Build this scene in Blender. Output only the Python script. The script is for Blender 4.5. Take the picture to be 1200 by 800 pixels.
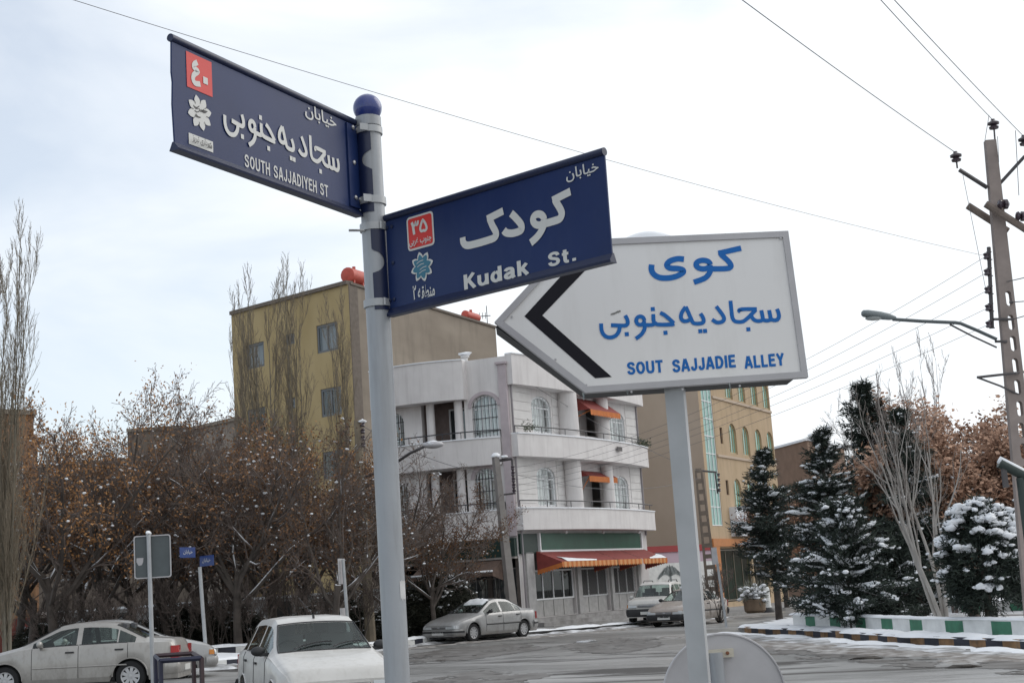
import bpy, math, random
import numpy as np
from mathutils import Vector, Matrix, geometry, noise as mnoise
rad = math.radians
scene = bpy.context.scene
for o in list(bpy.data.objects): bpy.data.objects.remove(o)
COL = scene.collection

# ------------------------------------------------------------------ camera
F = 1700.0; PITCH = math.atan(292 / F); ROLL = 0.068; EYE = 1.62
cam_data = bpy.data.cameras.new('camera'); cam = bpy.data.objects.new('camera', cam_data)
COL.objects.link(cam); scene.camera = cam
cam_data.sensor_fit = 'HORIZONTAL'; cam_data.sensor_width = 36.0; cam_data.lens = 36.0 * F / 1200.0
cam_data.clip_start = 0.1; cam_data.clip_end = 3000
CR = Matrix.Rotation(math.pi / 2 + PITCH, 3, 'X') @ Matrix.Rotation(-ROLL, 3, 'Z')
cam.matrix_world = Matrix.Translation((0, 0, EYE)) @ CR.to_4x4()

# ------------------------------------------------------------------ sky, sun, exposure
SUN_EL, SUN_AZ = rad(34), rad(62)            # azimuth clockwise from +Y (straight ahead) towards +X
world = bpy.data.worlds.new('World'); scene.world = world; world.use_nodes = True
wn, wl = world.node_tree.nodes, world.node_tree.links
wn.clear()
def N(nodes, kind, **kw):
    n = nodes.new(kind)
    for k, v in kw.items(): setattr(n, k, v)
    return n
w_out = N(wn, 'ShaderNodeOutputWorld'); w_bg = N(wn, 'ShaderNodeBackground')
sky = N(wn, 'ShaderNodeTexSky', sky_type='NISHITA', sun_disc=False)
sky.sun_elevation = SUN_EL; sky.sun_rotation = SUN_AZ; sky.dust_density = 0.8; sky.air_density = 1.0
w_bg.inputs['Strength'].default_value = 0.15
# thin bright overcast over the blue: clouds are part of the sky itself
tc = N(wn, 'ShaderNodeTexCoord')
wmap = N(wn, 'ShaderNodeMapping'); wmap.inputs['Scale'].default_value = (1.0, 1.0, 2.2)
wl.new(tc.outputs['Generated'], wmap.inputs['Vector'])
cn = N(wn, 'ShaderNodeTexNoise'); cn.inputs['Scale'].default_value = 4.2; cn.inputs['Detail'].default_value = 6; cn.inputs['Roughness'].default_value = 0.5
cn.inputs['Distortion'].default_value = 0.4
wl.new(wmap.outputs['Vector'], cn.inputs['Vector'])
sep = N(wn, 'ShaderNodeSeparateXYZ'); wl.new(tc.outputs['Generated'], sep.inputs[0])
# the cloud sheet is thicker towards the sun side (+X) than on the left
mx = N(wn, 'ShaderNodeMath', operation='MULTIPLY'); mx.inputs[1].default_value = 0.75
wl.new(sep.outputs['X'], mx.inputs[0])
ad = N(wn, 'ShaderNodeMath', operation='ADD'); wl.new(mx.outputs[0], ad.inputs[0]); wl.new(cn.outputs['Fac'], ad.inputs[1])
cr = N(wn, 'ShaderNodeMapRange'); cr.inputs['From Min'].default_value = 0.14; cr.inputs['From Max'].default_value = 0.52
cr.inputs['To Min'].default_value = 0.50; cr.inputs['To Max'].default_value = 0.97
wl.new(ad.outputs[0], cr.inputs['Value'])
# overcast radiance: brighter ahead (towards the veiled sun) than behind
my = N(wn, 'ShaderNodeMapRange'); my.inputs['From Min'].default_value = -0.8; my.inputs['From Max'].default_value = 0.9
my.inputs['To Min'].default_value = 7.2; my.inputs['To Max'].default_value = 7.3
wl.new(sep.outputs['Y'], my.inputs['Value'])
cc = N(wn, 'ShaderNodeMix', data_type='RGBA', blend_type='MULTIPLY'); cc.inputs['Factor'].default_value = 1.0
cc.inputs['A'].default_value = (0.935, 0.97, 1.0, 1)
wl.new(my.outputs['Result'], cc.inputs['B'])
skc = N(wn, 'ShaderNodeMix', data_type='RGBA'); wl.new(cr.outputs['Result'], skc.inputs['Factor'])
wl.new(sky.outputs['Color'], skc.inputs['A']); wl.new(cc.outputs['Result'], skc.inputs['B'])
wl.new(skc.outputs['Result'], w_bg.inputs['Color']); wl.new(w_bg.outputs[0], w_out.inputs['Surface'])
sun_data = bpy.data.lights.new('sun', 'SUN'); sun_data.energy = 0.9; sun_data.angle = rad(45); sun_data.color = (1.0, 0.95, 0.88)
sun = bpy.data.objects.new('sun', sun_data); COL.objects.link(sun)
sd = Vector((math.sin(SUN_AZ) * math.cos(SUN_EL), math.cos(SUN_AZ) * math.cos(SUN_EL), math.sin(SUN_EL)))
sun.rotation_euler = sd.to_track_quat('Z', 'Y').to_euler(); sun.location = (20, 20, 60)
scene.view_settings.view_transform = 'Standard'; scene.view_settings.look = 'None'
scene.view_settings.exposure = 0.06; scene.view_settings.gamma = 1.0; scene.view_settings.use_curve_mapping = False

# ------------------------------------------------------------------ measuring: photo pixel -> world
CAM = Vector((0, 0, EYE))
SLOPE = 0.02
def gz(x, y=0.0):
    return -SLOPE * max(-45.0, min(45.0, x))
def ray(px, py): return CR @ Vector(((px - 600) / F, -(py - 400) / F, -1.0))
def at(px, py, Y):
    d = ray(px, py); return CAM + d * (Y / d.y)
def G(px, py, dz=0.0):
    d = ray(px, py); return CAM + d * ((dz - EYE) / (d.z + SLOPE * d.x))
def base(px, Y, dz=0.0):
    """ground point seen in column px at distance Y (near the horizon row)"""
    p = at(px, 691 - 0.068 * (px - 600), Y); return Vector((p.x, p.y, gz(p.x) + dz))

# ------------------------------------------------------------------ materials
MATS = {}
def mat(name, col, rough=0.7, var=0.0, scale=5.0, metal=0.0, bump=0.0, col2=None, detail=6.0, spec=0.5, stretch=None, contrast=(0.3, 0.7), snow=None, island=False, bscale=None, coat=0.0, grime=None):
    if name in MATS: return MATS[name]
    m = bpy.data.materials.new(name); m.use_nodes = True; MATS[name] = m
    nt = m.node_tree; b = nt.nodes['Principled BSDF']; L = nt.links
    b.inputs['Roughness'].default_value = rough; b.inputs['Metallic'].default_value = metal
    b.inputs['Specular IOR Level'].default_value = spec; b.inputs['Coat Weight'].default_value = coat
    c = tuple(col) + (1,)
    if col2 is None and var: col2 = tuple(min(1, v * (1 + var)) for v in col); c = tuple(v * (1 - var) for v in col) + (1,)
    b.inputs['Base Color'].default_value = c
    out = None
    if col2 is not None or bump:
        t = N(nt.nodes, 'ShaderNodeTexCoord'); mp = N(nt.nodes, 'ShaderNodeMapping')
        if stretch: mp.inputs['Scale'].default_value = stretch
        L.new(t.outputs['Object'], mp.inputs['Vector'])
        if island:
            g = N(nt.nodes, 'ShaderNodeNewGeometry'); fac = g.outputs['Random Per Island']
        else:
            nz = N(nt.nodes, 'ShaderNodeTexNoise'); nz.inputs['Scale'].default_value = scale; nz.inputs['Detail'].default_value = detail
            L.new(mp.outputs['Vector'], nz.inputs['Vector'])
            mr = N(nt.nodes, 'ShaderNodeMapRange'); mr.inputs['From Min'].default_value = contrast[0]; mr.inputs['From Max'].default_value = contrast[1]
            L.new(nz.outputs['Fac'], mr.inputs['Value']); fac = mr.outputs['Result']
        if col2 is not None:
            mxn = N(nt.nodes, 'ShaderNodeMix', data_type='RGBA')
            mxn.inputs['A'].default_value = c; mxn.inputs['B'].default_value = tuple(col2) + (1,)
            L.new(fac, mxn.inputs['Factor']); out = mxn.outputs['Result']
        if bump:
            nb = N(nt.nodes, 'ShaderNodeTexNoise'); nb.inputs['Scale'].default_value = bscale or scale * 3; nb.inputs['Detail'].default_value = 8
            L.new(mp.outputs['Vector'], nb.inputs['Vector'])
            bp = N(nt.nodes, 'ShaderNodeBump'); bp.inputs['Strength'].default_value = bump; bp.inputs['Distance'].default_value = 0.02
            L.new(nb.outputs['Fac'], bp.inputs['Height']); L.new(bp.outputs['Normal'], b.inputs['Normal'])
    if snow is not None:            # snow lying on whatever faces up
        g = N(nt.nodes, 'ShaderNodeNewGeometry'); s = N(nt.nodes, 'ShaderNodeSeparateXYZ'); L.new(g.outputs['Normal'], s.inputs[0])
        t2 = N(nt.nodes, 'ShaderNodeTexCoord'); n2 = N(nt.nodes, 'ShaderNodeTexNoise'); n2.inputs['Scale'].default_value = 3.0; n2.inputs['Detail'].default_value = 4
        L.new(t2.outputs['Object'], n2.inputs['Vector'])
        a1 = N(nt.nodes, 'ShaderNodeMath', operation='ADD'); L.new(s.outputs['Z'], a1.inputs[0]); L.new(n2.outputs['Fac'], a1.inputs[1])
        mr2 = N(nt.nodes, 'ShaderNodeMapRange'); mr2.inputs['From Min'].default_value = snow; mr2.inputs['From Max'].default_value = snow + 0.12
        L.new(a1.outputs[0], mr2.inputs['Value'])
        m2 = N(nt.nodes, 'ShaderNodeMix', data_type='RGBA'); L.new(mr2.outputs['Result'], m2.inputs['Factor'])
        if out: L.new(out, m2.inputs['A'])
        else: m2.inputs['A'].default_value = c
        m2.inputs['B'].default_value = (0.8, 0.82, 0.85, 1); out = m2.outputs['Result']
    if grime is not None:           # splashed dirt and streaks: (colour, amount, scale, stretch, height below which it gets thick or None)
        gc, amt, gs, gst, gh = grime
        t3 = N(nt.nodes, 'ShaderNodeTexCoord'); mp3 = N(nt.nodes, 'ShaderNodeMapping'); mp3.inputs['Scale'].default_value = gst; L.new(t3.outputs['Object'], mp3.inputs['Vector'])
        n3 = N(nt.nodes, 'ShaderNodeTexNoise'); n3.inputs['Scale'].default_value = gs; n3.inputs['Detail'].default_value = 10; n3.inputs['Roughness'].default_value = .65; L.new(mp3.outputs['Vector'], n3.inputs['Vector'])
        val = n3.outputs['Fac']
        if gh is not None:
            s3 = N(nt.nodes, 'ShaderNodeSeparateXYZ'); L.new(t3.outputs['Object'], s3.inputs[0])
            m3 = N(nt.nodes, 'ShaderNodeMapRange'); m3.inputs['From Min'].default_value = gh; m3.inputs['From Max'].default_value = 0.15; m3.inputs['To Min'].default_value = 0; m3.inputs['To Max'].default_value = .3; L.new(s3.outputs['Z'], m3.inputs['Value'])
            a3 = N(nt.nodes, 'ShaderNodeMath', operation='ADD'); L.new(val, a3.inputs[0]); L.new(m3.outputs['Result'], a3.inputs[1]); val = a3.outputs[0]
        r3 = N(nt.nodes, 'ShaderNodeMapRange'); r3.inputs['From Min'].default_value = .48; r3.inputs['From Max'].default_value = .78; r3.inputs['To Max'].default_value = amt; L.new(val, r3.inputs['Value'])
        x3 = N(nt.nodes, 'ShaderNodeMix', data_type='RGBA'); L.new(r3.outputs['Result'], x3.inputs['Factor'])
        if out: L.new(out, x3.inputs['A'])
        else: x3.inputs['A'].default_value = c
        x3.inputs['B'].default_value = tuple(gc) + (1,); out = x3.outputs['Result']
        rr3 = N(nt.nodes, 'ShaderNodeMapRange'); rr3.inputs['To Min'].default_value = rough; rr3.inputs['To Max'].default_value = min(1, rough + .45); L.new(r3.outputs['Result'], rr3.inputs['Value']); L.new(rr3.outputs['Result'], b.inputs['Roughness'])
    if out: L.new(out, b.inputs['Base Color'])
    return m

def glass(name, tint, refl=0.10, rough=0.02):
    if name in MATS: return MATS[name]
    m = bpy.data.materials.new(name); m.use_nodes = True; MATS[name] = m
    nt = m.node_tree; nt.nodes.clear(); L = nt.links
    o = N(nt.nodes, 'ShaderNodeOutputMaterial'); mx = N(nt.nodes, 'ShaderNodeMixShader')
    tr = N(nt.nodes, 'ShaderNodeBsdfTransparent'); tr.inputs['Color'].default_value = tuple(tint) + (1,)
    gl = N(nt.nodes, 'ShaderNodeBsdfGlossy'); gl.inputs['Roughness'].default_value = rough; gl.inputs['Color'].default_value = (0.9, 0.95, 0.95, 1)
    fr = N(nt.nodes, 'ShaderNodeLayerWeight'); fr.inputs['Blend'].default_value = 0.5
    pw = N(nt.nodes, 'ShaderNodeMath', operation='POWER'); pw.inputs[1].default_value = 5.0; L.new(fr.outputs['Facing'], pw.inputs[0])
    a = N(nt.nodes, 'ShaderNodeMath', operation='MULTIPLY_ADD'); a.inputs[1].default_value = 1 - refl; a.inputs[2].default_value = refl; a.use_clamp = True
    L.new(pw.outputs[0], a.inputs[0]); L.new(a.outputs[0], mx.inputs['Fac'])
    L.new(tr.outputs[0], mx.inputs[1]); L.new(gl.outputs[0], mx.inputs[2]); L.new(mx.outputs[0], o.inputs['Surface'])
    return m

# ------------------------------------------------------------------ mesh builder
ICO = None
class MB:
    def __init__(s): s.v = []; s.f = []; s.m = []
    def add(s, vs, fs, mi=0):
        k = len(s.v); s.v.extend([tuple(p) for p in vs]); s.f.extend([tuple(i + k for i in f) for f in fs]); s.m.extend([mi] * len(fs))
    def poly(s, pts, mi=0): s.add(pts, [tuple(range(len(pts)))], mi)
    def box(s, c, size, rot=None, mi=0):
        hx, hy, hz = size[0] / 2, size[1] / 2, size[2] / 2
        vs = [Vector((x, y, z)) for z in (-hz, hz) for y in (-hy, hy) for x in (-hx, hx)]
        if rot is not None: vs = [rot @ v for v in vs]
        c = Vector(c)
        s.add([c + v for v in vs], [(0, 2, 3, 1), (4, 5, 7, 6), (0, 1, 5, 4), (2, 6, 7, 3), (0, 4, 6, 2), (1, 3, 7, 5)], mi)
    def prism(s, pts, vec, mi=0):
        pts = [Vector(p) for p in pts]; vec = Vector(vec); n = len(pts)
        s.add(pts + [p + vec for p in pts], [tuple(range(n))[::-1], tuple(range(n, 2 * n))] + [(i, (i + 1) % n, n + (i + 1) % n, n + i) for i in range(n)], mi)
    def tube(s, pts, r, n=8, mi=0, cap=True, phase=0.0):
        pts = [Vector(p) for p in pts]; k = len(pts)
        if not hasattr(r, '__len__'): r = [r] * k
        prev = None; vs = []; fs = []
        for i, p in enumerate(pts):
            t = (pts[min(i + 1, k - 1)] - pts[max(i - 1, 0)])
            if t.length < 1e-9: t = Vector((0, 0, 1))
            t.normalize()
            if prev is None:
                a = Vector((1, 0, 0)) if abs(t.x) < 0.8 else Vector((0, 1, 0))
                prev = (a - t * a.dot(t)).normalized()
            else:
                prev = prev - t * prev.dot(t)
                if prev.length < 1e-6: prev = t.orthogonal()
                prev.normalize()
            b = t.cross(prev)
            for j in range(n):
                an = phase + 2 * math.pi * j / n
                vs.append(p + (prev * math.cos(an) + b * math.sin(an)) * r[i])
        for i in range(k - 1):
            for j in range(n):
                fs.append((i * n + j, i * n + (j + 1) % n, (i + 1) * n + (j + 1) % n, (i + 1) * n + j))
        if cap: fs += [tuple(range(n))[::-1], tuple(range((k - 1) * n, k * n))]
        s.add(vs, fs, mi)
    def bar(s, a, b, w, h, mi=0):
        """square bar from a to b"""
        s.tube([a, b], [math.hypot(w, h) / 2] * 2 if w == h else [w / 2 * 1.414] * 2, 4, mi, phase=math.pi / 4)
    def lathe(s, prof, c, axis=(0, 0, 1), n=24, mi=0):
        axis = Vector(axis).normalized(); a = axis.orthogonal().normalized(); b = axis.cross(a); c = Vector(c)
        vs = []; fs = []; k = len(prof)
        for r, h in prof:
            for j in range(n):
                an = 2 * math.pi * j / n; vs.append(c + axis * h + (a * math.cos(an) + b * math.sin(an)) * r)
        for i in range(k - 1):
            for j in range(n): fs.append((i * n + j, i * n + (j + 1) % n, (i + 1) * n + (j + 1) % n, (i + 1) * n + j))
        if prof[0][0] > 1e-6: fs.append(tuple(range(n))[::-1])
        if prof[-1][0] > 1e-6: fs.append(tuple(range((k - 1) * n, k * n)))
        s.add(vs, fs, mi)
    def ball(s, c, r, seg=16, mi=0, sq=(1, 1, 1)):
        vs = []; fs = []; rings = seg // 2; c = Vector(c)
        for i in range(rings + 1):
            th = math.pi * i / rings
            for j in range(seg):
                ph = 2 * math.pi * j / seg
                vs.append(c + Vector((r * sq[0] * math.sin(th) * math.cos(ph), r * sq[1] * math.sin(th) * math.sin(ph), r * sq[2] * math.cos(th))))
        for i in range(rings):
            for j in range(seg): fs.append((i * seg + j, (i + 1) * seg + j, (i + 1) * seg + (j + 1) % seg, i * seg + (j + 1) % seg))
        s.add(vs, fs, mi)
    def lump(s, c, r, rng, flat=0.55, mi=0):
        """uneven little mound (deformed icosphere)"""
        global ICO
        if ICO is None:
            import bmesh
            bm = bmesh.new(); bmesh.ops.create_icosphere(bm, subdivisions=2, radius=1.0)
            bm.verts.index_update(); ICO = ([v.co.copy() for v in bm.verts], [tuple(v.index for v in f.verts) for f in bm.faces]); bm.free()
        c = Vector(c); sx, sy = rng.uniform(.75, 1.3), rng.uniform(.75, 1.3); o = Vector((rng.random() * 50, rng.random() * 50, rng.random() * 50))
        vs = []
        for p in ICO[0]:
            k = r * (1 + 0.55 * mnoise.noise(p * 1.6 + o) + 0.30 * mnoise.noise(p * 4.3 + o))
            vs.append(c + Vector((p.x * sx * k, p.y * sy * k, p.z * k * flat)))
        s.add(vs, ICO[1], mi)
    def build(s, name, mats, parent=None, smooth=None, local=False):
        if not isinstance(mats, (list, tuple)): mats = [mats]
        me = bpy.data.meshes.new(name)
        V = np.array(s.v, dtype=np.float32) if s.v else np.zeros((0, 3), np.float32)
        if parent is not None and not local:
            root = parent
            off = Vector((0, 0, 0))
            while root is not None: off += root.location; root = root.parent
            V = V - np.array(off, dtype=np.float32)
        me.from_pydata(V.tolist(), [], s.f)
        for m_ in mats: me.materials.append(m_)
        if len(mats) > 1: me.polygons.foreach_set('material_index', s.m)
        if smooth is not None:
            me.shade_smooth()
            if smooth < 180: me.set_sharp_from_angle(angle=rad(smooth))
        me.update()
        o = bpy.data.objects.new(name, me); COL.objects.link(o)
        if parent is not None: o.parent = parent
        return o

def thing(name, label, cat, loc=(0, 0, 0), group=None):
    o = bpy.data.objects.new(name, None); COL.objects.link(o); o.location = loc; o.empty_display_size = 0.2
    o['label'] = label; o['category'] = cat
    if group: o['group'] = group
    return o
def tag(o, label, cat, group=None):
    o['label'] = label; o['category'] = cat
    if group: o['group'] = group
    return o
def struct(o, kind='structure'):
    o['kind'] = kind; return o
def copy_tree(o, parent=None):
    c = o.copy(); COL.objects.link(c)
    if parent is not None: c.parent = parent
    for ch in list(o.children): copy_tree(ch, c)
    return c
def world_origin(o):
    off = Vector((0, 0, 0))
    while o is not None: off += o.location; o = o.parent
    return off

# ------------------------------------------------------------------ plane frames (signs, facades)
class Frame:
    """vertical plane through A and B; u along A->B, o outwards (towards the camera side)"""
    def __init__(s, A, B):
        s.A = Vector((A[0], A[1], 0)); d = Vector((B[0] - A[0], B[1] - A[1], 0)); s.len = d.length; s.u = d.normalized()
        n = Vector((s.u.y, -s.u.x, 0))
        if n.dot(Vector((0, 0, 0)) - s.A) < 0: n = -n
        s.n = n
    def P(s, u, z, o=0.0): return s.A + s.u * u + s.n * o + Vector((0, 0, z))
    def hit(s, px, py, o=0.0):
        d = ray(px, py); A = s.A + s.n * o; t = (A - CAM).dot(s.n) / d.dot(s.n); p = CAM + d * t
        return (p - A).dot(s.u), p.z
    def U(s, px, py, o=0.0): return s.hit(px, py, o)[0]
    def Z(s, px, py, o=0.0): return s.hit(px, py, o)[1]
def fbox(mb, fr, u0, u1, z0, z1, o0, o1, mi=0):
    p = [fr.P(u0, z0, o0), fr.P(u1, z0, o0), fr.P(u1, z0, o1), fr.P(u0, z0, o1)]
    mb.prism(p, (0, 0, z1 - z0), mi)
def fpoly(mb, fr, pts, o, mi=0):
    """flat outline, possibly concave, triangulated"""
    tri = geometry.tessellate_polygon([[Vector((p[0], p[1], 0)) for p in pts]])
    mb.add([fr.P(p[0], p[1], o) for p in pts], [tuple(t) for t in tri], mi)
def fslab(mb, fr, pts, o0, o1, mi=0):
    """flat outline with thickness from o0 (back) to o1 (front)"""
    fpoly(mb, fr, pts, o1, mi); fpoly(mb, fr, pts, o0, mi); n = len(pts)
    mb.add([fr.P(p[0], p[1], o0) for p in pts] + [fr.P(p[0], p[1], o1) for p in pts], [(i, (i + 1) % n, n + (i + 1) % n, n + i) for i in range(n)], mi)
def arch_pts(u0, u1, z0, z1, rise, n=8):
    """rectangle whose top is an arc of the given rise (rise 0 = flat)"""
    pts = [(u0, z0), (u1, z0)]
    if rise <= 0: return pts + [(u1, z1), (u0, z1)]
    for i in range(n + 1):
        t = math.pi * i / n; pts.append(((u0 + u1) / 2 + (u1 - u0) / 2 * math.cos(t), z1 - rise + rise * math.sin(t)))
    return pts
def wall_mesh(mb, fr, u0, u1, z0, z1, holes, depth, mi=0, mi_rev=None, outline=None):
    outer = outline or [(u0, z0), (u1, z0), (u1, z1), (u0, z1)]
    loops = [outer] + holes
    flat = [p for l in loops for p in l]
    tri = geometry.tessellate_polygon([[Vector((p[0], p[1], 0)) for p in l] for l in loops])
    mb.add([fr.P(p[0], p[1], 0) for p in flat], [tuple(t) for t in tri], mi)
    for h in holes:
        n = len(h)
        mb.add([fr.P(p[0], p[1], 0) for p in h] + [fr.P(p[0], p[1], -depth) for p in h], [(i, (i + 1) % n, n + (i + 1) % n, n + i) for i in range(n)], mi if mi_rev is None else mi_rev)
def window(parent, fr, u0, u1, z0, z1, rise, inset, m_frame, m_pane, bars=0, m_bars=None, mull=1, fw=0.06, name='window', curtain=None, trans=None):
    mb = MB(); pts = arch_pts(u0, u1, z0, z1, rise)
    inner = arch_pts(u0 + fw, u1 - fw, z0 + fw, z1 - fw, max(0, rise - fw * 0.5) if rise else 0)
    n = len(pts); o = -inset
    for a, b in (((0), (0)),):
        vs = [fr.P(p[0], p[1], o + 0.03) for p in pts] + [fr.P(p[0], p[1], o + 0.03) for p in inner] + [fr.P(p[0], p[1], o - 0.03) for p in inner]
        mb.add(vs, [(i, (i + 1) % n, n + (i + 1) % n, n + i) for i in range(n)] + [(n + i, n + (i + 1) % n, 2 * n + (i + 1) % n, 2 * n + i) for i in range(n)])
    for k in range(mull):
        uc = u0 + (u1 - u0) * (k + 1) / (mull + 1); fbox(mb, fr, uc - fw * .4, uc + fw * .4, z0 + fw, z1 - fw - (0.02 if rise else 0), o - 0.02, o + 0.026)
    if trans: fbox(mb, fr, u0 + fw, u1 - fw, trans - fw * .4, trans + fw * .4, o - 0.02, o + 0.022)
    w = mb.build(name, m_frame, parent)
    mp = MB(); fpoly(mp, fr, inner, o - 0.01); mp.build('pane', m_pane, w)
    if curtain:
        mc = MB(); k = 14; du = (u1 - u0 - 2 * fw) / k
        vs = []; fs = []
        for i in range(k + 1):
            q = 0.04 * (i % 2); vs += [fr.P(u0 + fw + du * i, z0 + fw, o - 0.22 - q), fr.P(u0 + fw + du * i, z1 - fw, o - 0.22 - q)]
        fs = [(2 * i, 2 * i + 2, 2 * i + 3, 2 * i + 1) for i in range(k)]
        mc.add(vs, fs); mc.build('curtain', curtain, w, smooth=180)
    if bars:
        mbb = MB()
        for k in range(bars):
            uc = u0 + (u1 - u0) * (k + 0.5) / bars
            t = (uc - (u0 + u1) / 2) / ((u1 - u0) / 2); zt = z1 - rise + rise * math.sqrt(max(0, 1 - t * t)) if rise else z1
            mbb.tube([fr.P(uc, z0, o + 0.12), fr.P(uc, zt - 0.03, o + 0.12)], 0.014, 4)
        for q in (0.12, 0.45, 0.75):
            zz = z0 + (z1 - z0) * q; mbb.tube([fr.P(u0, zz, o + 0.135), fr.P(u1, zz, o + 0.135)], 0.014, 4)
        mbb.build('grille', m_bars, w)
    return w

# ------------------------------------------------------------------ lettering
_TXT = {}
def text_geo(txt, bold=0.0):
    k = (txt, bold)
    if k in _TXT: return _TXT[k]
    c = bpy.data.curves.new('lettering', 'FONT'); c.body = txt; c.offset = bold; c.resolution_u = 3
    o = bpy.data.objects.new('lettering_tmp', c); COL.objects.link(o)
    dg = bpy.context.evaluated_depsgraph_get(); dg.update()
    me = bpy.data.meshes.new_from_object(o.evaluated_get(dg))
    V = np.array([v.co[:2] for v in me.vertices]); Fs = [tuple(p.vertices) for p in me.polygons]
    bpy.data.objects.remove(o); bpy.data.curves.remove(c); bpy.data.meshes.remove(me)
    lo, hi = V.min(0), V.max(0); V = (V - lo) / (hi - lo)
    # glyphs that join overlap a little: give each its own hair's breadth of height
    par = list(range(len(V)))
    def root(i):
        while par[i] != i: par[i] = par[par[i]]; i = par[i]
        return i
    for f in Fs:
        for j in f[1:]: par[root(j)] = root(f[0])
    ids = {}; dz = [ids.setdefault(root(i), len(ids)) * 0.00012 for i in range(len(V))]
    _TXT[k] = ([(p[0], p[1], d) for p, d in zip(V, dz)], Fs); return _TXT[k]
def text_on(mb, fr, txt, u0, u1, z0, z1, o, bold=0.0, mi=0, shear=(0, 0)):
    """fit the lettering in the box; z0/z1 may drift by shear along u"""
    V, Fs = text_geo(txt, bold)
    mb.add([fr.P(u0 + (u1 - u0) * x, z0 + (z1 - z0) * y + shear[0] * x, o + d) for x, y, d in V], Fs, mi)
def smooth_line(pts, n=6):
    P = [Vector((p[0], p[1], 0)) for p in pts]
    if len(P) < 3: return P
    out = []
    for i in range(len(P) - 1):
        p0, p1, p2, p3 = P[max(i - 1, 0)], P[i], P[i + 1], P[min(i + 2, len(P) - 1)]
        for k in range(n):
            t = k / n
            out.append(0.5 * ((2 * p1) + (p2 - p0) * t + (2 * p0 - 5 * p1 + 4 * p2 - p3) * t * t + (3 * p1 - p0 - 3 * p2 + p3) * t ** 3))
    out.append(P[-1]); return out
def stroke(mb, fr, pts, w, o, mi=0, smooth=True):
    """brush stroke of width w along (u,z) points"""
    P = smooth_line(pts) if smooth else [Vector((p[0], p[1], 0)) for p in pts]
    k = len(P); Lf = []; Rt = []
    for i in range(k):
        a = (P[i] - P[i - 1]).normalized() if i > 0 else None
        b = (P[i + 1] - P[i]).normalized() if i < k - 1 else None
        if a is None: t = b; q = 1
        elif b is None: t = a; q = 1
        else:
            t = (a + b)
            if t.length < 1e-6: t = b
            t.normalize(); q = 1 / max(0.55, t.dot(b))
        n = Vector((-t.y, t.x, 0)) * (w / 2 * q)
        Lf.append(P[i] + n); Rt.append(P[i] - n)
    mb.add([fr.P(p.x, p.y, o) for p in Lf] + [fr.P(p.x, p.y, o) for p in Rt], [(i, i + 1, k + i + 1, k + i) for i in range(k - 1)], mi)

# bold sans-serif capitals drawn with a broad pen (x, y in units of the cap height)
def _ell(cx, cy, rx, ry): return [(cx + rx * math.sin(t), cy + ry * math.cos(t)) for t in np.linspace(0, 2 * math.pi, 13)]
PEN = {
 'S': (.62, [(1, [(.53, .70), (.47, .85), (.31, .91), (.16, .86), (.10, .73), (.17, .59), (.33, .51), (.47, .43), (.53, .27), (.45, .13), (.30, .09), (.14, .14), (.07, .30)])]),
 'O': (.70, [(1, _ell(.35, .5, .255, .41))]),
 'U': (.66, [(1, [(.1, 1), (.1, .65), (.1, .34), (.17, .14), (.33, .09), (.49, .14), (.56, .34), (.56, .65), (.56, 1)])]),
 'T': (.60, [(0, [(0, .91), (.6, .91)]), (0, [(.3, .9), (.3, 0)])]),
 'H': (.64, [(0, [(.1, 0), (.1, 1)]), (0, [(.54, 0), (.54, 1)]), (0, [(.1, .53), (.54, .53)])]),
 'A': (.68, [(0, [(.07, 0), (.32, 1)]), (0, [(.61, 0), (.36, 1)]), (0, [(.18, .30), (.5, .30)])]),
 'J': (.52, [(1, [(.42, 1), (.42, .6), (.42, .28), (.35, .13), (.24, .09), (.13, .15), (.09, .34)])]),
 'D': (.66, [(0, [(.1, 0), (.1, 1)]), (1, [(.1, .91), (.28, .91), (.46, .82), (.56, .5), (.46, .18), (.28, .09), (.1, .09)])]),
 'I': (.22, [(0, [(.11, 0), (.11, 1)])]),
 'Y': (.64, [(0, [(.07, 1), (.32, .45)]), (0, [(.57, 1), (.32, .45)]), (0, [(.32, .52), (.32, 0)])]),
 'E': (.56, [(0, [(.1, 0), (.1, 1)]), (0, [(.1, .91), (.55, .91)]), (0, [(.1, .52), (.51, .52)]), (0, [(.1, .09), (.56, .09)])]),
 'L': (.53, [(0, [(.1, 0), (.1, 1)]), (0, [(.1, .09), (.53, .09)])]),
 'K': (.64, [(0, [(.1, 0), (.1, 1)]), (0, [(.55, 1), (.12, .42)]), (0, [(.25, .6), (.58, 0)])]),
 'u': (.60, [(1, [(.1, .73), (.1, .5), (.1, .27), (.17, .12), (.29, .08), (.42, .15), (.49, .3)]), (0, [(.5, .73), (.5, 0)])]),
 'd': (.60, [(1, _ell(.28, .365, .185, .285)), (0, [(.5, 1), (.5, 0)])]),
 'a': (.60, [(1, [(.09, .54), (.16, .64), (.29, .66), (.42, .61), (.46, .47), (.46, .15), (.52, 0)]), (1, [(.46, .42), (.28, .37), (.12, .29), (.11, .14), (.24, .075), (.38, .13), (.46, .25)])]),
 'k': (.58, [(0, [(.1, 0), (.1, 1)]), (0, [(.49, .73), (.12, .30)]), (0, [(.24, .46), (.51, 0)])]),
 't': (.42, [(1, [(.19, .95), (.19, .6), (.19, .25), (.24, .10), (.38, .085)]), (0, [(.03, .655), (.38, .655)])]),
 '.': (.28, [(0, [(.14, 0), (.14, .2)])]), ' ': (.34, [])}
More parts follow.
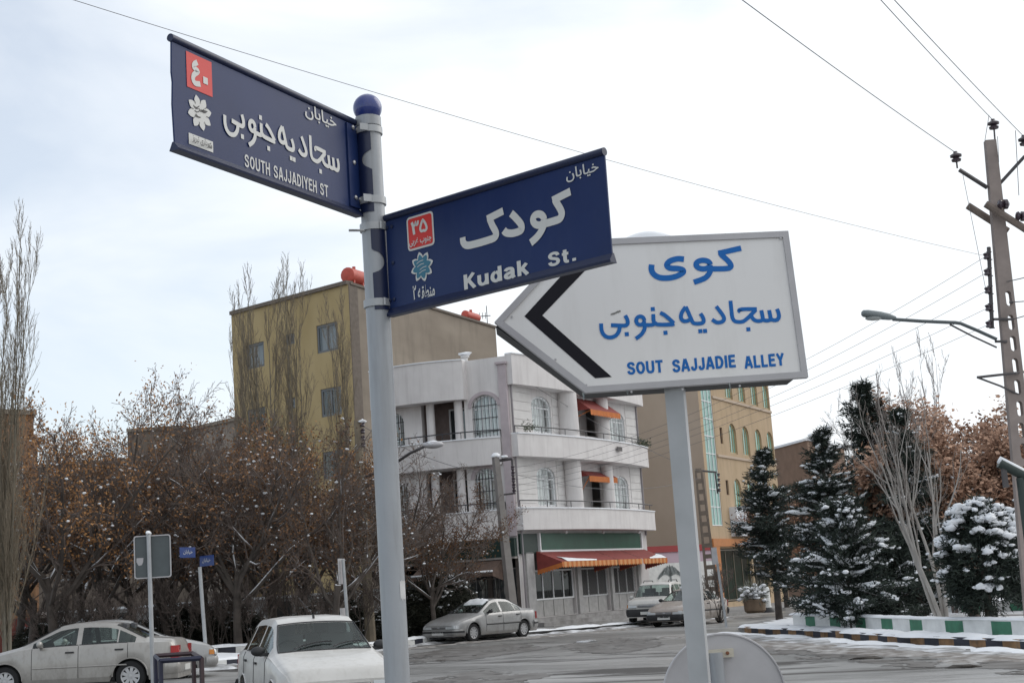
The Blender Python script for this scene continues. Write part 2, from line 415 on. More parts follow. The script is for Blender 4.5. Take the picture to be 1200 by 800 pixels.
def pen_text(mb, fr, txt, u0, u1, z0, z1, o, w=.185, mi=0, shear=0.0, gap=.10, space=.34):
    W = 0; pos = []
    for c in txt: pos.append(W); W += (PEN[c][0] if c != ' ' else space) + gap
    W -= gap; sx = (u1 - u0) / W; sz = z1 - z0; lay = 0
    class _F:
        def P(s_, x, y, oo): return fr.P(u0 + x * sx, z0 + y * sz + shear * x / W, oo)
    F_ = _F()
    for c, x0 in zip(txt, pos):
        for k, (sm, pts) in enumerate(PEN[c][1]): stroke(mb, F_, [(x + x0, y) for x, y in pts], w, o + .0002 * k, mi, smooth=bool(sm))
# ================================================================== LARGE STRUCTURE
def road_material():
    m = bpy.data.materials.new('wet_asphalt'); m.use_nodes = True; nt = m.node_tree; L = nt.links; b = nt.nodes['Principled BSDF']
    t = N(nt.nodes, 'ShaderNodeTexCoord')
    def noise(scale, stretch, detail=8, rot=0.0, rough=.6, dist=0.0):
        mp = N(nt.nodes, 'ShaderNodeMapping'); mp.inputs['Scale'].default_value = stretch; mp.inputs['Rotation'].default_value = (0, 0, rot); L.new(t.outputs['Object'], mp.inputs['Vector'])
        n = N(nt.nodes, 'ShaderNodeTexNoise'); n.inputs['Scale'].default_value = scale; n.inputs['Detail'].default_value = detail; n.inputs['Roughness'].default_value = rough; n.inputs['Distortion'].default_value = dist; L.new(mp.outputs['Vector'], n.inputs['Vector']); return n.outputs['Fac']
    def rng_(v, a, b_, c=0.0, d=1.0):
        r = N(nt.nodes, 'ShaderNodeMapRange'); r.inputs['From Min'].default_value = a; r.inputs['From Max'].default_value = b_; r.inputs['To Min'].default_value = c; r.inputs['To Max'].default_value = d; L.new(v, r.inputs['Value']); return r.outputs['Result']
    def mix(f, a, b_):
        x = N(nt.nodes, 'ShaderNodeMix', data_type='RGBA'); L.new(f, x.inputs['Factor'])
        for k, v in (('A', a), ('B', b_)):
            if isinstance(v, tuple): x.inputs[k].default_value = v + (1,)
            else: L.new(v, x.inputs[k])
        return x.outputs['Result']
    film = rng_(noise(.16, (.45, 1.0, 1), 10, rad(-12), .64, .6), .43, .60)         # pale film of frozen slush
    bare = rng_(noise(.21, (.35, 1.1, 1), 9, rad(-22), .66, 1.2), .53, .60)         # dark wet bare patches
    rut = rng_(noise(.7, (.30, 1.9, 1), 10, rad(-20), .70, .9), .52, .68)           # tyre marks
    grain = rng_(noise(22, (1, 1, 1), 4), .3, .7)
    fleck = rng_(noise(1.3, (.6, 1.5, 1), 12, rad(-10), .74), .60, .66)             # scraps of snow
    base = mix(grain, (0.120, 0.117, 0.112), (0.18, 0.176, 0.17))
    base = mix(film, base, (0.36, 0.356, 0.35))
    base = mix(rng_(rut, 0, 1, 0, .55), base, (0.10, 0.094, 0.088))
    base = mix(bare, base, (0.045, 0.041, 0.038))
    base = mix(rng_(fleck, 0, 1, 0, .6), base, (0.60, 0.60, 0.61))
    L.new(base, b.inputs['Base Color'])
    m1 = N(nt.nodes, 'ShaderNodeMath', operation='MAXIMUM'); L.new(bare, m1.inputs[0]); L.new(rut, m1.inputs[1])
    L.new(rng_(m1.outputs[0], 0, 1, .34, .62), b.inputs['Roughness'])
    L.new(rng_(bare, 0, 1, .5, .22), b.inputs['Specular IOR Level'])
    bp = N(nt.nodes, 'ShaderNodeBump'); bp.inputs['Strength'].default_value = .35; bp.inputs['Distance'].default_value = .012; L.new(noise(9, (.8, 1.2, 1), 8), bp.inputs['Height']); L.new(bp.outputs['Normal'], b.inputs['Normal'])
    return m
M_road = road_material()
M_dirt = mat('winter_soil', (0.055, 0.045, 0.035), 0.9, col2=(0.42, 0.43, 0.44), scale=0.9, contrast=(0.44, 0.66), bump=0.5, detail=12)
M_pave = mat('pavement_slabs', (0.16, 0.155, 0.15), 0.6, col2=(0.30, 0.295, 0.29), scale=0.9, bump=0.2)
M_snow = mat('snow', (0.76, 0.78, 0.81), 0.6, col2=(0.84, 0.85, 0.87), scale=3.0, bump=0.6, bscale=9)
M_snowdirty = mat('trodden_snow', (0.16, 0.155, 0.15), 0.6, col2=(0.66, 0.67, 0.69), scale=2.2, bump=0.9, contrast=(0.36, 0.62), bscale=6, detail=10)
M_kerbstone = mat('kerb_stone', (0.26, 0.25, 0.24), 0.8, var=0.2, scale=4)
M_black = mat('black_paint', (0.025, 0.027, 0.04), 0.6, var=0.3, scale=6)
M_white = mat('white_paint', (0.68, 0.68, 0.66), 0.6, var=0.1, scale=4)
M_ochre = mat('ochre_paint', (0.27, 0.155, 0.075), 0.8, var=0.35, scale=5, grime=((.12, .11, .10), .7, 6, (1, 1, 1), None))
M_green = mat('green_paint', (0.045, 0.17, 0.10), 0.6, var=0.2, scale=5)

def sheet(name, m, pts, dz, sub=None):
    mb = MB()
    tri = geometry.tessellate_polygon([[Vector((p[0], p[1], 0)) for p in pts]])
    mb.add([(p[0], p[1], gz(p[0]) + dz) for p in pts], [tuple(t) for t in tri])
    return mb.build(name, m)
def slab(name, m, pts, dz0, dz1, m_side=None):
    mb = MB(); n = len(pts)
    tri = geometry.tessellate_polygon([[Vector((p[0], p[1], 0)) for p in pts]])
    mb.add([(p[0], p[1], gz(p[0]) + dz1) for p in pts], [tuple(t) for t in tri])
    mb.add([(p[0], p[1], gz(p[0]) + dz0) for p in pts] + [(p[0], p[1], gz(p[0]) + dz1) for p in pts], [(i, (i + 1) % n, n + (i + 1) % n, n + i) for i in range(n)], 1 if m_side else 0)
    return mb.build(name, [m, m_side] if m_side else m)
# ground to the horizon
gxs = [-2200, -600, -150, -45, -20, 0, 20, 45, 150, 600, 2200]; gys = [-300, -60, -10, 20, 60, 120, 300, 900, 2600]
mb = MB(); vs = [(x, y, gz(x) - 0.012) for y in gys for x in gxs]; k = len(gxs)
mb.add(vs, [(j * k + i, j * k + i + 1, (j + 1) * k + i + 1, (j + 1) * k + i) for j in range(len(gys) - 1) for i in range(k - 1)])
struct(mb.build('ground', M_dirt))
# road: fine grid so tyre ruts and slush ridges are real
rng = random.Random(4)
def road_h(x, y):
    return 0.010 * mnoise.noise(Vector((x * .35, y * .9, 0))) + 0.006 * mnoise.noise(Vector((x * 1.6, y * 2.2, 3)))
xs = np.concatenate([np.arange(-45, -12, 1.5), np.arange(-12, 16, 0.4), np.arange(16, 45.1, 1.5)]); ys = np.concatenate([np.arange(-8, 16, 2.0), np.arange(16, 66, 0.4), np.arange(66, 130, 4.0)])
mb = MB(); nx = len(xs)
mb.add([(x, y, gz(x) + 0.006 + road_h(x, y)) for y in ys for x in xs], [(j * nx + i, j * nx + i + 1, (j + 1) * nx + i + 1, (j + 1) * nx + i) for j in range(len(ys) - 1) for i in range(nx - 1)])
struct(mb.build('road', M_road, smooth=180))

# dark wet patches where the slush has been driven off
def wet_patch(pts, dz, seed, cell=.085):
    """crumbly-edged patch draped on the road"""
    P = [G(px, py) for px, py in pts]; P2 = [(p.x, p.y) for p in P]; xs_ = [p[0] for p in P2]; ys_ = [p[1] for p in P2]; mb = MB(); ids = {}; r_ = random.Random(seed)
    def inp(x, y):
        c = False; j = len(P2) - 1
        for i in range(len(P2)):
            if (P2[i][1] > y) != (P2[j][1] > y) and x < (P2[j][0] - P2[i][0]) * (y - P2[i][1]) / (P2[j][1] - P2[i][1]) + P2[i][0]: c = not c
            j = i
        return c
    def vid(i, j):
        if (i, j) not in ids:
            x, y = min(xs_) - 1 + i * cell, min(ys_) - 1.5 + j * cell * 2; ids[(i, j)] = len(mb.v); mb.v.append((x + r_.gauss(0, cell * .25), y + r_.gauss(0, cell * .4), gz(x) + .0125 + road_h(x, y)))
        return ids[(i, j)]
    for i in range(int((max(xs_) - min(xs_) + 2) / cell)):
        for j in range(int((max(ys_) - min(ys_) + 3) / (cell * 2))):
            x, y = min(xs_) - 1 + (i + .5) * cell, min(ys_) - 1.5 + (j + .5) * cell * 2; q = Vector((x * 1.1, y * .55, seed)); s_ = .9 * mnoise.noise(q) + .5 * mnoise.noise(q * 2.9) + .35 * mnoise.noise(q * 8)
            if inp(x + s_ * .55, y + s_ * 1.5) and .45 * mnoise.noise(q * 3.3 + Vector((0, 7, 0))) + .35 * mnoise.noise(q * 11) > -.30:
                mb.f.append((vid(i, j), vid(i + 1, j), vid(i + 1, j + 1), vid(i, j + 1))); mb.m.append(0)
    return struct(mb.build('wet_patch', mat('bare_wet_asphalt', (0.075, 0.066, 0.06), .55, col2=(0.16, 0.152, 0.145), scale=1.6, detail=12, contrast=(.35, .62), bump=.3, spec=.3), smooth=180))
wet_patch([(655, 757), (690, 749), (740, 747), (775, 751), (770, 758), (735, 764), (690, 766)], .024, 3)
wet_patch([(484, 766), (540, 757), (610, 754), (650, 759), (600, 766), (540, 774), (490, 776)], .024, 8)
wet_patch([(860, 752), (930, 757), (1010, 766), (1100, 776), (1090, 783), (1000, 775), (920, 767), (860, 760)], .024, 5)
wet_patch([(1120, 771), (1180, 774), (1230, 780), (1220, 790), (1160, 784)], .024, 12)
wet_patch([(500, 796), (560, 786), (640, 790), (610, 806), (530, 815)], .024, 15)
KERB_L = [(-34, 34.5), (-9.4, 37.6), (-7.6, 39.4), (-5.0, 46.6), (-3.4, 50.6), (1.2, 55.6), (4.9, 61.0), (8.5, 67.5), (14, 77), (26, 100)]
PAVE_L = KERB_L + [(26, 150), (-60, 150), (-60, 34.5)]
struct(slab('pavement', M_pave, PAVE_L, -0.02, 0.14, M_kerbstone))
# garden bed under the bare trees
BED = [(-33, 35.6), (-9.6, 38.4), (-8.2, 40.2), (-5.9, 47.0), (-4.6, 50.5), (-5.5, 57), (-33, 57)]
struct(slab('garden_bed', M_dirt, BED, 0.1, 0.17))

def offset_line(P, d):
    out = []
    for i, p in enumerate(P):
        a = Vector(P[max(i - 1, 0)]); b = Vector(P[min(i + 1, len(P) - 1)]); t = (b - a).normalized()
        out.append((p[0] - t.y * d, p[1] + t.x * d))
    return out
def walk(P, step):
    out = []; acc = 0
    for a, b in zip(P[:-1], P[1:]):
        a = Vector(a); b = Vector(b); L = (b - a).length; t = acc
        while t < L: out.append(a + (b - a) * (t / L)); t += step
        acc = t - L
    return out
def kerb(name, label, P, block, w, h0, h1, mats, group=None, cat='kerb'):
    """painted kerb: one strip of blocks in alternating paint"""
    pts = walk(P, block); mb = MB()
    L_ = [Vector(p) for p in pts]
    off = [Vector(p) for p in offset_line([tuple(p) for p in pts], w)]
    for i in range(len(L_) - 1):
        a, b, c, d = L_[i], L_[i + 1], off[i + 1], off[i]
        a2 = a + (b - a) * 0.01; b2 = b - (b - a) * 0.01
        mb.prism([(a2.x, a2.y, gz(a.x) + h0), (b2.x, b2.y, gz(b.x) + h0), (c.x, c.y, gz(c.x) + h0), (d.x, d.y, gz(d.x) + h0)], (0, 0, h1 - h0), i % len(mats))
    o = mb.build(name, mats); return tag(o, label, cat, group)
def ridge(name, m, P, w, h, dz, seed, step=0.22, rough=0.6, kind='stuff', dip=0.25):
    """a heap of snow along a line, uneven in width and height"""
    r = random.Random(seed); pts = walk(P, step); mb = MB(); n = 9; vs = []
    for i, p in enumerate(pts):
        a = pts[max(i - 1, 0)]; b = pts[min(i + 1, len(pts) - 1)]; t = (b - a).normalized(); nrm = Vector((-t.y, t.x))
        k = 1 + rough * mnoise.noise(Vector((p.x * .9, p.y * .9, seed))) + 0.5 * rough * mnoise.noise(Vector((p.x * 3.1, p.y * 3.1, seed + 9)))
        k = max(0.12, k); sh = 0.3 * w * mnoise.noise(Vector((p.x * 1.3, p.y * 1.3, seed + 4)))
        for j in range(n):
            s = j / (n - 1) * 2 - 1; q = p + nrm * (s * w / 2 * k + sh)
            z = (1 - s * s) ** 0.7 * h * k + 0.25 * h * mnoise.noise(Vector((q.x * 4, q.y * 4, seed))) * (1 - abs(s))
            vs.append((q.x, q.y, gz(q.x) + dz + max(z, -0.004 if abs(s) < 1 else -0.02)))
    mb.add(vs, [(i * n + j, i * n + j + 1, (i + 1) * n + j + 1, (i + 1) * n + j) for i in range(len(pts) - 1) for j in range(n - 1)])
    o = mb.build(name, m, smooth=180); o['kind'] = kind; return o

kerb('painted_kerb', 'black and white painted kerb of the garden bed in front of the bare trees', KERB_L[:5], 0.62, -0.05, -0.02, 0.20, [M_white, M_black])
ridge('kerb_snow', M_snow, offset_line(KERB_L[:5], 0.1), 0.26, 0.07, 0.195, 3)
kerb('painted_kerb', 'second black and white kerb further back under the bare trees', [(-20, 42.5), (-9.9, 44.4), (-7.5, 46.5), (-6.6, 49)], 0.6, 0.2, 0.1, 0.36, [M_black, M_white])
ridge('kerb_snow', M_snow, offset_line([(-20, 42.5), (-9.9, 44.4), (-7.5, 46.5), (-6.6, 49)], 0.1), 0.26, 0.07, 0.355, 5)
ridge('kerb_snow', M_snow, offset_line([(-3.6, 50.2), (1.2, 55.4), (4.9, 60.8), (8.5, 67.3)], 0.15), 0.55, 0.07, 0.13, 7, rough=0.9)
ridge('roadside_slush', M_snowdirty, offset_line([(-5.0, 46.4), (-3.5, 50.2), (1.2, 55.3), (4.9, 60.7), (8.5, 67.2)], -0.25), 0.7, 0.06, 0.0, 8, rough=0.9)
ridge('roadside_slush', M_snowdirty, offset_line([(-34, 34.5), (-9.4, 37.6), (-7.6, 39.4), (-5.0, 46.6)], -0.35), 0.8, 0.08, 0.0, 9, rough=0.9)
ridge('garden_snow', M_snow, [(-30, 40.6), (-10.5, 41.0), (-7.6, 44.5)], 2.2, 0.07, 0.15, 11, rough=1.0)

# ---- snowy island on the right with its painted kerb and planter wall
ISL_F = [(15, 18.5), (12.2, 23.0), (10.1, 28.3), (8.5, 34.4), (7.75, 40.5), (6.55, 46.6)]
ISL = ISL_F + [(6.9, 49.5), (8.6, 54), (12, 62), (18, 72), (60, 72), (60, 18.5)]
struct(slab('island_pavement', M_pave, ISL, -0.02, 0.15, M_kerbstone))
ISL_K = list(reversed(ISL_F))
kerb('painted_kerb', 'ochre and black painted kerb along the snowy island', ISL_F, 0.62, 0.05, -0.02, 0.20, [M_ochre, M_black])
ridge('island_snow_edge', M_snow, offset_line(ISL_F, -0.24), 0.72, 0.10, 0.165, 21, rough=0.4)
ridge('roadside_snow', M_snow, offset_line(ISL_F, 0.52), 0.6, 0.05, 0.0, 23, step=.12, rough=0.9)
ridge('roadside_slush', M_snowdirty, offset_line(ISL_F, 1.2), 1.0, 0.035, 0.0, 24, step=.12, rough=1.2)
M_slush = mat('brown_slush', (0.15, 0.13, 0.115), .7, col2=(0.42, 0.41, 0.40), scale=3.5, contrast=(.4, .68), bump=.9, detail=10)
ridge('roadside_slush', M_slush, offset_line(ISL_F, 2.1), 1.3, 0.03, 0.004, 27, step=.12, rough=1.4)
ridge('roadside_slush', M_slush, offset_line([(-5.0, 45.8), (-3.2, 49.4), (1.6, 54.4), (5.4, 60.0), (9, 66.5)], -0.9), 0.9, 0.03, 0.004, 28, step=.15, rough=1.5)
# snow blanket over the island
xs2 = np.arange(6.4, 40, 0.45); ys2 = np.arange(20, 71.5, 0.45)
def inside(x, y, P):
    c = False; j = len(P) - 1
    for i in range(len(P)):
        if (P[i][1] > y) != (P[j][1] > y) and x < (P[j][0] - P[i][0]) * (y - P[i][1]) / (P[j][1] - P[i][1]) + P[i][0]: c = not c
        j = i
    return c
ISL_IN = offset_line(ISL_F, -0.35) + [(7.6, 49.5), (9.2, 54), (12.6, 62), (18.4, 71), (59, 71), (59, 19)]
mb = MB(); idx = {}; fs = []
for j, y in enumerate(ys2):
    for i, x in enumerate(xs2):
        if inside(x, y, ISL_IN):
            idx[(i, j)] = len(mb.v); h = 0.055 + 0.05 * mnoise.noise(Vector((x * .5, y * .5, 1))) + 0.03 * mnoise.noise(Vector((x * 1.7, y * 1.7, 2)))
            mb.v.append((x, y, gz(x) + 0.15 + h))
for (i, j) in list(idx):
    if (i + 1, j) in idx and (i, j + 1) in idx and (i + 1, j + 1) in idx: mb.f.append((idx[(i, j)], idx[(i + 1, j)], idx[(i + 1, j + 1)], idx[(i, j + 1)])); mb.m.append(0)
struct(mb.build('island_snow', M_snow, smooth=180), 'stuff')
# planter wall: green and white blocks, snow on top
WALL_F = [(13.0, 23.3), (10.9, 28.6), (9.3, 34.7), (8.6, 40.2), (7.75, 45.0)]
def planter(P, label, h, block, seed):
    r = thing('planter_wall', label, 'planter wall', (P[0][0], P[0][1], gz(P[0][0])))
    pts = walk(P, block); mb = MB(); off = offset_line([tuple(p) for p in pts], -0.28)
    for i in range(len(pts) - 1):
        a, b, c, d = pts[i], pts[i + 1], off[i + 1], off[i]
        mb.prism([(a.x, a.y, gz(a.x) + 0.1), (b.x, b.y, gz(b.x) + 0.1), (c[0], c[1], gz(c[0]) + 0.1), (d[0], d[1], gz(d[0]) + 0.1)], (0, 0, h), 0)
        if i % 2:   # painted green panel a little inside each block's face
            t = (b - a); nrm = Vector((-t.y, t.x)).normalized() * 0.004
            if nrm.dot(Vector((0, -1))) < 0 and False: nrm = -nrm
            e = 0.10; a2 = a + t * e + nrm; b2 = b - t * e + nrm
            mb.add([(a2.x, a2.y, gz(a.x) + 0.17), (b2.x, b2.y, gz(b.x) + 0.17), (b2.x, b2.y, gz(b.x) + 0.07 + h), (a2.x, a2.y, gz(a.x) + 0.07 + h)], [(0, 1, 2, 3)], 1)
    mb.build('wall', [M_white, M_green], r)
    s = ridge('snow_cap', M_snow, offset_line(P, -0.14), 0.34, 0.06, 0.1 + h - 0.005, seed, rough=0.3)
    del s['kind']; off_ = Vector(r.location); s.data.transform(Matrix.Translation(-off_)); s.parent = r
    return r
planter(WALL_F, 'green and white painted low planter wall with snow on its top', 0.42, 0.95, 31)
planter([(18.5, 46.5), (16.4, 48.5), (13.6, 52.0)], 'low green and white planter wall in the background behind the pale trunk', 0.4, 0.95, 33)

# ================================================================== BUILDINGS
M_plaster = mat('pale_plaster', (0.615, 0.585, 0.575), 0.8, col2=(0.70, 0.672, 0.66), scale=1.2, bump=0.12, grime=((.36, .33, .325), .38, 1.6, (2.8, 2.8, .22), None))
M_purple = mat('mauve_trim', (0.45, 0.39, 0.405), 0.75, var=0.12, scale=2)
M_stone = mat('pale_stone_cladding', (0.62, 0.60, 0.585), 0.7, var=0.06, scale=3)
M_frameW = mat('white_window_frame', (0.75, 0.76, 0.77), 0.4)
M_bar = mat('dark_iron', (0.035, 0.035, 0.04), 0.5)
M_barW = mat('white_iron', (0.46, 0.47, 0.48), 0.5)
M_pane = mat('window_glass', (0.05, 0.06, 0.065), 0.04, spec=1.0)
G_win = glass('clear_window', (0.90, 0.92, 0.92), 0.20, 0.03)
G_shop = glass('shop_glass', (0.5, 0.54, 0.54), 0.03, 0.01)
G_dull = glass('dull_window', (0.6, 0.62, 0.62), 0.10, 0.03)
M_curtain = mat('net_curtain', (0.85, 0.85, 0.83), 0.9)
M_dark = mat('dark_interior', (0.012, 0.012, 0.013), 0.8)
M_brown = mat('brown_wood', (0.09, 0.05, 0.035), 0.6, var=0.3, scale=6)
M_redcloth = mat('red_awning_cloth', (0.22, 0.042, 0.036), 0.8, var=0.15, scale=4)
M_orangecloth = mat('orange_awning_cloth', (0.50, 0.15, 0.035), 0.8, var=0.15, scale=4)
M_signgreen = mat('green_fascia_board', (0.012, 0.075, 0.045), 0.4, var=0.15, scale=2)
M_concrete = mat('concrete', (0.27, 0.25, 0.235), 0.85, var=0.2, scale=3, bump=0.3)
M_roof = mat('flat_roof', (0.5, 0.5, 0.52), 0.9, var=0.2)

def block(parent, pts, z0, z1, m, m_roof, skip=()):
    """remaining outer walls and roof of a building whose footprint is pts; walls in skip are built apart"""
    mb = MB(); n = len(pts)
    for i in range(n):
        if i in skip: continue
        a, b = pts[i], pts[(i + 1) % n]
        mb.add([(a[0], a[1], z0), (b[0], b[1], z0), (b[0], b[1], z1), (a[0], a[1], z1)], [(0, 1, 2, 3)])
    mb.build('rear_wall', m, parent)
    mr = MB(); mr.poly([(p[0], p[1], z1 - 0.25) for p in pts]); mr.build('roof', m_roof, parent)

# ---------------- white corner building
def _xy(px, Y): p = at(px, 691 - .068 * (px - 600), Y); return (p.x, p.y)
CW = _xy(610, 61.3); RW = _xy(776, 73.5); LW = _xy(481, 63.2)
FR = Frame(CW, RW); FL = Frame(CW, LW)
uR = FR.U(750, 540); uL = 6.4
endR = FR.P(uR, 0); endL = FL.P(uL, 0)
wb = thing('corner_building', 'white three storey corner building with curved balconies and red shop awnings', 'building', (0, 66, 0))
ZT = 11.55
def holeR(l, r, t, b_, rise):
    u0, u1 = FR.U(*l), FR.U(*r); return (u0, u1, FR.Z(*b_), FR.Z(*t), rise)
win_R = [holeR((624.7, 506), (647.2, 507), (635, 464.5), (636, 507.5), 0.42), holeR((714.7, 516), (733.5, 519), (722, 482), (724, 519), 0.42),
         holeR((631.0, 591), (653, 592), (640, 547), (642, 593), 0.42), holeR((721.5, 597), (738.5, 598), (729, 557.5), (730, 598.5), 0.42)]
door_R = []
for (pxa, pxb, yt, yb) in ((674, 704, 468, 511), (680, 711, 552, 595)):
    door_R.append((FR.U(pxa, yb), FR.U(pxb, yb), FR.Z((pxa + pxb) / 2, yb), FR.Z((pxa + pxb) / 2, yt) , 0))
Z0 = 0.45; ZG = 3.98
holes = [arch_pts(a, b, c, d, e) for a, b, c, d, e in win_R + door_R]
bays = []
for (pxa, pxb) in ((626.5, 674.5), (680.5, 714.5), (718.5, 746.5)):
    bays.append((FR.U(pxa, 690), FR.U(pxb, 690)))
holes += [[(a, Z0 + 0.02), (b, Z0 + 0.02), (b, 3.2), (a, 3.2)] for a, b in bays]
mb = MB(); wall_mesh(mb, FR, 0, uR, -0.6, ZT, holes, 0.28); mb.build('street_wall', M_plaster, wb)
for i, (a, b, c, d, e) in enumerate(win_R): window(wb, FR, a + .01, b - .01, c + .01, d - .01, e, 0.10, M_frameW, G_win, 6, M_barW, 1, 0.08, curtain=M_curtain, trans=d - e - 0.1)
# stone cladding joints round the windows: courses a few mm proud
clad = {}
for (za, zb) in ((5.3, 7.0), (8.5, 10.1)):
    z = za
    while z < zb:
        for (ua, ub) in ((0.25, win_R[0][0] - .12), (win_R[0][1] + .12, FR.U(661, 490)), (win_R[1][1] + .12, uR - .06)):
            if ub - ua > .2:
                if z == za: clad[(za, ua)] = MB()
                fbox(clad[(za, ua)], FR, ua, ub, z, z + 0.36, 0.0, 0.025)
        z += 0.39
for c_ in clad.values(): c_.build('stone_cladding', M_stone, wb)
# loggia doors, awnings above them
for i, (a, b, c, d, e) in enumerate(door_R):
    mb = MB(); fbox(mb, FR, a, b, c, d, -0.75, -0.70); mb.build('loggia_back', M_stone, wb)
    um = a + (b - a) * 0.52
    window(wb, FR, a + 0.06, um, c + 0.02, d - 0.5, 0, 0.62, M_frameW, M_pane, 0, None, 2, 0.06, name='balcony_door')
for i, (pa, pb, yt, yb, sl) in enumerate(((671.5, 706.5, 466, 0, 1.0), (678.5, 711.5, 549.5, 0, 0.35))):
    a, b = FR.U(pa, yt), FR.U(pb, yt); zt = FR.Z((pa + pb) / 2, yt + 3); h = 0.62 if i == 0 else 0.28; pr = 0.85 if i == 0 else 0.5
    mb = MB()
    mb.add([FR.P(a, zt, 0.03), FR.P(b, zt, 0.03), FR.P(b, zt - h, pr), FR.P(a, zt - h, pr), FR.P(a, zt - h - 0.02, pr), FR.P(b, zt - h - 0.02, pr)], [(0, 1, 2, 3)])
    mb.add([FR.P(a, zt, 0.03), FR.P(a, zt - h, pr), FR.P(a, zt - h, 0.03)], [(0, 1, 2)]); mb.add([FR.P(b, zt, 0.03), FR.P(b, zt - h, pr), FR.P(b, zt - h, 0.03)], [(0, 1, 2)])
    k = 14
    for q in range(k):
        ua, ub = a + (b - a) * q / k, a + (b - a) * (q + 1) / k; hh = 0.26
        mb.add([FR.P(ua, zt - h, pr + .004), FR.P(ub, zt - h, pr + .004), FR.P(ub, zt - h - hh + .03, pr + .004), FR.P((ua + ub) / 2, zt - h - hh - .02, pr + .004), FR.P(ua, zt - h - hh + .03, pr + .004)], [(0, 1, 2, 3, 4)], 1)
    aw = mb.build('balcony_awning', [M_redcloth, M_orangecloth], wb)
    for e_ in (b - .1, a + .1):
        mb = MB(); mb.tube([FR.P(e_, zt - .9, 0.03), FR.P(e_, zt - h - .03, pr - .03)], 0.02, 6); mb.build('awning_arm', M_orangecloth, aw)
# columns beside the doors
for (pa, pb, y0, y1) in ((661.5, 673, 463, 511), (669, 679, 545, 594), (704.5, 711.5, 471, 514), (711.5, 718, 553, 597)):
    a, b = FR.U(pa, y1, .3), FR.U(pb, y1, .3); mb = MB(); mb.lathe([((b - a) / 2, FR.Z((pa + pb) / 2, y1 + 2, .3)), ((b - a) / 2 * .95, FR.Z((pa + pb) / 2, y0 - 6, .3))], FR.P((a + b) / 2, 0, .3), n=20)
    mb.build('column', M_plaster, wb, smooth=40)
# curved balconies and the curved cornice over the top floor
def bow(fr, u0, u1, z0, z1, b0, b1, name, m, n=22, rail=True, inner=-0.02, cap=True, snowcap=True):
    mb = MB(); top = []; bot = []
    for i in range(n + 1):
        t = i / n; o = b0 + (b1 - b0) * math.sin(math.pi * t) ** 0.8 if 0 < t < 1 else b0
        top.append((u0 + (u1 - u0) * t, o))
    P = [fr.P(u, z0, o) for u, o in top]; back = [fr.P(u1, z0, inner), fr.P(u0, z0, inner)]
    mb.prism(P + back, (0, 0, z1 - z0)); o_ = mb.build(name, m, wb, smooth=30)
    if cap:
        mc = MB(); Q = [fr.P(u0 + (u1 - u0) * i / n, z1, top[i][1] + 0.05) for i in range(n + 1)]
        mc.prism(Q + [fr.P(u1, z1, inner), fr.P(u0, z1, inner)], (0, 0, 0.05)); mc.build('coping', M_snow if snowcap else m, o_)
    if rail:
        mr = MB(); R_ = [fr.P(top[i][0], z1 + 0.34, top[i][1] - 0.1) for i in range(n + 1)]; mr.tube(R_, 0.028, 5)
        for i in range(0, n + 1, 3): mr.tube([fr.P(top[i][0], z1 + .03, top[i][1] - 0.1), R_[i]], 0.018, 5)
        mr.build('railing', M_bar, o_)
    return o_
bow(FR, 0.0, uR + 0.45, 4.12, 5.02, 0.35, 1.0, 'balcony', M_plaster)
bow(FR, 0.0, uR + 0.25, 7.22, 8.18, 0.35, 1.0, 'balcony', M_plaster)
bow(FR, 0.0, uR + 0.25, 10.3, ZT + 0.06, 0.3, 0.8, 'cornice', M_plaster, rail=False)
# corner strip and left-hand facade
mb = MB(); fbox(mb, FL, -0.02, 0.34, 3.9, 11.2, -0.1, 0.12); fbox(mb, FL, -0.08, 0.42, 11.2, 11.3, -0.1, 0.2); mb.build('corner_pilaster', M_purple, wb, smooth=None)
def UL(px, py=572): return FL.U(px, py)
win_L = [(UL(584, 490), UL(553.5, 490), FL.Z(568, 512), FL.Z(568, 462.5), 0.5), (UL(582.5), UL(557), FL.Z(568, 598), FL.Z(568, 548), 0.45),
         (UL(474, 505), UL(455, 505), FL.Z(468, 527), FL.Z(468, 484), 0.4), (UL(478), UL(458), FL.Z(468, 606), FL.Z(468, 566), 0.4)]
log_L = [(UL(545, 492), UL(494, 492), FL.Z(520, 523), FL.Z(520, 468), 0), (UL(548), UL(500), FL.Z(520, 604), FL.Z(520, 552), 0)]
shop_L = [(UL(606, 690), UL(576, 690), 0.5, 3.0), (UL(572, 690), UL(512, 690), 0.5, 3.0), (UL(508, 690), UL(462, 690), 0.5, 3.0)]
holes = [arch_pts(*w) for w in win_L] + [arch_pts(*w) for w in log_L] + [[(a, c), (b, c), (b, d), (a, d)] for a, b, c, d in shop_L]
nh = len(shop_L)
mb = MB(); wall_mesh(mb, FL, 0, uL, 3.06, ZT, holes[:-nh], 0.3); mb.build('side_wall', M_plaster, wb)
mb = MB(); wall_mesh(mb, FL, 0, uL, -0.6, 3.06, holes[-nh:], 0.3); mb.build('shop_wall', mat('dark_shop_cladding', (0.085, 0.07, 0.062), .7, var=.25, scale=3), wb)
for (a, b, c, d, e) in win_L: window(wb, FL, a + .01, b - .01, c + .01, d - .01, e, 0.14, M_frameW, G_win, 7, M_bar, 2, 0.07, curtain=M_curtain, trans=d - e - .08)
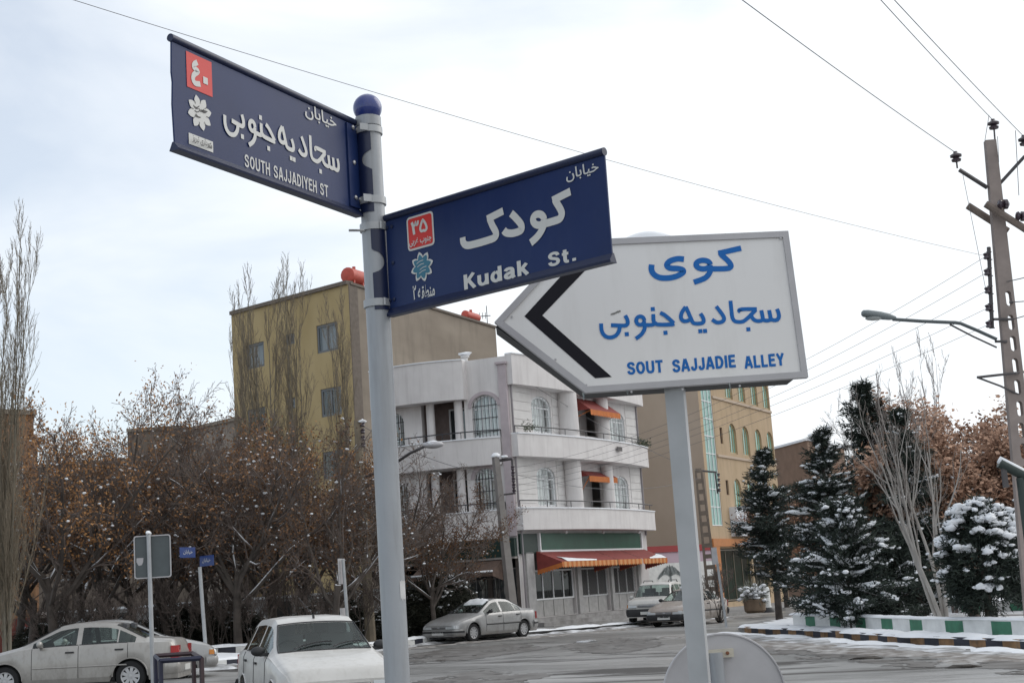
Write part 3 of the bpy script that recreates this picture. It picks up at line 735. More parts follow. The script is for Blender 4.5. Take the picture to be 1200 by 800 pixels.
for (a, b, c, d, e) in log_L:
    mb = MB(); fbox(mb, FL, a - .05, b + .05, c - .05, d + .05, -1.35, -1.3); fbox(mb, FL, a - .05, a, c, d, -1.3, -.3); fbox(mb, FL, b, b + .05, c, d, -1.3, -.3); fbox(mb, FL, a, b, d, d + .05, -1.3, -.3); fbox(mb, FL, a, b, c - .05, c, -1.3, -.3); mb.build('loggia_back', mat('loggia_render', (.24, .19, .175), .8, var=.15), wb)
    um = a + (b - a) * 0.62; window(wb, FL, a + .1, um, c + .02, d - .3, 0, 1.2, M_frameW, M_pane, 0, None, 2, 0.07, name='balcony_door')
    for ua in (a + 0.28, b - 0.45):
        w_ = MB(); w_.lathe([(0.19, c - .1), (0.18, d + .02)], FL.P(ua, 0, 0.02), n=18); w_.build('column', M_plaster, wb, smooth=40)
# parapet bands on the side facade: slab fronts bowed out over the loggias
bow(FL, .42, uL, 3.85, 5.0, 0.12, 0.75, 'balcony', M_plaster, rail=True)
bow(FL, .42, uL, 6.95, 8.08, 0.12, 0.75, 'balcony', M_plaster, rail=True)
bow(FL, UL(548, 470), uL, 9.85, ZT, 0.35, 0.85, 'cornice', M_plaster, rail=False)
for w in win_L[:2]:
    mb = MB(); a, b, c, d, e = w; k = 12; cx, rw = (a + b) / 2, (b - a) / 2
    outer = [(cx + (rw + .16) * math.cos(math.pi * i / k), d - e + (e + .16) * math.sin(math.pi * i / k)) for i in range(k + 1)]
    inn = [(cx + (rw + .01) * math.cos(math.pi * i / k), d - e + (e + .01) * math.sin(math.pi * i / k)) for i in range(k + 1)]
    for i in range(k): fslab(mb, FL, [outer[i], outer[i + 1], inn[i + 1], inn[i]], 0.0, 0.06)
    mb.build('window_arch_trim', M_purple, wb)
# ground floor: green fascia boards
mb = MB(); fbox(mb, FR, FR.U(631, 636), FR.U(747, 636) , 3.28, 4.0, 0.02, 0.16); fg = mb.build('fascia_board', M_signgreen, wb)
mb = MB(); a, b = FR.U(629.5, 636), FR.U(748, 636)
fbox(mb, FR, a, b, 3.20, 3.28, 0.02, 0.2); fbox(mb, FR, a - .1, a, 3.2, 4.02, 0.02, 0.2); fbox(mb, FR, b, b + .1, 3.2, 4.02, 0.02, 0.2); mb.build('board_frame', M_frameW, fg)
for px in (654, 698, 740):
    mb = MB(); mb.ball(FR.P(FR.U(px, 628), 4.02, 0.42), 0.07, 10); mb.tube([FR.P(FR.U(px, 628), 4.0, 0.1), FR.P(FR.U(px, 628), 4.03, 0.42)], .015, 5); mb.build('spotlight', M_frameW, fg, smooth=180)
mb = MB(); fbox(mb, FL, 0.02, uL, 3.05, 3.82, 0.02, 0.3); fbox(mb, FR, 0.05, FR.U(627, 636), 3.15, 3.98, 0.02, 0.12); fgl = mb.build('fascia_board', mat('dark_green_board', (0.010, 0.028, 0.022), 0.5), wb)
mb = MB(); fbox(mb, FL, 0.02, uL, 2.97, 3.05, 0.02, 0.36); mb.build('board_frame', M_concrete, fgl)
# shop windows, lattice shutters, stall risers
M_riser = mat('white_stall_riser', (0.40, 0.39, 0.38), 0.6, var=0.15, scale=4)
for i, (a, b) in enumerate(bays):
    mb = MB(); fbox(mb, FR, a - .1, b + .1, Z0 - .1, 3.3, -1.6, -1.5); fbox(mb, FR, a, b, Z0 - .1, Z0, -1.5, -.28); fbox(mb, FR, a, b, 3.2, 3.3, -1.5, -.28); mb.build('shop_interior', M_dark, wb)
    w_ = window(wb, FR, a + .01, b - .01, Z0 + .72, 2.45, 0, 0.12, M_frameW, G_shop if i == 0 else M_dark, 0, None, 3 if i == 0 else 2, 0.07, name='shop_window')
    mb = MB(); fbox(mb, FR, a + .01, b - .01, 2.45, 3.19, -0.2, -0.14); mb.build('transom_panel', mat('dark_transom', (0.06, 0.055, 0.055), 0.5), w_)
    mb = MB(); k = 4 if i == 0 else 3
    for q in range(k): fbox(mb, FR, a + .02 + (b - a - .04) * q / k, a + (b - a - .04) * (q + .96) / k, Z0 + .03, Z0 + .71, -0.2, -0.13)
    mb.build('stall_riser', M_riser, w_)
    if i:
        mb = MB(); n = 13; W = b - a; st = 0.17
        for q in range(-14, int(W / st) + 14):
            for s in (1, -1):
                p0 = [a + q * st, 0.95 + Z0 - .2]; p1 = [a + q * st + s * 1.3, 2.42]
                # clip to the bay
                def cl(p, o_):
                    if p[0] < a + .05: t = (a + .05 - p[0]) / (o_[0] - p[0]) if o_[0] != p[0] else 2; return None if t > 1 or t < 0 else [a + .05, p[1] + (o_[1] - p[1]) * t]
                    if p[0] > b - .05: t = (b - .05 - p[0]) / (o_[0] - p[0]) if o_[0] != p[0] else 2; return None if t > 1 or t < 0 else [b - .05, p[1] + (o_[1] - p[1]) * t]
                    return p
                c0, c1 = cl(p0, p1), cl(p1, p0)
                if c0 and c1: mb.tube([FR.P(c0[0], c0[1], -.05 + .01 * s), FR.P(c1[0], c1[1], -.05 + .01 * s)], 0.0075, 4, cap=False)
        mb.build('lattice_shutter', mat('grey_iron', (.26, .255, .25), .6), w_)
for (pa, pb) in ((616.5, 625.5), (675.5, 680), (715, 718), (747, 750)):
    mb = MB(); fbox(mb, FR, FR.U(pa, 690), FR.U(pb, 690), -0.3, 3.2, 0.0, 0.12); mb.build('shop_pillar', mat('grey_shop_pillar', (.40, .39, .385), .7, var=.15, scale=4), wb)
# platform with steps under the shops
mb = MB(); fbox(mb, FR, -0.6, uR + .3, -0.5, Z0, -1.6, 0.9); fbox(mb, FR, -0.6, uR + .3, -0.5, Z0 - .16, 0.9, 1.35); fbox(mb, FR, -.6, uR + .3, -.5, Z0 - .32, 1.35, 1.8); mb.build('shop_platform', mat('platform_stone', (0.17, 0.16, 0.155), 0.6, col2=(0.36, 0.35, 0.345), scale=2.0), wb)
# red shop awnings: three, with orange scalloped valances and side curtains
awn = [(623.5, 690, 698), (699, 727, 736), (737, 765, 775)]
Uend = [FR.U(625, 646), FR.U(692, 646), FR.U(722, 646), FR.U(752, 646)]
for i in range(3):
    a, b = Uend[i] + (0.02 if i else 0), Uend[i + 1] - 0.05; zt, zf, pr = 3.22, 2.72, 1.35
    mb = MB()
    mb.add([FR.P(a, zt, 0.14), FR.P(b, zt, 0.14), FR.P(b, zf, pr), FR.P(a, zf, pr)], [(0, 1, 2, 3)], 0)
    for e in ((a, b) if i == 0 else (b,)):
        mb.add([FR.P(e, zt, .14), FR.P(e, zf, pr), FR.P(e, zf - .2, pr), FR.P(e, zt - .95, .14)], [(0, 1, 2, 3)], 0 if e == a else 0)
        k = 9
        for q in range(k):
            t0, t1 = q / k, (q + 1) / k
            f = lambda t, dz: FR.P(e + (-.006 if e == a else .006), (zt - .95) * (1 - t) + (zf - .2) * t + dz, .14 + (pr - .14) * t)
            mb.add([f(t0, .16), f(t1, .16), f(t1, 0), f((t0 + t1) / 2, -.05), f(t0, 0)], [(0, 1, 2, 3, 4)], 1)
    k = int((b - a) / 0.2)
    for q in range(k):
        ua, ub = a + (b - a) * q / k, a + (b - a) * (q + 1) / k
        mb.add([FR.P(ua, zf, pr + .006), FR.P(ub, zf, pr + .006), FR.P(ub, zf - .2, pr + .006), FR.P((ua + ub) / 2, zf - .27, pr + .006), FR.P(ua, zf - .2, pr + .006)], [(0, 1, 2, 3, 4)], 1 + q % 2)
    aw = mb.build('shop_awning', [M_redcloth, M_orangecloth, mat('pale_orange_stripe', (.62, .30, .12), .8)], wb)
    if i != 1:
        ms = MB(); r_ = random.Random(i); L = b - a; u0, u1 = (a + .10 * L, a + .62 * L) if i == 0 else (a + .3 * L, b - .02 * L)
        n = 16; vs = []
        for q in range(n + 1):
            t = q / n; u = u0 + (u1 - u0) * t; hgt = (0.42 * (1 - t) if i == 0 else 0.40 * t) + 0.05 * r_.random()
            for s_ in (0, 0.5, 1):
                tt = 1 - hgt * (1 - s_); tt = min(1, tt); z = zt + (zf - zt) * tt; vs.append(FR.P(u, z + 0.045 * math.sin(math.pi * s_) + .012, .14 + (pr - .14) * tt))
        ms.add(vs, [(q * 3 + s_, q * 3 + s_ + 1, q * 3 + s_ + 4, q * 3 + s_ + 3) for q in range(n) for s_ in (0, 1)])
        ms.build('snow', M_snow, aw, smooth=180)
# brown awnings and dark shop openings of the side street
for i, (a, b, c, d) in enumerate(shop_L):
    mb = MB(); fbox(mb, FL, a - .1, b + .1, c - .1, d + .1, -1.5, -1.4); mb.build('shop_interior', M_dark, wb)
    window(wb, FL, a + .02, b - .02, c + .6, d - .4, 0, 0.2, mat('grey_frame', (0.22, 0.22, 0.22), 0.5), M_pane, 8, M_bar, 3, 0.06, name='shop_window')
    mb = MB(); fbox(mb, FL, a + .02, b - .02, c, c + .6, -0.25, -0.18); mb.build('stall_riser', mat('grey_riser', (0.2, 0.19, 0.19), 0.7), wb)
for i, (pa, pb) in enumerate(((548, 498), (592, 556))):
    a, b = UL(pa, 660), UL(pb, 660); mb = MB()
    mb.add([FL.P(a, 2.95, .3), FL.P(b, 2.95, .3), FL.P(b, 2.5, 1.4), FL.P(a, 2.5, 1.4), FL.P(a, 2.3, 1.4), FL.P(b, 2.3, 1.4), FL.P(a, 2.1, .3), FL.P(b, 2.1, .3)], [(0, 1, 2, 3), (3, 2, 5, 4), (0, 3, 4, 6), (1, 2, 5, 7)])
    aw = mb.build('shop_awning', mat('brown_awning_cloth', (0.10, 0.065, 0.05), 0.85, var=0.2), wb)
    ms = MB(); ms.tube([FL.P(a, 2.5, 1.4), FL.P(b, 2.5, 1.4)], 0.045, 6); ms.build('snow', M_snow, aw, smooth=180)
for px_ in (652.5, 700):
    pass
mb = MB(); mb.tube([FR.P(.16, 10.4, .1), FR.P(.16, 5.2, .1), FR.P(.2, 4.0, .12), FR.P(.2, .5, .12)], .045, 8); mb.build('drain_pipe', mat('grey_pipe', (.25, .23, .24), .6), wb, smooth=60)
mb = MB(); u_ = FR.U(727, 590); mb.tube([FR.P(uR - .12, 10.4, .06), FR.P(uR - .12, 3.9, .06)], .045, 8); mb.build('drain_pipe', mat('grey_pipe', (.25, .23, .24), .6), wb, smooth=60)
mb = MB(); u_ = FR.U(704, 535); fbox(mb, FR, u_ - .3, u_ + .2, 7.75, 7.95, 1.02, 1.06); mb.build('balcony_mark', mat('dark_mark', (.12, .11, .11), .8), wb)
bk = [CW, (endR.x, endR.y), (endR.x - 6.5, endR.y + 3.2), (endL.x + .2, endL.y + 9), (endL.x, endL.y)]
block(wb, bk, -0.5, ZT, M_plaster, M_roof, skip=(0, 4))
mb = MB(); p = FL.P(UL(528, 410), 0, -1.5); mb.lathe([(0.13, ZT - .3), (0.13, ZT + .42), (0.2, ZT + .42), (0.2, ZT + .47), (0.04, ZT + .58)], (p.x, p.y, 0), n=12); mb.build('roof_vent', M_stone, wb, smooth=40)
mb = MB(); mb.lump((p.x, p.y, ZT + .58), 0.2, random.Random(2), 0.4); mb.build('vent_snow', M_snow, wb, smooth=180)
# planting on the balconies
rg = random.Random(8)
for (fr, u, z, o, n) in ((FR, 0.7, 8.3, 0.55, 90), (FR, uR - .5, 8.25, 0.5, 110), (FR, uR - .1, 8.25, 0.35, 60)):
    mb = MB()
    for q in range(n):
        c = fr.P(u + rg.gauss(0, .3), z + abs(rg.gauss(0, .16)), o + rg.gauss(0, .1)); d = Vector((rg.gauss(0, 1), rg.gauss(0, 1), rg.gauss(.4, 1))).normalized() * 0.14; e = d.orthogonal().normalized() * 0.03
        mb.add([c - e, c + e, c + d], [(0, 1, 2)])
    tag(mb.build('balcony_plant', mat('dull_evergreen', (0.03, 0.045, 0.022), 0.7, var=0.4, island=True, col2=(0.06, 0.07, 0.035))), {0.7: 'evergreen plant at the corner end of the upper balcony of the white building', uR - .5: 'bushy evergreen plant near the far right end of the upper balcony'}.get(u, 'small trailing plant at the outermost right end of the upper balcony'), 'plant')

# ---------------- tan building with glass strip
A_ = at(837, 675, 85.0); B_ = at(921.5, 669, 98.0)
FT = Frame((A_.x, A_.y), (B_.x, B_.y)); uT = FT.len
M_tan = mat('ochre_plaster', (0.43, 0.315, 0.195), 0.85, col2=(0.48, 0.355, 0.23), scale=0.8, bump=0.1, grime=((.22, .17, .12), .5, .8, (3, 3, .35), None))
M_tan2 = mat('tan_plaster', (0.46, 0.365, 0.28), 0.85, col2=(0.52, 0.42, 0.33), scale=0.5, bump=0.1)
M_gglass = mat('green_glass', (0.16, 0.36, 0.30), 0.06, spec=0.8, var=0.25, scale=0.7)
M_gold = mat('gold_frame', (0.42, 0.33, 0.18), 0.5)
M_orange = mat('orange_board', (0.45, 0.17, 0.045), 0.6, var=0.1)
tb = thing('tan_office_building', 'tan building with arched windows and tall green glass strip, right of the white one', 'building', (A_.x + 3, A_.y + 8, 0))
ZTT = 15.6
gs = (max(.5, FT.U(828, 540)), FT.U(840.5, 540))
ucols = [FT.U(px, 510) for px in (858.5, 873.5, 888, 901.5)]; ww = [1.15, 1.1, 1.1, 1.1]
hls = [[(gs[0], 4.6), (gs[1], 4.6), (gs[1], ZTT - .4), (gs[0], ZTT - .4)]]; wins = []
for zt in (14.3, 11.0, 7.55):
    for k, u in enumerate(ucols):
        wins.append((u - .72, u + .72, zt - 1.9 if zt < 13 else zt - 1.75, zt, 0.6))
hls += [arch_pts(*w) for w in wins]
small = [(FT.U(845, 505) - .25, FT.U(845, 505) + .25, 9.6, 10.6), (FT.U(852, 565) - .25, FT.U(852, 565) + .25, 6.5, 7.4)]
hls += [[(a, c), (b, c), (b, d), (a, d)] for a, b, c, d in small]
shopT = (FT.U(846, 690), FT.U(884, 690), 0.15, 3.3); hls.append([(shopT[0], shopT[2]), (shopT[1], shopT[2]), (shopT[1], shopT[3]), (shopT[0], shopT[3])])
shopT2 = (FT.U(886, 690), FT.U(903, 690), 0.15, 2.9); hls.append([(shopT2[0], shopT2[2]), (shopT2[1], shopT2[2]), (shopT2[1], shopT2[3]), (shopT2[0], shopT2[3])])
mb = MB(); wall_mesh(mb, FT, 0, uT, -0.8, ZTT, hls, 0.3); mb.build('street_wall', M_tan, tb)
for w in wins: window(tb, FT, w[0] + .01, w[1] - .01, w[2] + .01, w[3] - .01, w[4], 0.12, M_gold, M_gglass, 0, None, 2, 0.08)
for (a, b, c, d) in small: window(tb, FT, a, b, c, d, 0, .12, M_brown, M_pane, 0, None, 0, .05)
gw = window(tb, FT, gs[0] + .02, gs[1] - .02, 4.62, ZTT - .42, 0, 0.06, M_frameW, M_gglass, 0, None, 2, 0.06, name='glass_strip')
for z in np.arange(5.7, 15, 1.05):
    mb = MB(); fbox(mb, FT, gs[0] + .02, gs[1] - .02, z, z + .05, -.06, -.03); mb.build('transom', M_frameW, gw)
for (a, b, c, d) in (shopT, shopT2):
    mb = MB(); fbox(mb, FT, a - .1, b + .1, c, d, -1.5, -1.4); mb.build('shop_interior', mat('teal_shop_interior', (0.015, 0.05, 0.042), 0.6, var=0.6, scale=1.5), tb)
    window(tb, FT, a + .02, b - .02, c + .05, d - .05, 0, .15, mat('bronze_frame', (0.12, 0.1, 0.07), .5), glass('green_shop_glass', (0.35, 0.6, 0.52), 0.12), 0, None, 3, .09, name='shop_window')
mb = MB(); fbox(mb, FT, FT.U(838, 690), FT.U(845.5, 690), -.2, 3.4, 0, .14); fbox(mb, FT, FT.U(838, 690), FT.U(893, 652), 3.4, 3.85, 0, .16); mb.build('orange_portal', M_orange, tb)
mb = MB(); fbox(mb, FT, FT.U(858, 636), FT.U(875.5, 636), 4.0, 5.75, 0.0, 0.45); lb = mb.build('light_box_sign', mat('white_acrylic', (0.66, 0.68, 0.72), 0.3), tb)
mb = MB(); text_on(mb, FT, '\uFEE5\uFE8E\uFE91\uFE8E\uFEF4\uFEA7', FT.U(861, 630), FT.U(872, 630), 4.95, 5.4, .456, .01); mb.build('lettering', mat('grey_letter', (0.3, 0.32, 0.36), .6), lb)
mb = MB(); fbox(mb, FT, 0, uT, 15.2, 15.7, 0, .25); fbox(mb, FT, FT.U(841, 540), uT, 12.3, 12.45, 0, .08); fbox(mb, FT, FT.U(841, 540), uT, 8.75, 8.9, 0, .08); mb.build('string_course', M_tan2, tb)
wl_ = Frame((A_.x, A_.y), (A_.x - 7.4, A_.y + 9.5))
mb = MB(); wall_mesh(mb, wl_, 0, wl_.len, -.8, ZTT, [], .2); mb.build('party_wall', M_tan2, tb)
block(tb, [(A_.x, A_.y), (B_.x, B_.y), (B_.x - 4, B_.y + 9), (A_.x - 7.4, A_.y + 9.5)], -.5, ZTT, M_tan2, M_roof, skip=(0, 3))

# low white courtyard wall with palm mural between the two buildings
p0 = at(752, 690, 80.5); p1 = at(838, 690, 84.6); FM = Frame((p0.x, p0.y), (p1.x, p1.y))
cw = thing('courtyard_wall', 'low white courtyard wall with grey palm mural and red coping', 'wall', (p0.x, p0.y, 0))
mb = MB(); fbox(mb, FM, 0, FM.len, -.6, 3.2, -.25, 0); mb.build('wall', M_white, cw)
mb = MB(); fbox(mb, FM, 0, FM.len, 3.2, 3.55, -.3, .08); mb.build('coping', mat('red_coping', (0.30, 0.03, 0.03), .6), cw)
mb = MB(); fbox(mb, FM, 0, FM.len, 2.6, 3.2, 0, .012); mb.build('painted_band', mat('lilac_band', (0.48, 0.36, 0.42), .7), cw)
mb = MB(); um = FM.U(786, 680)
stroke(mb, FM, [(um, 0), (um + .06, .9), (um, 1.9)], .16, .016)
for k in range(9):
    an = math.pi * (0.02 + k / 8 * .96); stroke(mb, FM, [(um, 1.9), (um + .5 * math.cos(an), 2.0 + .42 * math.sin(an)), (um + 1.05 * math.cos(an), 1.75 + .3 * math.sin(an))], .12, .018)
mb.build('palm_mural', mat('grey_mural_paint', (0.2, 0.22, 0.22), .7), cw)

# ---------------- brown building behind the conifers
A_ = at(961, 666, 112); B_ = at(921, 669, 118); C_ = at(1004, 664, 122)
bb = thing('brown_building', 'dull brown plain building behind the dark conifers', 'building', (A_.x, A_.y + 5, 0))
M_bb = mat('brown_brick', (0.20, 0.125, 0.085), 0.85, col2=(0.25, 0.16, 0.11), scale=1.5, bump=.2)
zt = at(945, 516, 112).z
for nm, q in (('left_wall', B_), ('right_wall', C_)):
    f_ = Frame((A_.x, A_.y), (q.x, q.y)); hh = [[(f_.len * .3, 5), (f_.len * .55, 5), (f_.len * .55, 6.4), (f_.len * .3, 6.4)]]
    mb = MB(); wall_mesh(mb, f_, 0, f_.len, -1, zt, hh, .2); mb.build('street_wall', M_bb, bb)
    window(bb, f_, f_.len * .3, f_.len * .55, 5, 6.4, 0, .1, M_frameW, M_pane)
    mb = MB(); fbox(mb, f_, 0, f_.len, zt, zt + .18, -.3, .12); mb.build('coping', M_snow, bb)
block(bb, [(A_.x, A_.y), (C_.x, C_.y), (C_.x - 3, C_.y + 8), (B_.x, B_.y + 8), (B_.x, B_.y)], -1, zt, M_bb, M_roof, skip=(0, 4))

# ---------------- yellow building
A_ = at(426, 703, 80); L_ = at(283, 713, 86.5); R_ = at(601, 691, 97)
yb = thing('yellow_apartment_block', 'tall ochre yellow apartment block with grey cement side wall behind the bare trees', 'building', (A_.x, A_.y + 5, 0))
FY = Frame((A_.x, A_.y), (L_.x, L_.y)); FY2 = Frame((A_.x, A_.y), (R_.x, R_.y)); ZY = at(408, 333, 80).z
M_yel = mat('yellow_plaster', (0.36, 0.27, 0.13), 0.9, col2=(0.44, 0.34, 0.18), scale=0.7, stretch=(1, 1, .35), bump=.1)
M_cem = mat('bare_cement', (0.21, 0.175, 0.14), 0.9, col2=(0.31, 0.265, 0.215), scale=0.35, stretch=(.5, .5, 1.6), bump=.15, grime=((.13, .11, .09), .5, .6, (2, 2, .4), None))
M_alu = mat('grey_window_frame', (0.13, 0.14, 0.15), .5)
wy = []
for (x0, x1, y0, y1) in ((371, 395.5, 379, 412), (376, 400, 454, 487), (288, 309.5, 402, 431), (334.5, 345, 391, 403.5), (290, 311, 478, 507), (378, 402, 528, 560), (292, 313, 552, 580), (336, 346, 466, 479)):
    um, zm = FY.hit((x0 + x1) / 2, (y0 + y1) / 2); hw = (FY.U(x0, y0) - FY.U(x1, y0)) / 2; hz = (FY.Z(x0, y0) - FY.Z(x0, y1)) / 2; wy.append((um - abs(hw), um + abs(hw), zm - hz, zm + hz))
mb = MB(); wall_mesh(mb, FY, 0, FY.len, -1, ZY, [[(a, c), (b, c), (b, d), (a, d)] for a, b, c, d in wy], .2); mb.build('front_wall', M_yel, yb)
for i, (a, b, c, d) in enumerate(wy): window(yb, FY, a + .01, b - .01, c + .01, d - .01, 0, .08, M_alu, G_dull, 0, None, 1, .13, curtain=mat('grey_curtain', (.5, .5, .52), .9) if i in (0, 2) else M_dark)
mb = MB(); wall_mesh(mb, FY2, 0, FY2.len, -1, ZY, [], .2); mb.build('side_wall', M_cem, yb)
mb = MB(); fbox(mb, FY2, 0, .9, -1, ZY - .02, 0, .05); fbox(mb, FY, 0, FY.len, ZY, ZY + .22, -.4, .15); fbox(mb, FY2, .15, FY2.len, ZY, ZY + .15, -.4, .1); mb.build('parapet_trim', mat('grey_trim', (0.15, 0.125, 0.105), .9, var=.15), yb)
block(yb, [(A_.x, A_.y), (R_.x, R_.y), (R_.x - 9, R_.y + 7), (L_.x, L_.y + 9), (L_.x, L_.y)], -1, ZY, M_cem, M_roof, skip=(0, 4))
# red roof tanks and aerial (stand on the roof)
M_tank = mat('red_tank', (0.46, 0.07, 0.045), .5, var=.15)
def tank(px0, px1, pyt, pyb, fr, o, label):
    u0, u1 = fr.U(px0, pyb, o), fr.U(px1, pyb, o); t = thing('roof_tank', label, 'water tank', fr.P((u0 + u1) / 2, ZY, o))
    z1 = fr.Z((px0 + px1) / 2, pyt, o); r = max(.22, (z1 - ZY) * .33); c = (z1 - r)
    mb = MB(); d = fr.u; mb.lathe([(r * .5, -.03), (r, .05), (r, abs(u1 - u0) - .05), (r * .5, abs(u1 - u0) + .03)], fr.P(min(u0, u1), c, o), d, 14); mb.build('drum', M_tank, t, smooth=40)
    mb = MB()
    for q in (.2, .8): fbox(mb, fr, min(u0, u1) + abs(u1 - u0) * q - .06, min(u0, u1) + abs(u1 - u0) * q + .06, ZY - .25, c, o - r * .7, o + r * .7)
    mb.build('stand', M_tank, t)
    mb = MB(); mb.lathe([(.1, 0), (.1, .18), (0.02, .2)], fr.P((u0 + u1) / 2, c + r - .02, o), n=10); mb.build('cap', M_tank, t)
tank(407, 424, 316, 333, FY2, -.9, 'larger red tank on the near roof corner of the yellow block')
tank(545, 560, 366, 379, FY2, -.6, 'small red tank on the far roof end of the yellow block')
ae = FY2.P(FY2.U(571, 376, -.6), ZY - .25, -.6); mb = MB(); mb.tube([ae, ae + Vector((0, 0, 1.9))], .03, 5); mb.tube([ae + Vector((-.55, 0, 1.2)), ae + Vector((.25, 0, 1.2))], .03, 4)
for q in (-.5, -.3, -.1): mb.tube([ae + Vector((q, 0, 1.0)), ae + Vector((q, 0, 1.45))], .02, 4)
mb.tube([ae + Vector((-.2, 0, .6)), ae + Vector((.2, 0, .6))], .05, 4)
tag(mb.build('roof_aerial', M_bar), 'thin television aerial beside the small red tank on the roof', 'aerial')

# ---------------- buildings at the left edge and behind the grove
M_brick = mat('orange_brick', (0.24, 0.125, 0.065), .85, col2=(0.30, 0.17, 0.09), scale=2.5, bump=.2)
M_redwall = mat('red_wall', (0.16, 0.045, 0.035), .8, var=.15)
A_ = at(42, 729, 62); B_ = at(-40, 734, 60); 
lb_ = thing('brick_house', 'orange brown brick house with red lower storey at the far left edge', 'building', (A_.x - 1, A_.y + 3, 0)); FB = Frame((A_.x, A_.y), (B_.x, B_.y)); zb = at(39, 486, 62).z
wbk = []
for (x0, x1, y0, y1) in ((14, 30, 650, 682), (12, 28, 540, 570), (-14, 2, 540, 570)):
    u0, u1 = FB.U(x1, y0), FB.U(x0, y0); wbk.append((u0, u1, FB.Z(x0, y1), FB.Z(x0, y0)))
mb = MB(); wall_mesh(mb, FB, 0, FB.len, 1.9, zb, [[(a, c), (b, c), (b, d), (a, d)] for a, b, c, d in wbk], .2); mb.build('front_wall', M_brick, lb_)
for (a, b, c, d) in wbk: window(lb_, FB, a, b, c, d, 0, .1, M_frameW, M_pane)
mb = MB(); fbox(mb, FB, 0, FB.len, -.3, 1.9, -.2, .04); mb.build('lower_storey', M_redwall, lb_)
mb = MB(); fbox(mb, FB, -.1, FB.len, zb, zb + .2, -.4, .12); mb.build('parapet', M_cem, lb_)
block(lb_, [(A_.x, A_.y), (A_.x - 3.3, A_.y + 9), (B_.x, B_.y + 9), (B_.x, B_.y)], -.3, zb, M_brick, M_roof, skip=(3,))
M_grey = mat('grey_brown_render', (0.145, 0.115, 0.092), .9, col2=(0.19, 0.155, 0.125), scale=.6, bump=.1)
M_light = mat('dusty_render', (0.24, 0.20, 0.165), .9, col2=(0.29, 0.245, 0.205), scale=.6, bump=.1)
def plain(name, label, pxa, pxb, da, db, pya, m, wins=(), depth=8):
    A = at(pxa, 691 - .068 * (pxa - 600), da); B = at(pxb, 691 - .068 * (pxb - 600), db); t = thing(name, label, 'building', ((A.x + B.x) / 2, A.y + 4, 0)); f_ = Frame((A.x, A.y), (B.x, B.y)); z = at(pxa, pya, da).z; hs = []
    for (x0, x1, y0, y1) in wins:
        u = sorted((f_.U(x0, y0), f_.U(x1, y0))); hs.append((u[0], u[1], f_.Z(x0, y1), f_.Z(x0, y0)))
    mb = MB(); wall_mesh(mb, f_, 0, f_.len, -.5, z, [[(a, c), (b, c), (b, d), (a, d)] for a, b, c, d in hs], .2); mb.build('front_wall', m, t)
    for (a, b, c, d) in hs: window(t, f_, a, b, c, d, 0, .1, M_alu, M_pane)
    mb = MB(); fbox(mb, f_, 0, f_.len, z, z + .2, -.4, .15); mb.build('parapet', M_cem, t)
    block(t, [(A.x, A.y), (B.x, B.y), (B.x, B.y + depth), (A.x, A.y + depth)], -.5, z, m, M_roof, skip=(0,))
    return t
plain('grey_apartment_block', 'grey brown flat roofed block seen through the grove left of the yellow block', 154, 222, 90, 90, 506, M_grey, ((160, 180, 545, 575), (160, 180, 610, 640)))
plain('dusty_apartment_block', 'lighter dusty brown block adjoining the yellow block on its left', 222, 286, 88, 84, 506, M_light, ((232, 250, 560, 590),))
plain('low_dark_house', 'low dark house half hidden behind the grove beside the brick house', 36, 156, 96, 96, 548, M_grey, ((60, 80, 600, 630), (105, 125, 600, 630)))
plain('far_pale_house', 'far low house between the conifers and the brown leaved tree', 985, 1300, 118, 112, 612, M_light, ((1010, 1022, 640, 655), (1105, 1120, 640, 655)), depth=10)
# pale garden wall behind the grove
p0 = at(40, 729, 63); p1 = at(455, 701, 60.5); FW = Frame((p0.x, p0.y), (p1.x, p1.y)); mb = MB()
gw_ = thing('garden_wall', 'long pale garden wall with dark panels behind the bare trees', 'wall', (p0.x, p0.y, 0))
fbox(mb, FW, 0, FW.len, -.2, 2.0, -.2, 0); mb.build('wall', mat('stained_wall', (0.24, 0.23, 0.225), .85, col2=(0.36, 0.35, 0.345), scale=.6), gw_)
mb = MB()
for k in range(9): fbox(mb, FW, FW.len * k / 9 + .2, FW.len * (k + .62) / 9, .25, 1.85, 0, .03)
mb.build('dark_panel', mat('dark_panel', (0.04, 0.038, 0.036), .7), gw_)
mb = MB(); fbox(mb, FW, 0, FW.len, 2.0, 2.1, -.25, .05); mb.build('coping', M_snow, gw_)
# ================================================================== SIGNS, POLES, WIRES
M_galv = mat('grey_painted_steel', (0.33, 0.345, 0.365), 0.42, var=0.08, scale=3, metal=0.2, bump=0.05, bscale=40, grime=((.20, .19, .18), .55, 6, (3, 3, .25), None))
M_galv2 = mat('galvanised_steel', (0.40, 0.41, 0.42), 0.45, var=0.12, scale=5, metal=0.3)
M_navy = mat('navy_enamel', (0.012, 0.027, 0.100), 0.40, var=0.15, scale=2.5, spec=0.22, grime=((.07, .09, .15), .14, 7, (1, 1, .3), None))
M_navyd = mat('dark_navy_enamel', (0.007, 0.014, 0.052), 0.4, var=0.1)
M_ballblue = mat('royal_blue_enamel', (0.018, 0.034, 0.17), 0.25, var=0.2, scale=8, coat=0.4)
M_reflect = mat('reflective_white_film', (0.60, 0.60, 0.58), 0.5)
M_red = mat('red_film', (0.62, 0.035, 0.03), 0.5)
M_teal = mat('teal_film', (0.03, 0.16, 0.24), 0.5)
M_bolt = mat('bolt_steel', (0.45, 0.45, 0.45), 0.35, metal=0.8)
M_ink = mat('black_ink', (0.015, 0.015, 0.017), 0.5)
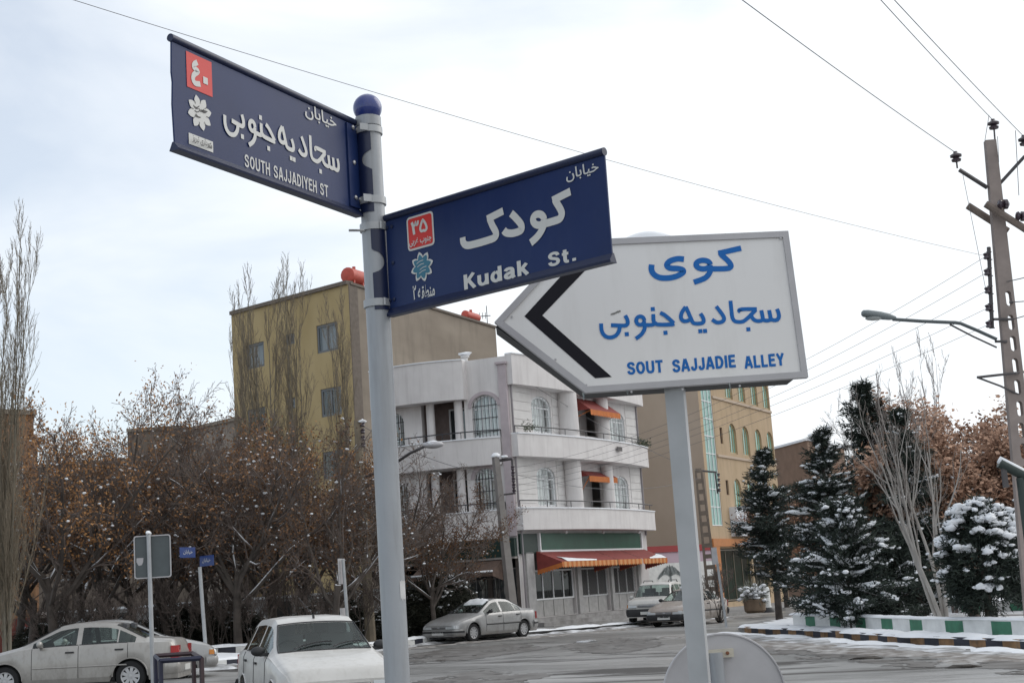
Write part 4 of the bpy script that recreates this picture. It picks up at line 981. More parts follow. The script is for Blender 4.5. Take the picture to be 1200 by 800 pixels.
M_signwhite = mat('white_sign_sheet', (0.78, 0.765, 0.75), 0.5, col2=(0.82, 0.805, 0.79), scale=1.5, grime=((.56, .54, .51), .30, 5, (2.2, 2.2, .35), None))
M_signblue = mat('blue_sign_ink', (0.010, 0.14, 0.46), 0.5, spec=.25)
M_alum = mat('aluminium_edge', (0.44, 0.43, 0.44), 0.5, var=0.08, scale=8, metal=0.2)
M_ink2 = mat('blue_black_vinyl', (0.012, 0.011, 0.016), 0.6, spec=.2)

# ---- main street-name pole
PP = at(455.4, 600, 5.0); PX, PY = PP.x, PP.y; ZP = at(429.5, 140, 5.0).z; PR = 0.043; gp = gz(PX)
pole = thing('street_sign_pole', 'tall grey steel pole in the foreground with a blue ball finial', 'pole', (PX, PY, gp))
mb = MB(); mb.lathe([(0.11, -.02), (0.11, .012), (PR + .004, .013), (PR, .05), (PR, ZP - gp)], (PX, PY, gp), n=32); mb.build('post', M_galv, pole, smooth=35)
mb = MB(); mb.lathe([(PR + .0035, ZP - .03), (PR + .0035, ZP + .004), (PR * .7, ZP + .012)], (PX, PY, 0), n=32); mb.build('collar', M_galv, pole, smooth=35)
mb = MB(); mb.ball((PX, PY, ZP + .041), .052, 32); mb.build('ball_finial', M_ballblue, pole, smooth=180)
# torn paper sticker on the post
zs0, zs1 = at(471, 702, 5).z, at(471, 680, 5).z; mb = MB(); n = 7; vs = []
for i in range(n + 1):
    a = -1.15 + 0.75 * i / n; dx, dy = math.sin(a + 1.6 + .25), -math.cos(a + 1.6 + .25)
    jt = 0.006 * math.sin(i * 2.3)
    vs += [(PX + dx * (PR + .001), PY + dy * (PR + .001), zs0 + jt), (PX + dx * (PR + .001), PY + dy * (PR + .001), zs1 - jt * .5)]
mb.add(vs, [(2 * i, 2 * i + 2, 2 * i + 3, 2 * i + 1) for i in range(n)]); mb.build('paper_sticker', mat('weathered_paper', (0.62, 0.61, 0.6), .9, var=.15, scale=30), pole)

def emblem(mb, fr, u, z, r, o, petals, m_out, m_in, inner=0.72, ru=1.0, rot=0.0):
    """blossom emblem: pointed petals, outline and inner fill"""
    def star(k, q): 
        pts = []
        for i in range(petals * 6):
            t = i / 6; ph = (t % 1); a = 2 * math.pi * t / petals + rot
            rr = 0.66 + 0.34 * (1 - abs(ph - .5) * 2) ** 0.8 if True else 1
            pts.append((u + ru * r * k * rr * math.sin(a), z + r * k * rr * math.cos(a)))
        return pts
    fpoly(mb, fr, star(1, 0), o, m_out)
    if m_in is not None: fpoly(mb, fr, star(inner, 0), o + .0012, m_in)
def rrect(u0, u1, z0, z1, r, n=4):
    pts = []
    for cx, cz, a0 in ((u1 - r, z1 - r, 0), (u0 + r, z1 - r, 90), (u0 + r, z0 + r, 180), (u1 - r, z0 + r, 270)):
        for i in range(n + 1):
            a = rad(a0 + 90 * i / n); pts.append((cx + r * math.cos(a), cz + r * math.sin(a)))
    return pts
def bracket(parent, side, x_edge, z0, z1, notch_z, notch_r):
    """strip bent round the pole, its free edge cut out in a half round; side -1 left, 1 right; x in pole radii"""
    c = Vector((-PX, -PY, 0)).normalized(); e = Vector((-c.y, c.x, 0)); r = PR + .003
    mb = MB(); rows = 48; cols = 10; vs = []
    for i in range(rows + 1):
        z = z0 + (z1 - z0) * i / rows; dz = abs(z - notch_z); xe = x_edge
        if dz < notch_r: xe += side * math.sqrt(notch_r ** 2 - dz ** 2) / PR
        xe = max(-.98, min(.98, xe)); a0 = math.asin(xe); a1 = side * 1.75
        for j in range(cols + 1):
            a = a0 + (a1 - a0) * j / cols; d = c * math.cos(a) + e * math.sin(a); vs.append((PX + d.x * r, PY + d.y * r, z))
    n = cols + 1; mb.add(vs, [(i * n + j, i * n + j + 1, (i + 1) * n + j + 1, (i + 1) * n + j) for i in range(rows) for j in range(cols)])
    return mb.build('mounting_bracket', M_navyd, parent, smooth=180)
def clamp(parent, x, y, z, h, tail=None, fr=None):
    mb = MB(); mb.lathe([(PR + .0035, z - h / 2), (PR + .0065, z - h / 2), (PR + .0065, z + h / 2), (PR + .0035, z + h / 2)], (x, y, 0), n=28)
    if tail:
        d = Vector(tail) - Vector((x, y, z)); d.z = 0; L = d.length; d.normalize(); nrm = Vector((-d.y, d.x, 0)) * .004
        p0 = Vector((x, y, z - h / 2)) + d * (PR * .6); p1 = p0 + d * (L - PR * .6)
        sgn = -1 if (Vector((0, 0, 0)) - p0).dot(nrm) < 0 else 1
        off = nrm.normalized() * sgn * (PR + .003)
        mb.prism([p0 + off, p1 + off, p1 + off + nrm * sgn, p0 + off + nrm * sgn], (0, 0, h))
    return mb.build('clamp', M_galv2, parent, smooth=35)

# the Persian line both big boards carry, as pen strokes (photo pixels of the arrow sign)
def r1(X, Y): return (820 + X / 11.43, 340 + Y / 11.43)
def r2(X, Y): return (690 + X / 8, 330 + Y / 8)
def r3(X, Y): return (695 + X / 11.43, 345 + Y / 11.43)
LINE = [[r1(412, 140), r1(424, 260), r1(438, 365), r1(470, 412), r1(530, 424), r1(585, 415), r1(640, 375), r1(695, 320), r1(752, 262)],
        [r1(545, 292), r1(528, 270), r1(560, 256), r1(640, 252), r1(765, 252)],
        [r1(690, 345), r1(720, 388), r1(765, 410), r1(820, 408), r1(850, 390)], [r1(824, 268), r1(838, 330), r1(852, 392), r1(890, 406), r1(930, 402), r1(952, 388)],
        [r1(930, 266), r1(942, 330), r1(956, 385), r1(990, 400), r1(1035, 396), r1(1060, 360), r1(1056, 305), r1(1034, 250)],
        [r1(220, 215), r1(268, 278), r1(315, 345), r1(325, 392), r1(290, 425), r1(228, 430), r1(165, 392)],
        [r2(1046, 298), r2(1070, 335), r2(1076, 372), r2(1052, 390), r2(985, 388), r2(958, 345), r2(932, 285), r2(908, 234)],
        [r2(908, 236), r2(872, 290), r2(864, 338), r2(885, 366), r2(920, 368), r2(956, 352)],
        [r3(430, 280), r3(460, 340), r3(462, 390), r3(430, 415), r3(350, 415), r3(240, 410)],
        [r3(358, 425), r3(345, 495), r3(295, 555), r3(215, 575), r3(150, 545), r3(115, 480), r3(108, 388)],
        [r3(632 + 54 * math.cos(t), 350 + 56 * math.sin(t)) for t in np.linspace(0, 2 * math.pi, 15)],
        [r3(680, 385), r3(692, 450), r3(650, 530), r3(572, 592)], [r3(660, 405), r3(780, 408), r3(815, 385), r3(808, 330), r3(806, 262)],
        [r3(898, 245), r3(958, 275), r3(1030, 335), r3(1082, 385)], [r3(1088, 392), r3(1040, 402), r3(870, 402), r3(828, 378)]]
DOTS = [r1(652, 522), r2(1046, 463), r2(1090, 461), r3(452, 530), r3(800, 195), r3(970, 512)]
def pen_line(mb, fr, fmap, w, o):
    for k, l in enumerate(LINE): stroke(mb, fr, [fmap(p) for p in l], w, o + .00015 * k)
    for d in DOTS:
        u, z = fmap(d); q = w * .52; fpoly(mb, fr, [(u - q, z - q), (u + q, z - q), (u + q, z + q), (u - q, z + q)], o)
# ---- upper plate (left): South Sajjadiyeh
S0 = at(416.3, 141.3, 4.98); S1 = at(202, 108, 4.085)
FS = Frame((S1.x, S1.y), (S0.x, S0.y)); LS = FS.len
zt, zb = 3.318, 2.957
T = 0.006
sp = thing('street_name_plate', 'upper navy street name plate reading SOUTH SAJJADIYEH ST, pointing left from the pole', 'street sign', FS.P(LS, zb, 0))
mb = MB(); fslab(mb, FS, [(0.006, zb + .02), (LS, zb + .02), (LS, zt - .02), (0.004, zt - .02), (.0, zt - .12), (.004, zt - .15), (0, zt - .22)], -T, 0); mb.build('plate', M_navy, sp)
mb = MB(); mb.tube([FS.P(0, zt - .012, -.003), FS.P(LS, zt - .012, -.003)], .0125, 12); mb.build('top_rail', M_navyd, sp, smooth=40)
mb = MB()
mb.prism([FS.P(0.0, zb + .026, .0), FS.P(0, zb + .006, .016), FS.P(0, zb, .014), FS.P(0, zb, -.018), FS.P(0, zb + .026, -.006)], FS.u * LS); mb.build('bottom_rail', M_navyd, sp)
ue = FS.U(407, 190); mb = MB(); fslab(mb, FS, [(ue, zb + .028), (LS + .005, zb + .028), (LS + .005, zt - .028), (ue, zt - .028)], .001, .006); mb.build('end_plate', M_navy, sp)
for (px, py) in ((411.5, 150), (416.5, 153), (413, 191), (415, 232), (420, 234.5)):
    u, z = FS.hit(px, py); mb = MB(); mb.lathe([(.0085, .006), (.0085, .010), (.004, .013), (0.0001, .0135)], FS.P(u, z, 0), FS.n, 10); mb.build('bolt', M_bolt, sp, smooth=40)
bracket(sp, -1, .12, zb + .012, zt - .028, FS.Z(433, 196), .032)
clamp(sp, PX, PY, at(433, 154.5, 5).z, .024, FS.P(LS - .01, 0, 0)); clamp(sp, PX, PY, at(441, 236.5, 5).z, .026, FS.P(LS - .01, 0, 0))
lt = MB(); o = .002
text_on(lt, FS, '\uFEE5\uFE8E\uFE91\uFE8E\uFEF4\uFEA7', FS.U(357, 140), FS.U(393.5, 145), FS.Z(375, 146.5), FS.Z(375, 128.5), o, .012)
def uz(fr, pts): return [fr.hit(px, py) for px, py in pts]
_fa = Frame((at(804, 600, 5.6).x - 1, 5.55), (at(804, 600, 5.6).x, 5.55))
_a0, _a1 = _fa.hit(704, 390, .01)[0], _fa.hit(915.5, 375, .01)[0]; _z1, _z0 = _fa.hit(*r1(412, 140), .01)[1], _fa.hit(*r3(215, 600), .01)[1]
_s0, _s1 = FS.U(262, 150), FS.U(397, 190); _t1, _t0 = FS.Z(362, 158.5), FS.Z(270, 160.5)
def to_south(p):
    u, z = _fa.hit(p[0], p[1], .01); return (_s0 + (u - _a0) / (_a1 - _a0) * (_s1 - _s0), _t0 + (z - _z0) / (_z1 - _z0) * (_t1 - _t0))
lt.build('lettering', M_reflect, sp); lt = MB()
pen_line(lt, FS, to_south, .0145, o)
lt.build('lettering', M_reflect, sp); lt = MB()
pen_text(lt, FS, 'SOUTH SAJJADIYEH ST', FS.U(286, 185), FS.U(384, 225), FS.Z(335, 213.5), FS.Z(335, 199), o, .155)
lt.build('lettering', M_reflect, sp)
nb = MB(); q = uz(FS, [(217.5, 61.5), (248, 72), (248, 112.5), (218.8, 103)]); a, b = (q[0][0] + q[3][0]) / 2, (q[1][0] + q[2][0]) / 2; c, d = (q[3][1] + q[2][1]) / 2, (q[0][1] + q[1][1]) / 2
fpoly(nb, FS, [(a, c), (b, c), (b, d), (a, d)], .0015, 0)
stroke(nb, FS, uz(FS, [(230.5, 73.5), (227, 75.5), (226.5, 79.5), (231, 84), (226.5, 88), (225.5, 93), (228, 98), (234, 99)]), .017, .0028, 1)
q = uz(FS, [(240, 95)])[0]; fpoly(nb, FS, [(q[0] - .011, q[1] - .011), (q[0] + .011, q[1] - .011), (q[0] + .011, q[1] + .011), (q[0] - .011, q[1] + .011)], .0028, 1)
nb.build('number_panel', [M_red, M_reflect], sp)
em = MB(); u, z = FS.hit(233.5, 132.5); emblem(em, FS, u, z, .055, .002, 8, 0, None, ru=1.05, rot=.12)
for k in range(9):
    r_ = random.Random(k); uu, zz = u + r_.uniform(-.026, .026), z + r_.uniform(-.016, .018); stroke(em, FS, [(uu - .011, zz + r_.uniform(-.006, .006)), (uu, zz - .004), (uu + .012, zz + r_.uniform(-.004, .007))], .0028, .0034, 1)
for k in range(8):
    a = 2 * math.pi * (k + .0) / 8 + .12; stroke(em, FS, [(u + .03 * math.sin(a), z + .03 * math.cos(a)), (u + .042 * math.sin(a), z + .042 * math.cos(a))], .002, .0034, 1)
em.build('blossom_emblem', [M_reflect, M_ink], sp)
lp = MB(); q = uz(FS, [(220.5, 156), (249, 166), (249, 179), (220.5, 168.5)]); a, b = q[0][0], q[1][0]; c, d = (q[3][1] + q[2][1]) / 2, (q[0][1] + q[1][1]) / 2
fpoly(lp, FS, [(a, c), (b, c), (b, d), (a, d)], .0018, 0); text_on(lp, FS, '\uFEB0\uFBFE\uFEAE\uFE92\uFE97 \uFBFC\uFEAD\uFE8D\uFEA9\uFEAE\uFEEC\uFEB7', a + .006, b - .006, c + .004, d - .004, .003, .02, 1); lp.build('city_label', [M_reflect, M_ink], sp)

# ---- lower plate (right): Kudak St.
K0 = at(451.9, 251.9, 4.98); K1 = Vector((0.3260671, 4.35470044, 0))
FK = Frame((K0.x, K0.y), (K1.x, K1.y)); LK = FK.len; zt, zb = 2.960, 2.592
kp = thing('street_name_plate', 'lower navy street name plate reading Kudak St., pointing right from the pole', 'street sign', FK.P(0, zb, 0))
mb = MB(); fslab(mb, FK, [(-.004, zb + .02), (LK - .002, zb + .02), (LK, zt - .02), (-.002, zt - .02)], -T, 0); mb.build('plate', M_navy, kp)
mb = MB(); mb.tube([FK.P(-.004, zt - .013, -.003), FK.P(LK, zt - .013, -.003)], .0135, 12); mb.build('top_rail', M_navyd, kp, smooth=40)
mb = MB(); mb.prism([FK.P(-.01, zb + .03, .0), FK.P(-.01, zb + .008, .016), FK.P(-.01, zb, .014), FK.P(-.01, zb, -.018), FK.P(-.01, zb + .03, -.006)], FK.u * (LK + .012)); mb.build('bottom_rail', M_navyd, kp)
bracket(kp, 1, -.25, zb + .025, zt - .045, FK.Z(440, 311), .040)
clamp(kp, PX, PY, at(446, 267, 5).z, .026, FK.P(-.035, 0, 0)); clamp(kp, PX, PY, at(448, 356, 5).z, .026, FK.P(-.035, 0, 0))
zc = at(418, 273.5, 5).z; mb = MB(); mb.tube([Vector((PX, PY, zc)) + Vector((-.028, -.034, 0)), Vector((PX, PY, zc)) + Vector((-.085, -.034, .004))], .0045, 8); mb.build('clamp_bolt', M_bolt, kp, smooth=40)
for (px, py) in ((454, 267), (459.5, 265.5), (461, 308), (457.5, 352), (462.5, 350.5)):
    u, z = FK.hit(px, py); mb = MB(); mb.lathe([(.0065, 0), (.0065, .004), (.0001, .0062)], FK.P(u, z, .0), FK.n, 10); mb.build('bolt', M_navyd, kp, smooth=40)
def zk(X, Y): return (420 + X / 3.6375, 160 + Y / 3.6375)
def z7(X, Y): return (580 + X / 8, 170 + Y / 8)
def z8(X, Y): return (580 + X / 8, 250 + Y / 8)
def z5(X, Y): return (430 + X / 8, 230 + Y / 8)
lt = MB(); o = .002; W = .0255
def kaf(mb, fr, end, rest, w, o):
    """arm of the kaf, run a little past the corner, then the stem and base"""
    c = rest[0]; d = Vector((c[0] - end[0], c[1] - end[1])).normalized() * (w * .42); stroke(mb, fr, [end, (c[0] + d.x, c[1] + d.y)], w, o + .0004, smooth=False)
    stroke(mb, fr, rest, w, o)
kaf(lt, FK, FK.hit(*z7(712, 436)), uz(FK, [z7(566, 510), z7(580, 540), z7(616, 600), z7(630, 645), z7(612, 690), z7(560, 712), z7(470, 738)]), W, o)
ring = [(410 + 52 * math.cos(t) + 3, 700 + 52 * math.sin(t)) for t in np.linspace(0, 2 * math.pi, 17)]
stroke(lt, FK, uz(FK, [z7(*p) for p in ring]), W * .95, o + .0004)                              # vav ring and tail
stroke(lt, FK, uz(FK, [z8(462, 60), z8(462, 110), z8(440, 165), z8(400, 222), z8(340, 278)]), W, o + .0006)
stroke(lt, FK, uz(FK, [z7(155, 640), z7(205, 690), z7(248, 745), z7(252, 790), z8(225, 172), z8(165, 188), z8(110, 182), z8(86, 158)]), W, o)   # dal
kaf(lt, FK, FK.hit(*zk(619, 318)), uz(FK, [zk(560, 348), zk(572, 378), zk(588, 410), zk(583, 430), zk(555, 442), zk(500, 458), zk(465, 464), zk(449, 452), zk(446, 430)]), W, o)
lt.build('lettering', M_reflect, kp); lt = MB()
pen_text(lt, FK, 'Kudak', FK.U(544, 330), FK.U(620, 315), FK.Z(582, 330.5), FK.Z(582, 312.5), o, .2)
lt.build('lettering', M_reflect, kp); lt = MB()
pen_text(lt, FK, 'St.', FK.U(643, 305), FK.U(676, 298), FK.Z(660, 309), FK.Z(660, 292.5), o, .2)
lt.build('lettering', M_reflect, kp); lt = MB()
text_on(lt, FK, '\uFEE5\uFE8E\uFE91\uFE8E\uFEF4\uFEA7', FK.U(663.5, 200), FK.U(702, 198), FK.Z(683, 209.5), FK.Z(683, 193), o, .012)
lt.build('lettering', M_reflect, kp); lt = MB()
text_on(lt, FK, '\u06F2', FK.U(484.5, 345), FK.U(488.5, 345), FK.Z(487, 351), FK.Z(487, 334.5), o, .02)
lt.build('lettering', M_reflect, kp); lt = MB()
text_on(lt, FK, '\uFEEA\uFED8\uFEC4\uFEE8\uFEE3', FK.U(491.5, 343), FK.U(510, 340), FK.Z(501, 348.5), FK.Z(501, 333), o, .02)
lt.build('lettering', M_reflect, kp)
nb = MB(); q = uz(FK, [z5(372, 210), z5(622, 130), z5(636, 450), z5(390, 525)]); a = (q[0][0] + q[3][0]) / 2; b = (q[1][0] + q[2][0]) / 2; c = (q[2][1] + q[3][1]) / 2; d = (q[0][1] + q[1][1]) / 2
fpoly(nb, FK, rrect(a, b, c, d, .014), .0015, 1); fpoly(nb, FK, rrect(a + .007, b - .007, c + .007, d - .007, .009), .0024, 0)
stroke(nb, FK, uz(FK, [z5(425, 248), z5(437, 280), z5(450, 360)]), .0115, .0034, 1)
stroke(nb, FK, uz(FK, [z5(433, 262), z5(443, 280), z5(456, 272), z5(462, 245), z5(468, 270), z5(482, 262), z5(486, 228)]), .008, .0036, 1)
stroke(nb, FK, uz(FK, [z5(525, 225), z5(512, 270), z5(506, 305), z5(516, 328), z5(535, 322), z5(552, 322), z5(566, 300), z5(556, 260), z5(535, 228), z5(522, 222)]), .0095, .0034, 1)
text_on(nb, FK, '\uFBFD\uFE91\uFEAE\uFECF \uFE8F\uFEEE\uFEE8\uFE9F', a + .012, b - .012, c + (d - c) * .10, c + (d - c) * .34, .0034, .02, 1); nb.build('number_panel', [M_red, M_reflect], kp)
em = MB(); u, z = FK.hit(*z5(520, 660)); emblem(em, FK, u, z, .0545, .002, 8, 0, 1, .82, 1.0, .2)
for k in range(4):
    r_ = random.Random(k + 5); uu, zz = u + r_.uniform(-.012, .012), z - .018 + .012 * k; stroke(em, FK, [(uu - .016, zz - .004), (uu, zz + .002), (uu + .016, zz + .003)], .0022, .0042, 0)
em.build('blossom_emblem', [M_reflect, M_teal], kp)

# ---- arrow sign: Sout Sajjadie Alley
Q = at(804, 600, 5.6); AX, AY = Q.x, Q.y; FA = Frame((AX - 1, AY - .05), (AX, AY - .05)); ga = gz(AX)
ZA0, ZA1 = FA.Z(815, 449, .05), FA.Z(800, 275, .05)
asn = thing('arrow_street_sign', 'white arrow shaped sign pointing left with blue lettering on a square post', 'direction sign', (AX, AY, ga))
outl = [FA.hit(946.5, 442.5), FA.hit(923, 271.5), FA.hit(668, 282.5), FA.hit(579.5, 378), FA.hit(686, 460.5)]
def inset(P, d):
    n = len(P); out = []; ar = sum(P[i][0] * P[(i + 1) % n][1] - P[(i + 1) % n][0] * P[i][1] for i in range(n)); sg = 1 if ar > 0 else -1
    for i in range(n):
        p0, p1, p2 = Vector(P[i - 1]), Vector(P[i]), Vector(P[(i + 1) % n]); e1 = (p1 - p0).normalized(); e2 = (p2 - p1).normalized()
        n1 = Vector((-e1.y, e1.x)) * sg; n2 = Vector((-e2.y, e2.x)) * sg; b = (n1 + n2).normalized(); out.append(tuple(p1 + b * (d / max(.3, b.dot(n1)))))
    return out
inn = inset(outl, .024)
mb = MB(); fslab(mb, FA, inset(outl, .003), -.02, .008); mb.build('panel', M_signwhite, asn)
# folded edge frame standing proud of the sheet
mb = MB(); n = 5; vs = [FA.P(p[0], p[1], -.024) for p in outl] + [FA.P(p[0], p[1], .016) for p in outl] + [FA.P(p[0], p[1], .016) for p in inn] + [FA.P(p[0], p[1], .009) for p in inn]
mb.add(vs, [(k * n + i, k * n + (i + 1) % n, (k + 1) * n + (i + 1) % n, (k + 1) * n + i) for k in range(3) for i in range(n)]); mb.build('edge_frame', M_alum, asn)
# second panel facing the other way, hung behind on a dark carcass
back = [(p[0] - (.045 if p[0] > .8 else -.004), p[1] + (.004 if p[1] < (ZA0 + ZA1) / 2 else -.012)) for p in outl]
mb = MB(); fslab(mb, FA, back, -.20, -.026); mb.build('carcass', mat('dark_steel_carcass', (0.03, 0.03, 0.032), .6), asn)
mb = MB(); fslab(mb, FA, inset(back, .004), -.215, -.202); mb.build('rear_panel', mat('dull_steel', (0.10, .10, .105), .5), asn)
# square post with the bright side face
mb = MB(); w = .072; pw = FA.n; zpt = ZA0 + .02
cx = FA.U(786.5, 470, -.07)
rot = Matrix.Rotation(rad(-14), 3, 'Z')
mb.box((AX, AY + .02, (ga + zpt) / 2), (w, w, zpt - ga), rot); mb.build('post', M_galv2, asn)
mb = MB(); mb.box((AX, AY + .02, ga + .006), (.2, .2, .012), rot); mb.build('base_plate', M_galv2, asn)
bt = MB(); bo = []
for (px, py) in ((915, 279), (933, 350), (942, 437), (867, 452), (800, 456), (740, 459), (687, 451), (651, 421), (600, 371), (634, 327), (700, 285), (780, 277.5), (850, 274.5)):
    u, z = FA.hit(px, py, .016); bt = MB(); bt.lathe([(.0045, 0), (.0045, .002), (.0001, .0035)], FA.P(u, z, .013), FA.n, 8); bt.build('screw', M_alum, asn, smooth=60)
lt = MB(); o = .0095
chev = [(714.5, 443), (693, 444), (614, 370.5), (669, 309), (696, 303), (634.5, 370)]
chev = [FA.hit(*p, .0095) for p in ((717, 441.5), (697.5, 443), (614.5, 370.5), (676, 303), (699, 303), (635.5, 369.5))]
fpoly(lt, FA, chev, o, 0); lt.build('chevron', M_ink2, asn)
lt = MB()
def z9(X, Y): return (730 + X / 8, 260 + Y / 8)
def ha(pts): return [FA.hit(px, py, .0095) for px, py in pts]
W = .0215
kaf(lt, FA, ha([z9(1108, 246)])[0], ha([z9(915, 290), z9(928, 312), z9(985, 365), z9(1012, 405), z9(1000, 430), z9(950, 438), z9(840, 440)]), W, o)
stroke(lt, FA, ha([z9(752 + 66 * math.cos(t), 400 + 40 * math.sin(t)) for t in np.linspace(0, 2 * math.pi, 17)]), W, o + .0004)
stroke(lt, FA, ha([z9(818, 420), z9(815, 470), z9(770, 525), z9(665, 566)]), W, o + .0006)
stroke(lt, FA, ha([z9(572, 350), z9(510, 346), z9(440, 368), z9(412, 405), z9(440, 432), z9(520, 438), z9(562, 452), z9(558, 478), z9(500, 510), z9(420, 526), z9(340, 520), z9(290, 490), z9(268, 450), z9(270, 400)]), W * 1.05, o)
lt.build('lettering', M_signblue, asn); lt = MB()
pen_line(lt, FA, lambda p: FA.hit(p[0], p[1], .0095), .0152, o)
lt.build('lettering', M_signblue, asn); lt = MB()
pen_text(lt, FA, 'SOUT', FA.U(735, 430, o), FA.U(777, 430, o), FA.Z(756, 437.5, o), FA.Z(756, 423, o), o, .21)
lt.build('lettering', M_signblue, asn); lt = MB()
pen_text(lt, FA, 'SAJJADIE', FA.U(788, 428, o), FA.U(862, 425, o), FA.Z(825, 433.7, o), FA.Z(825, 419, o), o, .21, shear=.004)
lt.build('lettering', M_signblue, asn); lt = MB()
pen_text(lt, FA, 'ALLEY', FA.U(872.5, 425, o), FA.U(919, 422, o), FA.Z(896, 430.3, o), FA.Z(896, 415.8, o), o, .21, shear=.003)
lt.build('lettering', M_signblue, asn)
mb = MB(); r_ = random.Random(3)
for k in range(5):
    u, z = FA.hit(717 + k * 2.2, 368 - k * .8, .0095); fpoly(mb, FA, [(u + .007 * r_.uniform(.5, 1.2) * math.cos(a), z + .004 * r_.uniform(.5, 1.2) * math.sin(a)) for a in np.linspace(0, 6.28, 9)[:-1]], o + .0003 + .0001 * k)
mb.build('dirt_mark', mat('grey_dirt', (0.20, .20, .19), .9), asn)
# snow heaped on the sign's top edge
mb = MB(); n = 24; vs = []
for i in range(n + 1):
    px = 705 + (795 - 705) * i / n; t = i / n; h = .036 * max(0, math.sin(math.pi * min(1, max(0, (t - .28) / .72)))) ** .8 + .006 * math.sin(math.pi * t) ** .5
    if px > 793: h = .001
    u, z = FA.hit(px, 279.6 - (px - 730) * .0296, 0)
    for j in range(7):
        a = math.pi * j / 6; vs.append(FA.P(u, z - .004 + h * math.sin(a), -.055 + .062 * math.cos(a)))
mb.add(vs, [(i * 7 + j, i * 7 + j + 1, (i + 1) * 7 + j + 1, (i + 1) * 7 + j) for i in range(n) for j in range(6)])
tag(mb.build('snow_heap', M_snow, smooth=180), 'smooth heap of snow lying on top of the white arrow sign', 'snow')
M_ice = glass('ice', (0.85, .9, .92), .1, .1)
for (px, L, lab) in ((683.5, .028, 'short icicle hanging under the lower left corner of the arrow sign'), (855, .034, 'thin icicle hanging under the arrow sign right of its post'), (735, .018, 'tiny icicle hanging under the arrow sign left of its post')):
    u, z = FA.hit(px, 461 - (px - 686) * .066, 0); mb = MB(); mb.lathe([(.004, .004), (.0035, -.3 * L), (.0022, -.7 * L), (.0003, -L)], FA.P(u, z, .0), n=8); tag(mb.build('icicle', M_ice, smooth=60), lab, 'icicle')

# ---- round sign seen from behind
D = at(849, 816, 6.35); rs = thing('round_traffic_sign', 'round traffic sign seen from its grey back beside the arrow sign post', 'traffic sign', (D.x, D.y - .05, gz(D.x)))
R0 = 71.5 * 6.35 / F
fd = Frame((D.x, D.y), (D.x + 1, D.y + .08))
M_greyback = mat('grey_sign_back', (0.085, 0.11, 0.12), .75, var=.12, scale=5, spec=.15, grime=((.2, .21, .21), .4, 9, (1, 1, .4), None))
mb = MB(); mb.lathe([(R0 - .006, -.004), (R0 - .006, .0)], D, fd.n, 72); mb.build('disc', M_greyback, rs)
mb = MB(); mb.lathe([(R0 - .008, -.008), (R0, -.008), (R0 + .001, .004), (R0 - .001, .012), (R0 - .007, .012), (R0 - .008, .004)], D, fd.n, 72); mb.build('rim', M_alum, rs, smooth=40)
zbk = at(840, 766, 6.28).z; ub = 0
mb = MB(); fbox(mb, fd, -.125, .05, zbk - .018, zbk + .018, .004, .034); mb.build('bracket', mat('cream_bracket', (0.50, 0.46, 0.38), .6, var=.2, scale=20), rs)
u, z = at(848, 766, 6.28).x, 0
mb = MB(); mb.lathe([(.008, 0), (.008, .006), (.0001, .008)], fd.P(.022, zbk, .034), fd.n, 6); mb.build('bolt', mat('rusty_bolt', (.2, .08, .04), .8), rs)
mb = MB(); mb.lathe([(.03, gz(D.x)), (.03, zbk + .005)], fd.P(-.028, 0, .036), n=20); mb.build('post', M_galv, rs, smooth=40)

# ---- rectangular sign seen from behind (left)
Y0 = 23.0; A1, B1 = at(157, 650, Y0), at(200.5, 650, Y0 + .1); fx = Frame((A1.x, A1.y), (B1.x, B1.y)); zt, zb = at(178, 626.5, Y0).z, at(178, 677, Y0).z
bs = thing('sign_back', 'dark grey back of a rectangular road sign on a post before the silver sedan', 'road sign', fx.P(.25, gz(A1.x), .1))
M_greysign = mat('dark_grey_sign_back', (0.085, 0.10, 0.105), .55, var=.1, metal=.1)
mb = MB(); fslab(mb, fx, rrect(0, fx.len, zb, zt, .04), -.012, 0); mb.build('panel', M_greysign, bs)
mb = MB(); P_ = rrect(0, fx.len, zb, zt, .04); I_ = rrect(.018, fx.len - .018, zb + .018, zt - .018, .03); n = len(P_)
mb.add([fx.P(p[0], p[1], -.016) for p in P_] + [fx.P(p[0], p[1], .02) for p in P_] + [fx.P(p[0], p[1], .02) for p in I_] + [fx.P(p[0], p[1], .001) for p in I_], [(k * n + i, k * n + (i + 1) % n, (k + 1) * n + (i + 1) % n, (k + 1) * n + i) for k in range(3) for i in range(n)]); mb.build('rim', M_alum, bs)
xu = fx.U(174.5, 650, .06); p_ = fx.P(xu, 0, .05); mb = MB(); mb.tube([(p_.x + .02, p_.y, gz(p_.x)), (p_.x, p_.y, zt + .03)], .034, 14); mb.build('post', M_galv2, bs, smooth=40)
mb = MB(); mb.lump((p_.x, p_.y, zt + .035), .05, random.Random(1), .6); mb.build('snow_cap', M_snow, bs, smooth=180)
mb = MB(); xs_ = fx.U(164, 658); zz = fx.Z(164, 658); fpoly(mb, fx, [(xs_ - .05, zz + .06), (xs_ - .055, zz), (xs_ - .02, zz - .06), (xs_ + .03, zz - .05), (xs_ + .05, zz), (xs_ + .055, zz + .06)][::-1], .003); mb.build('sticker', M_alum, bs)

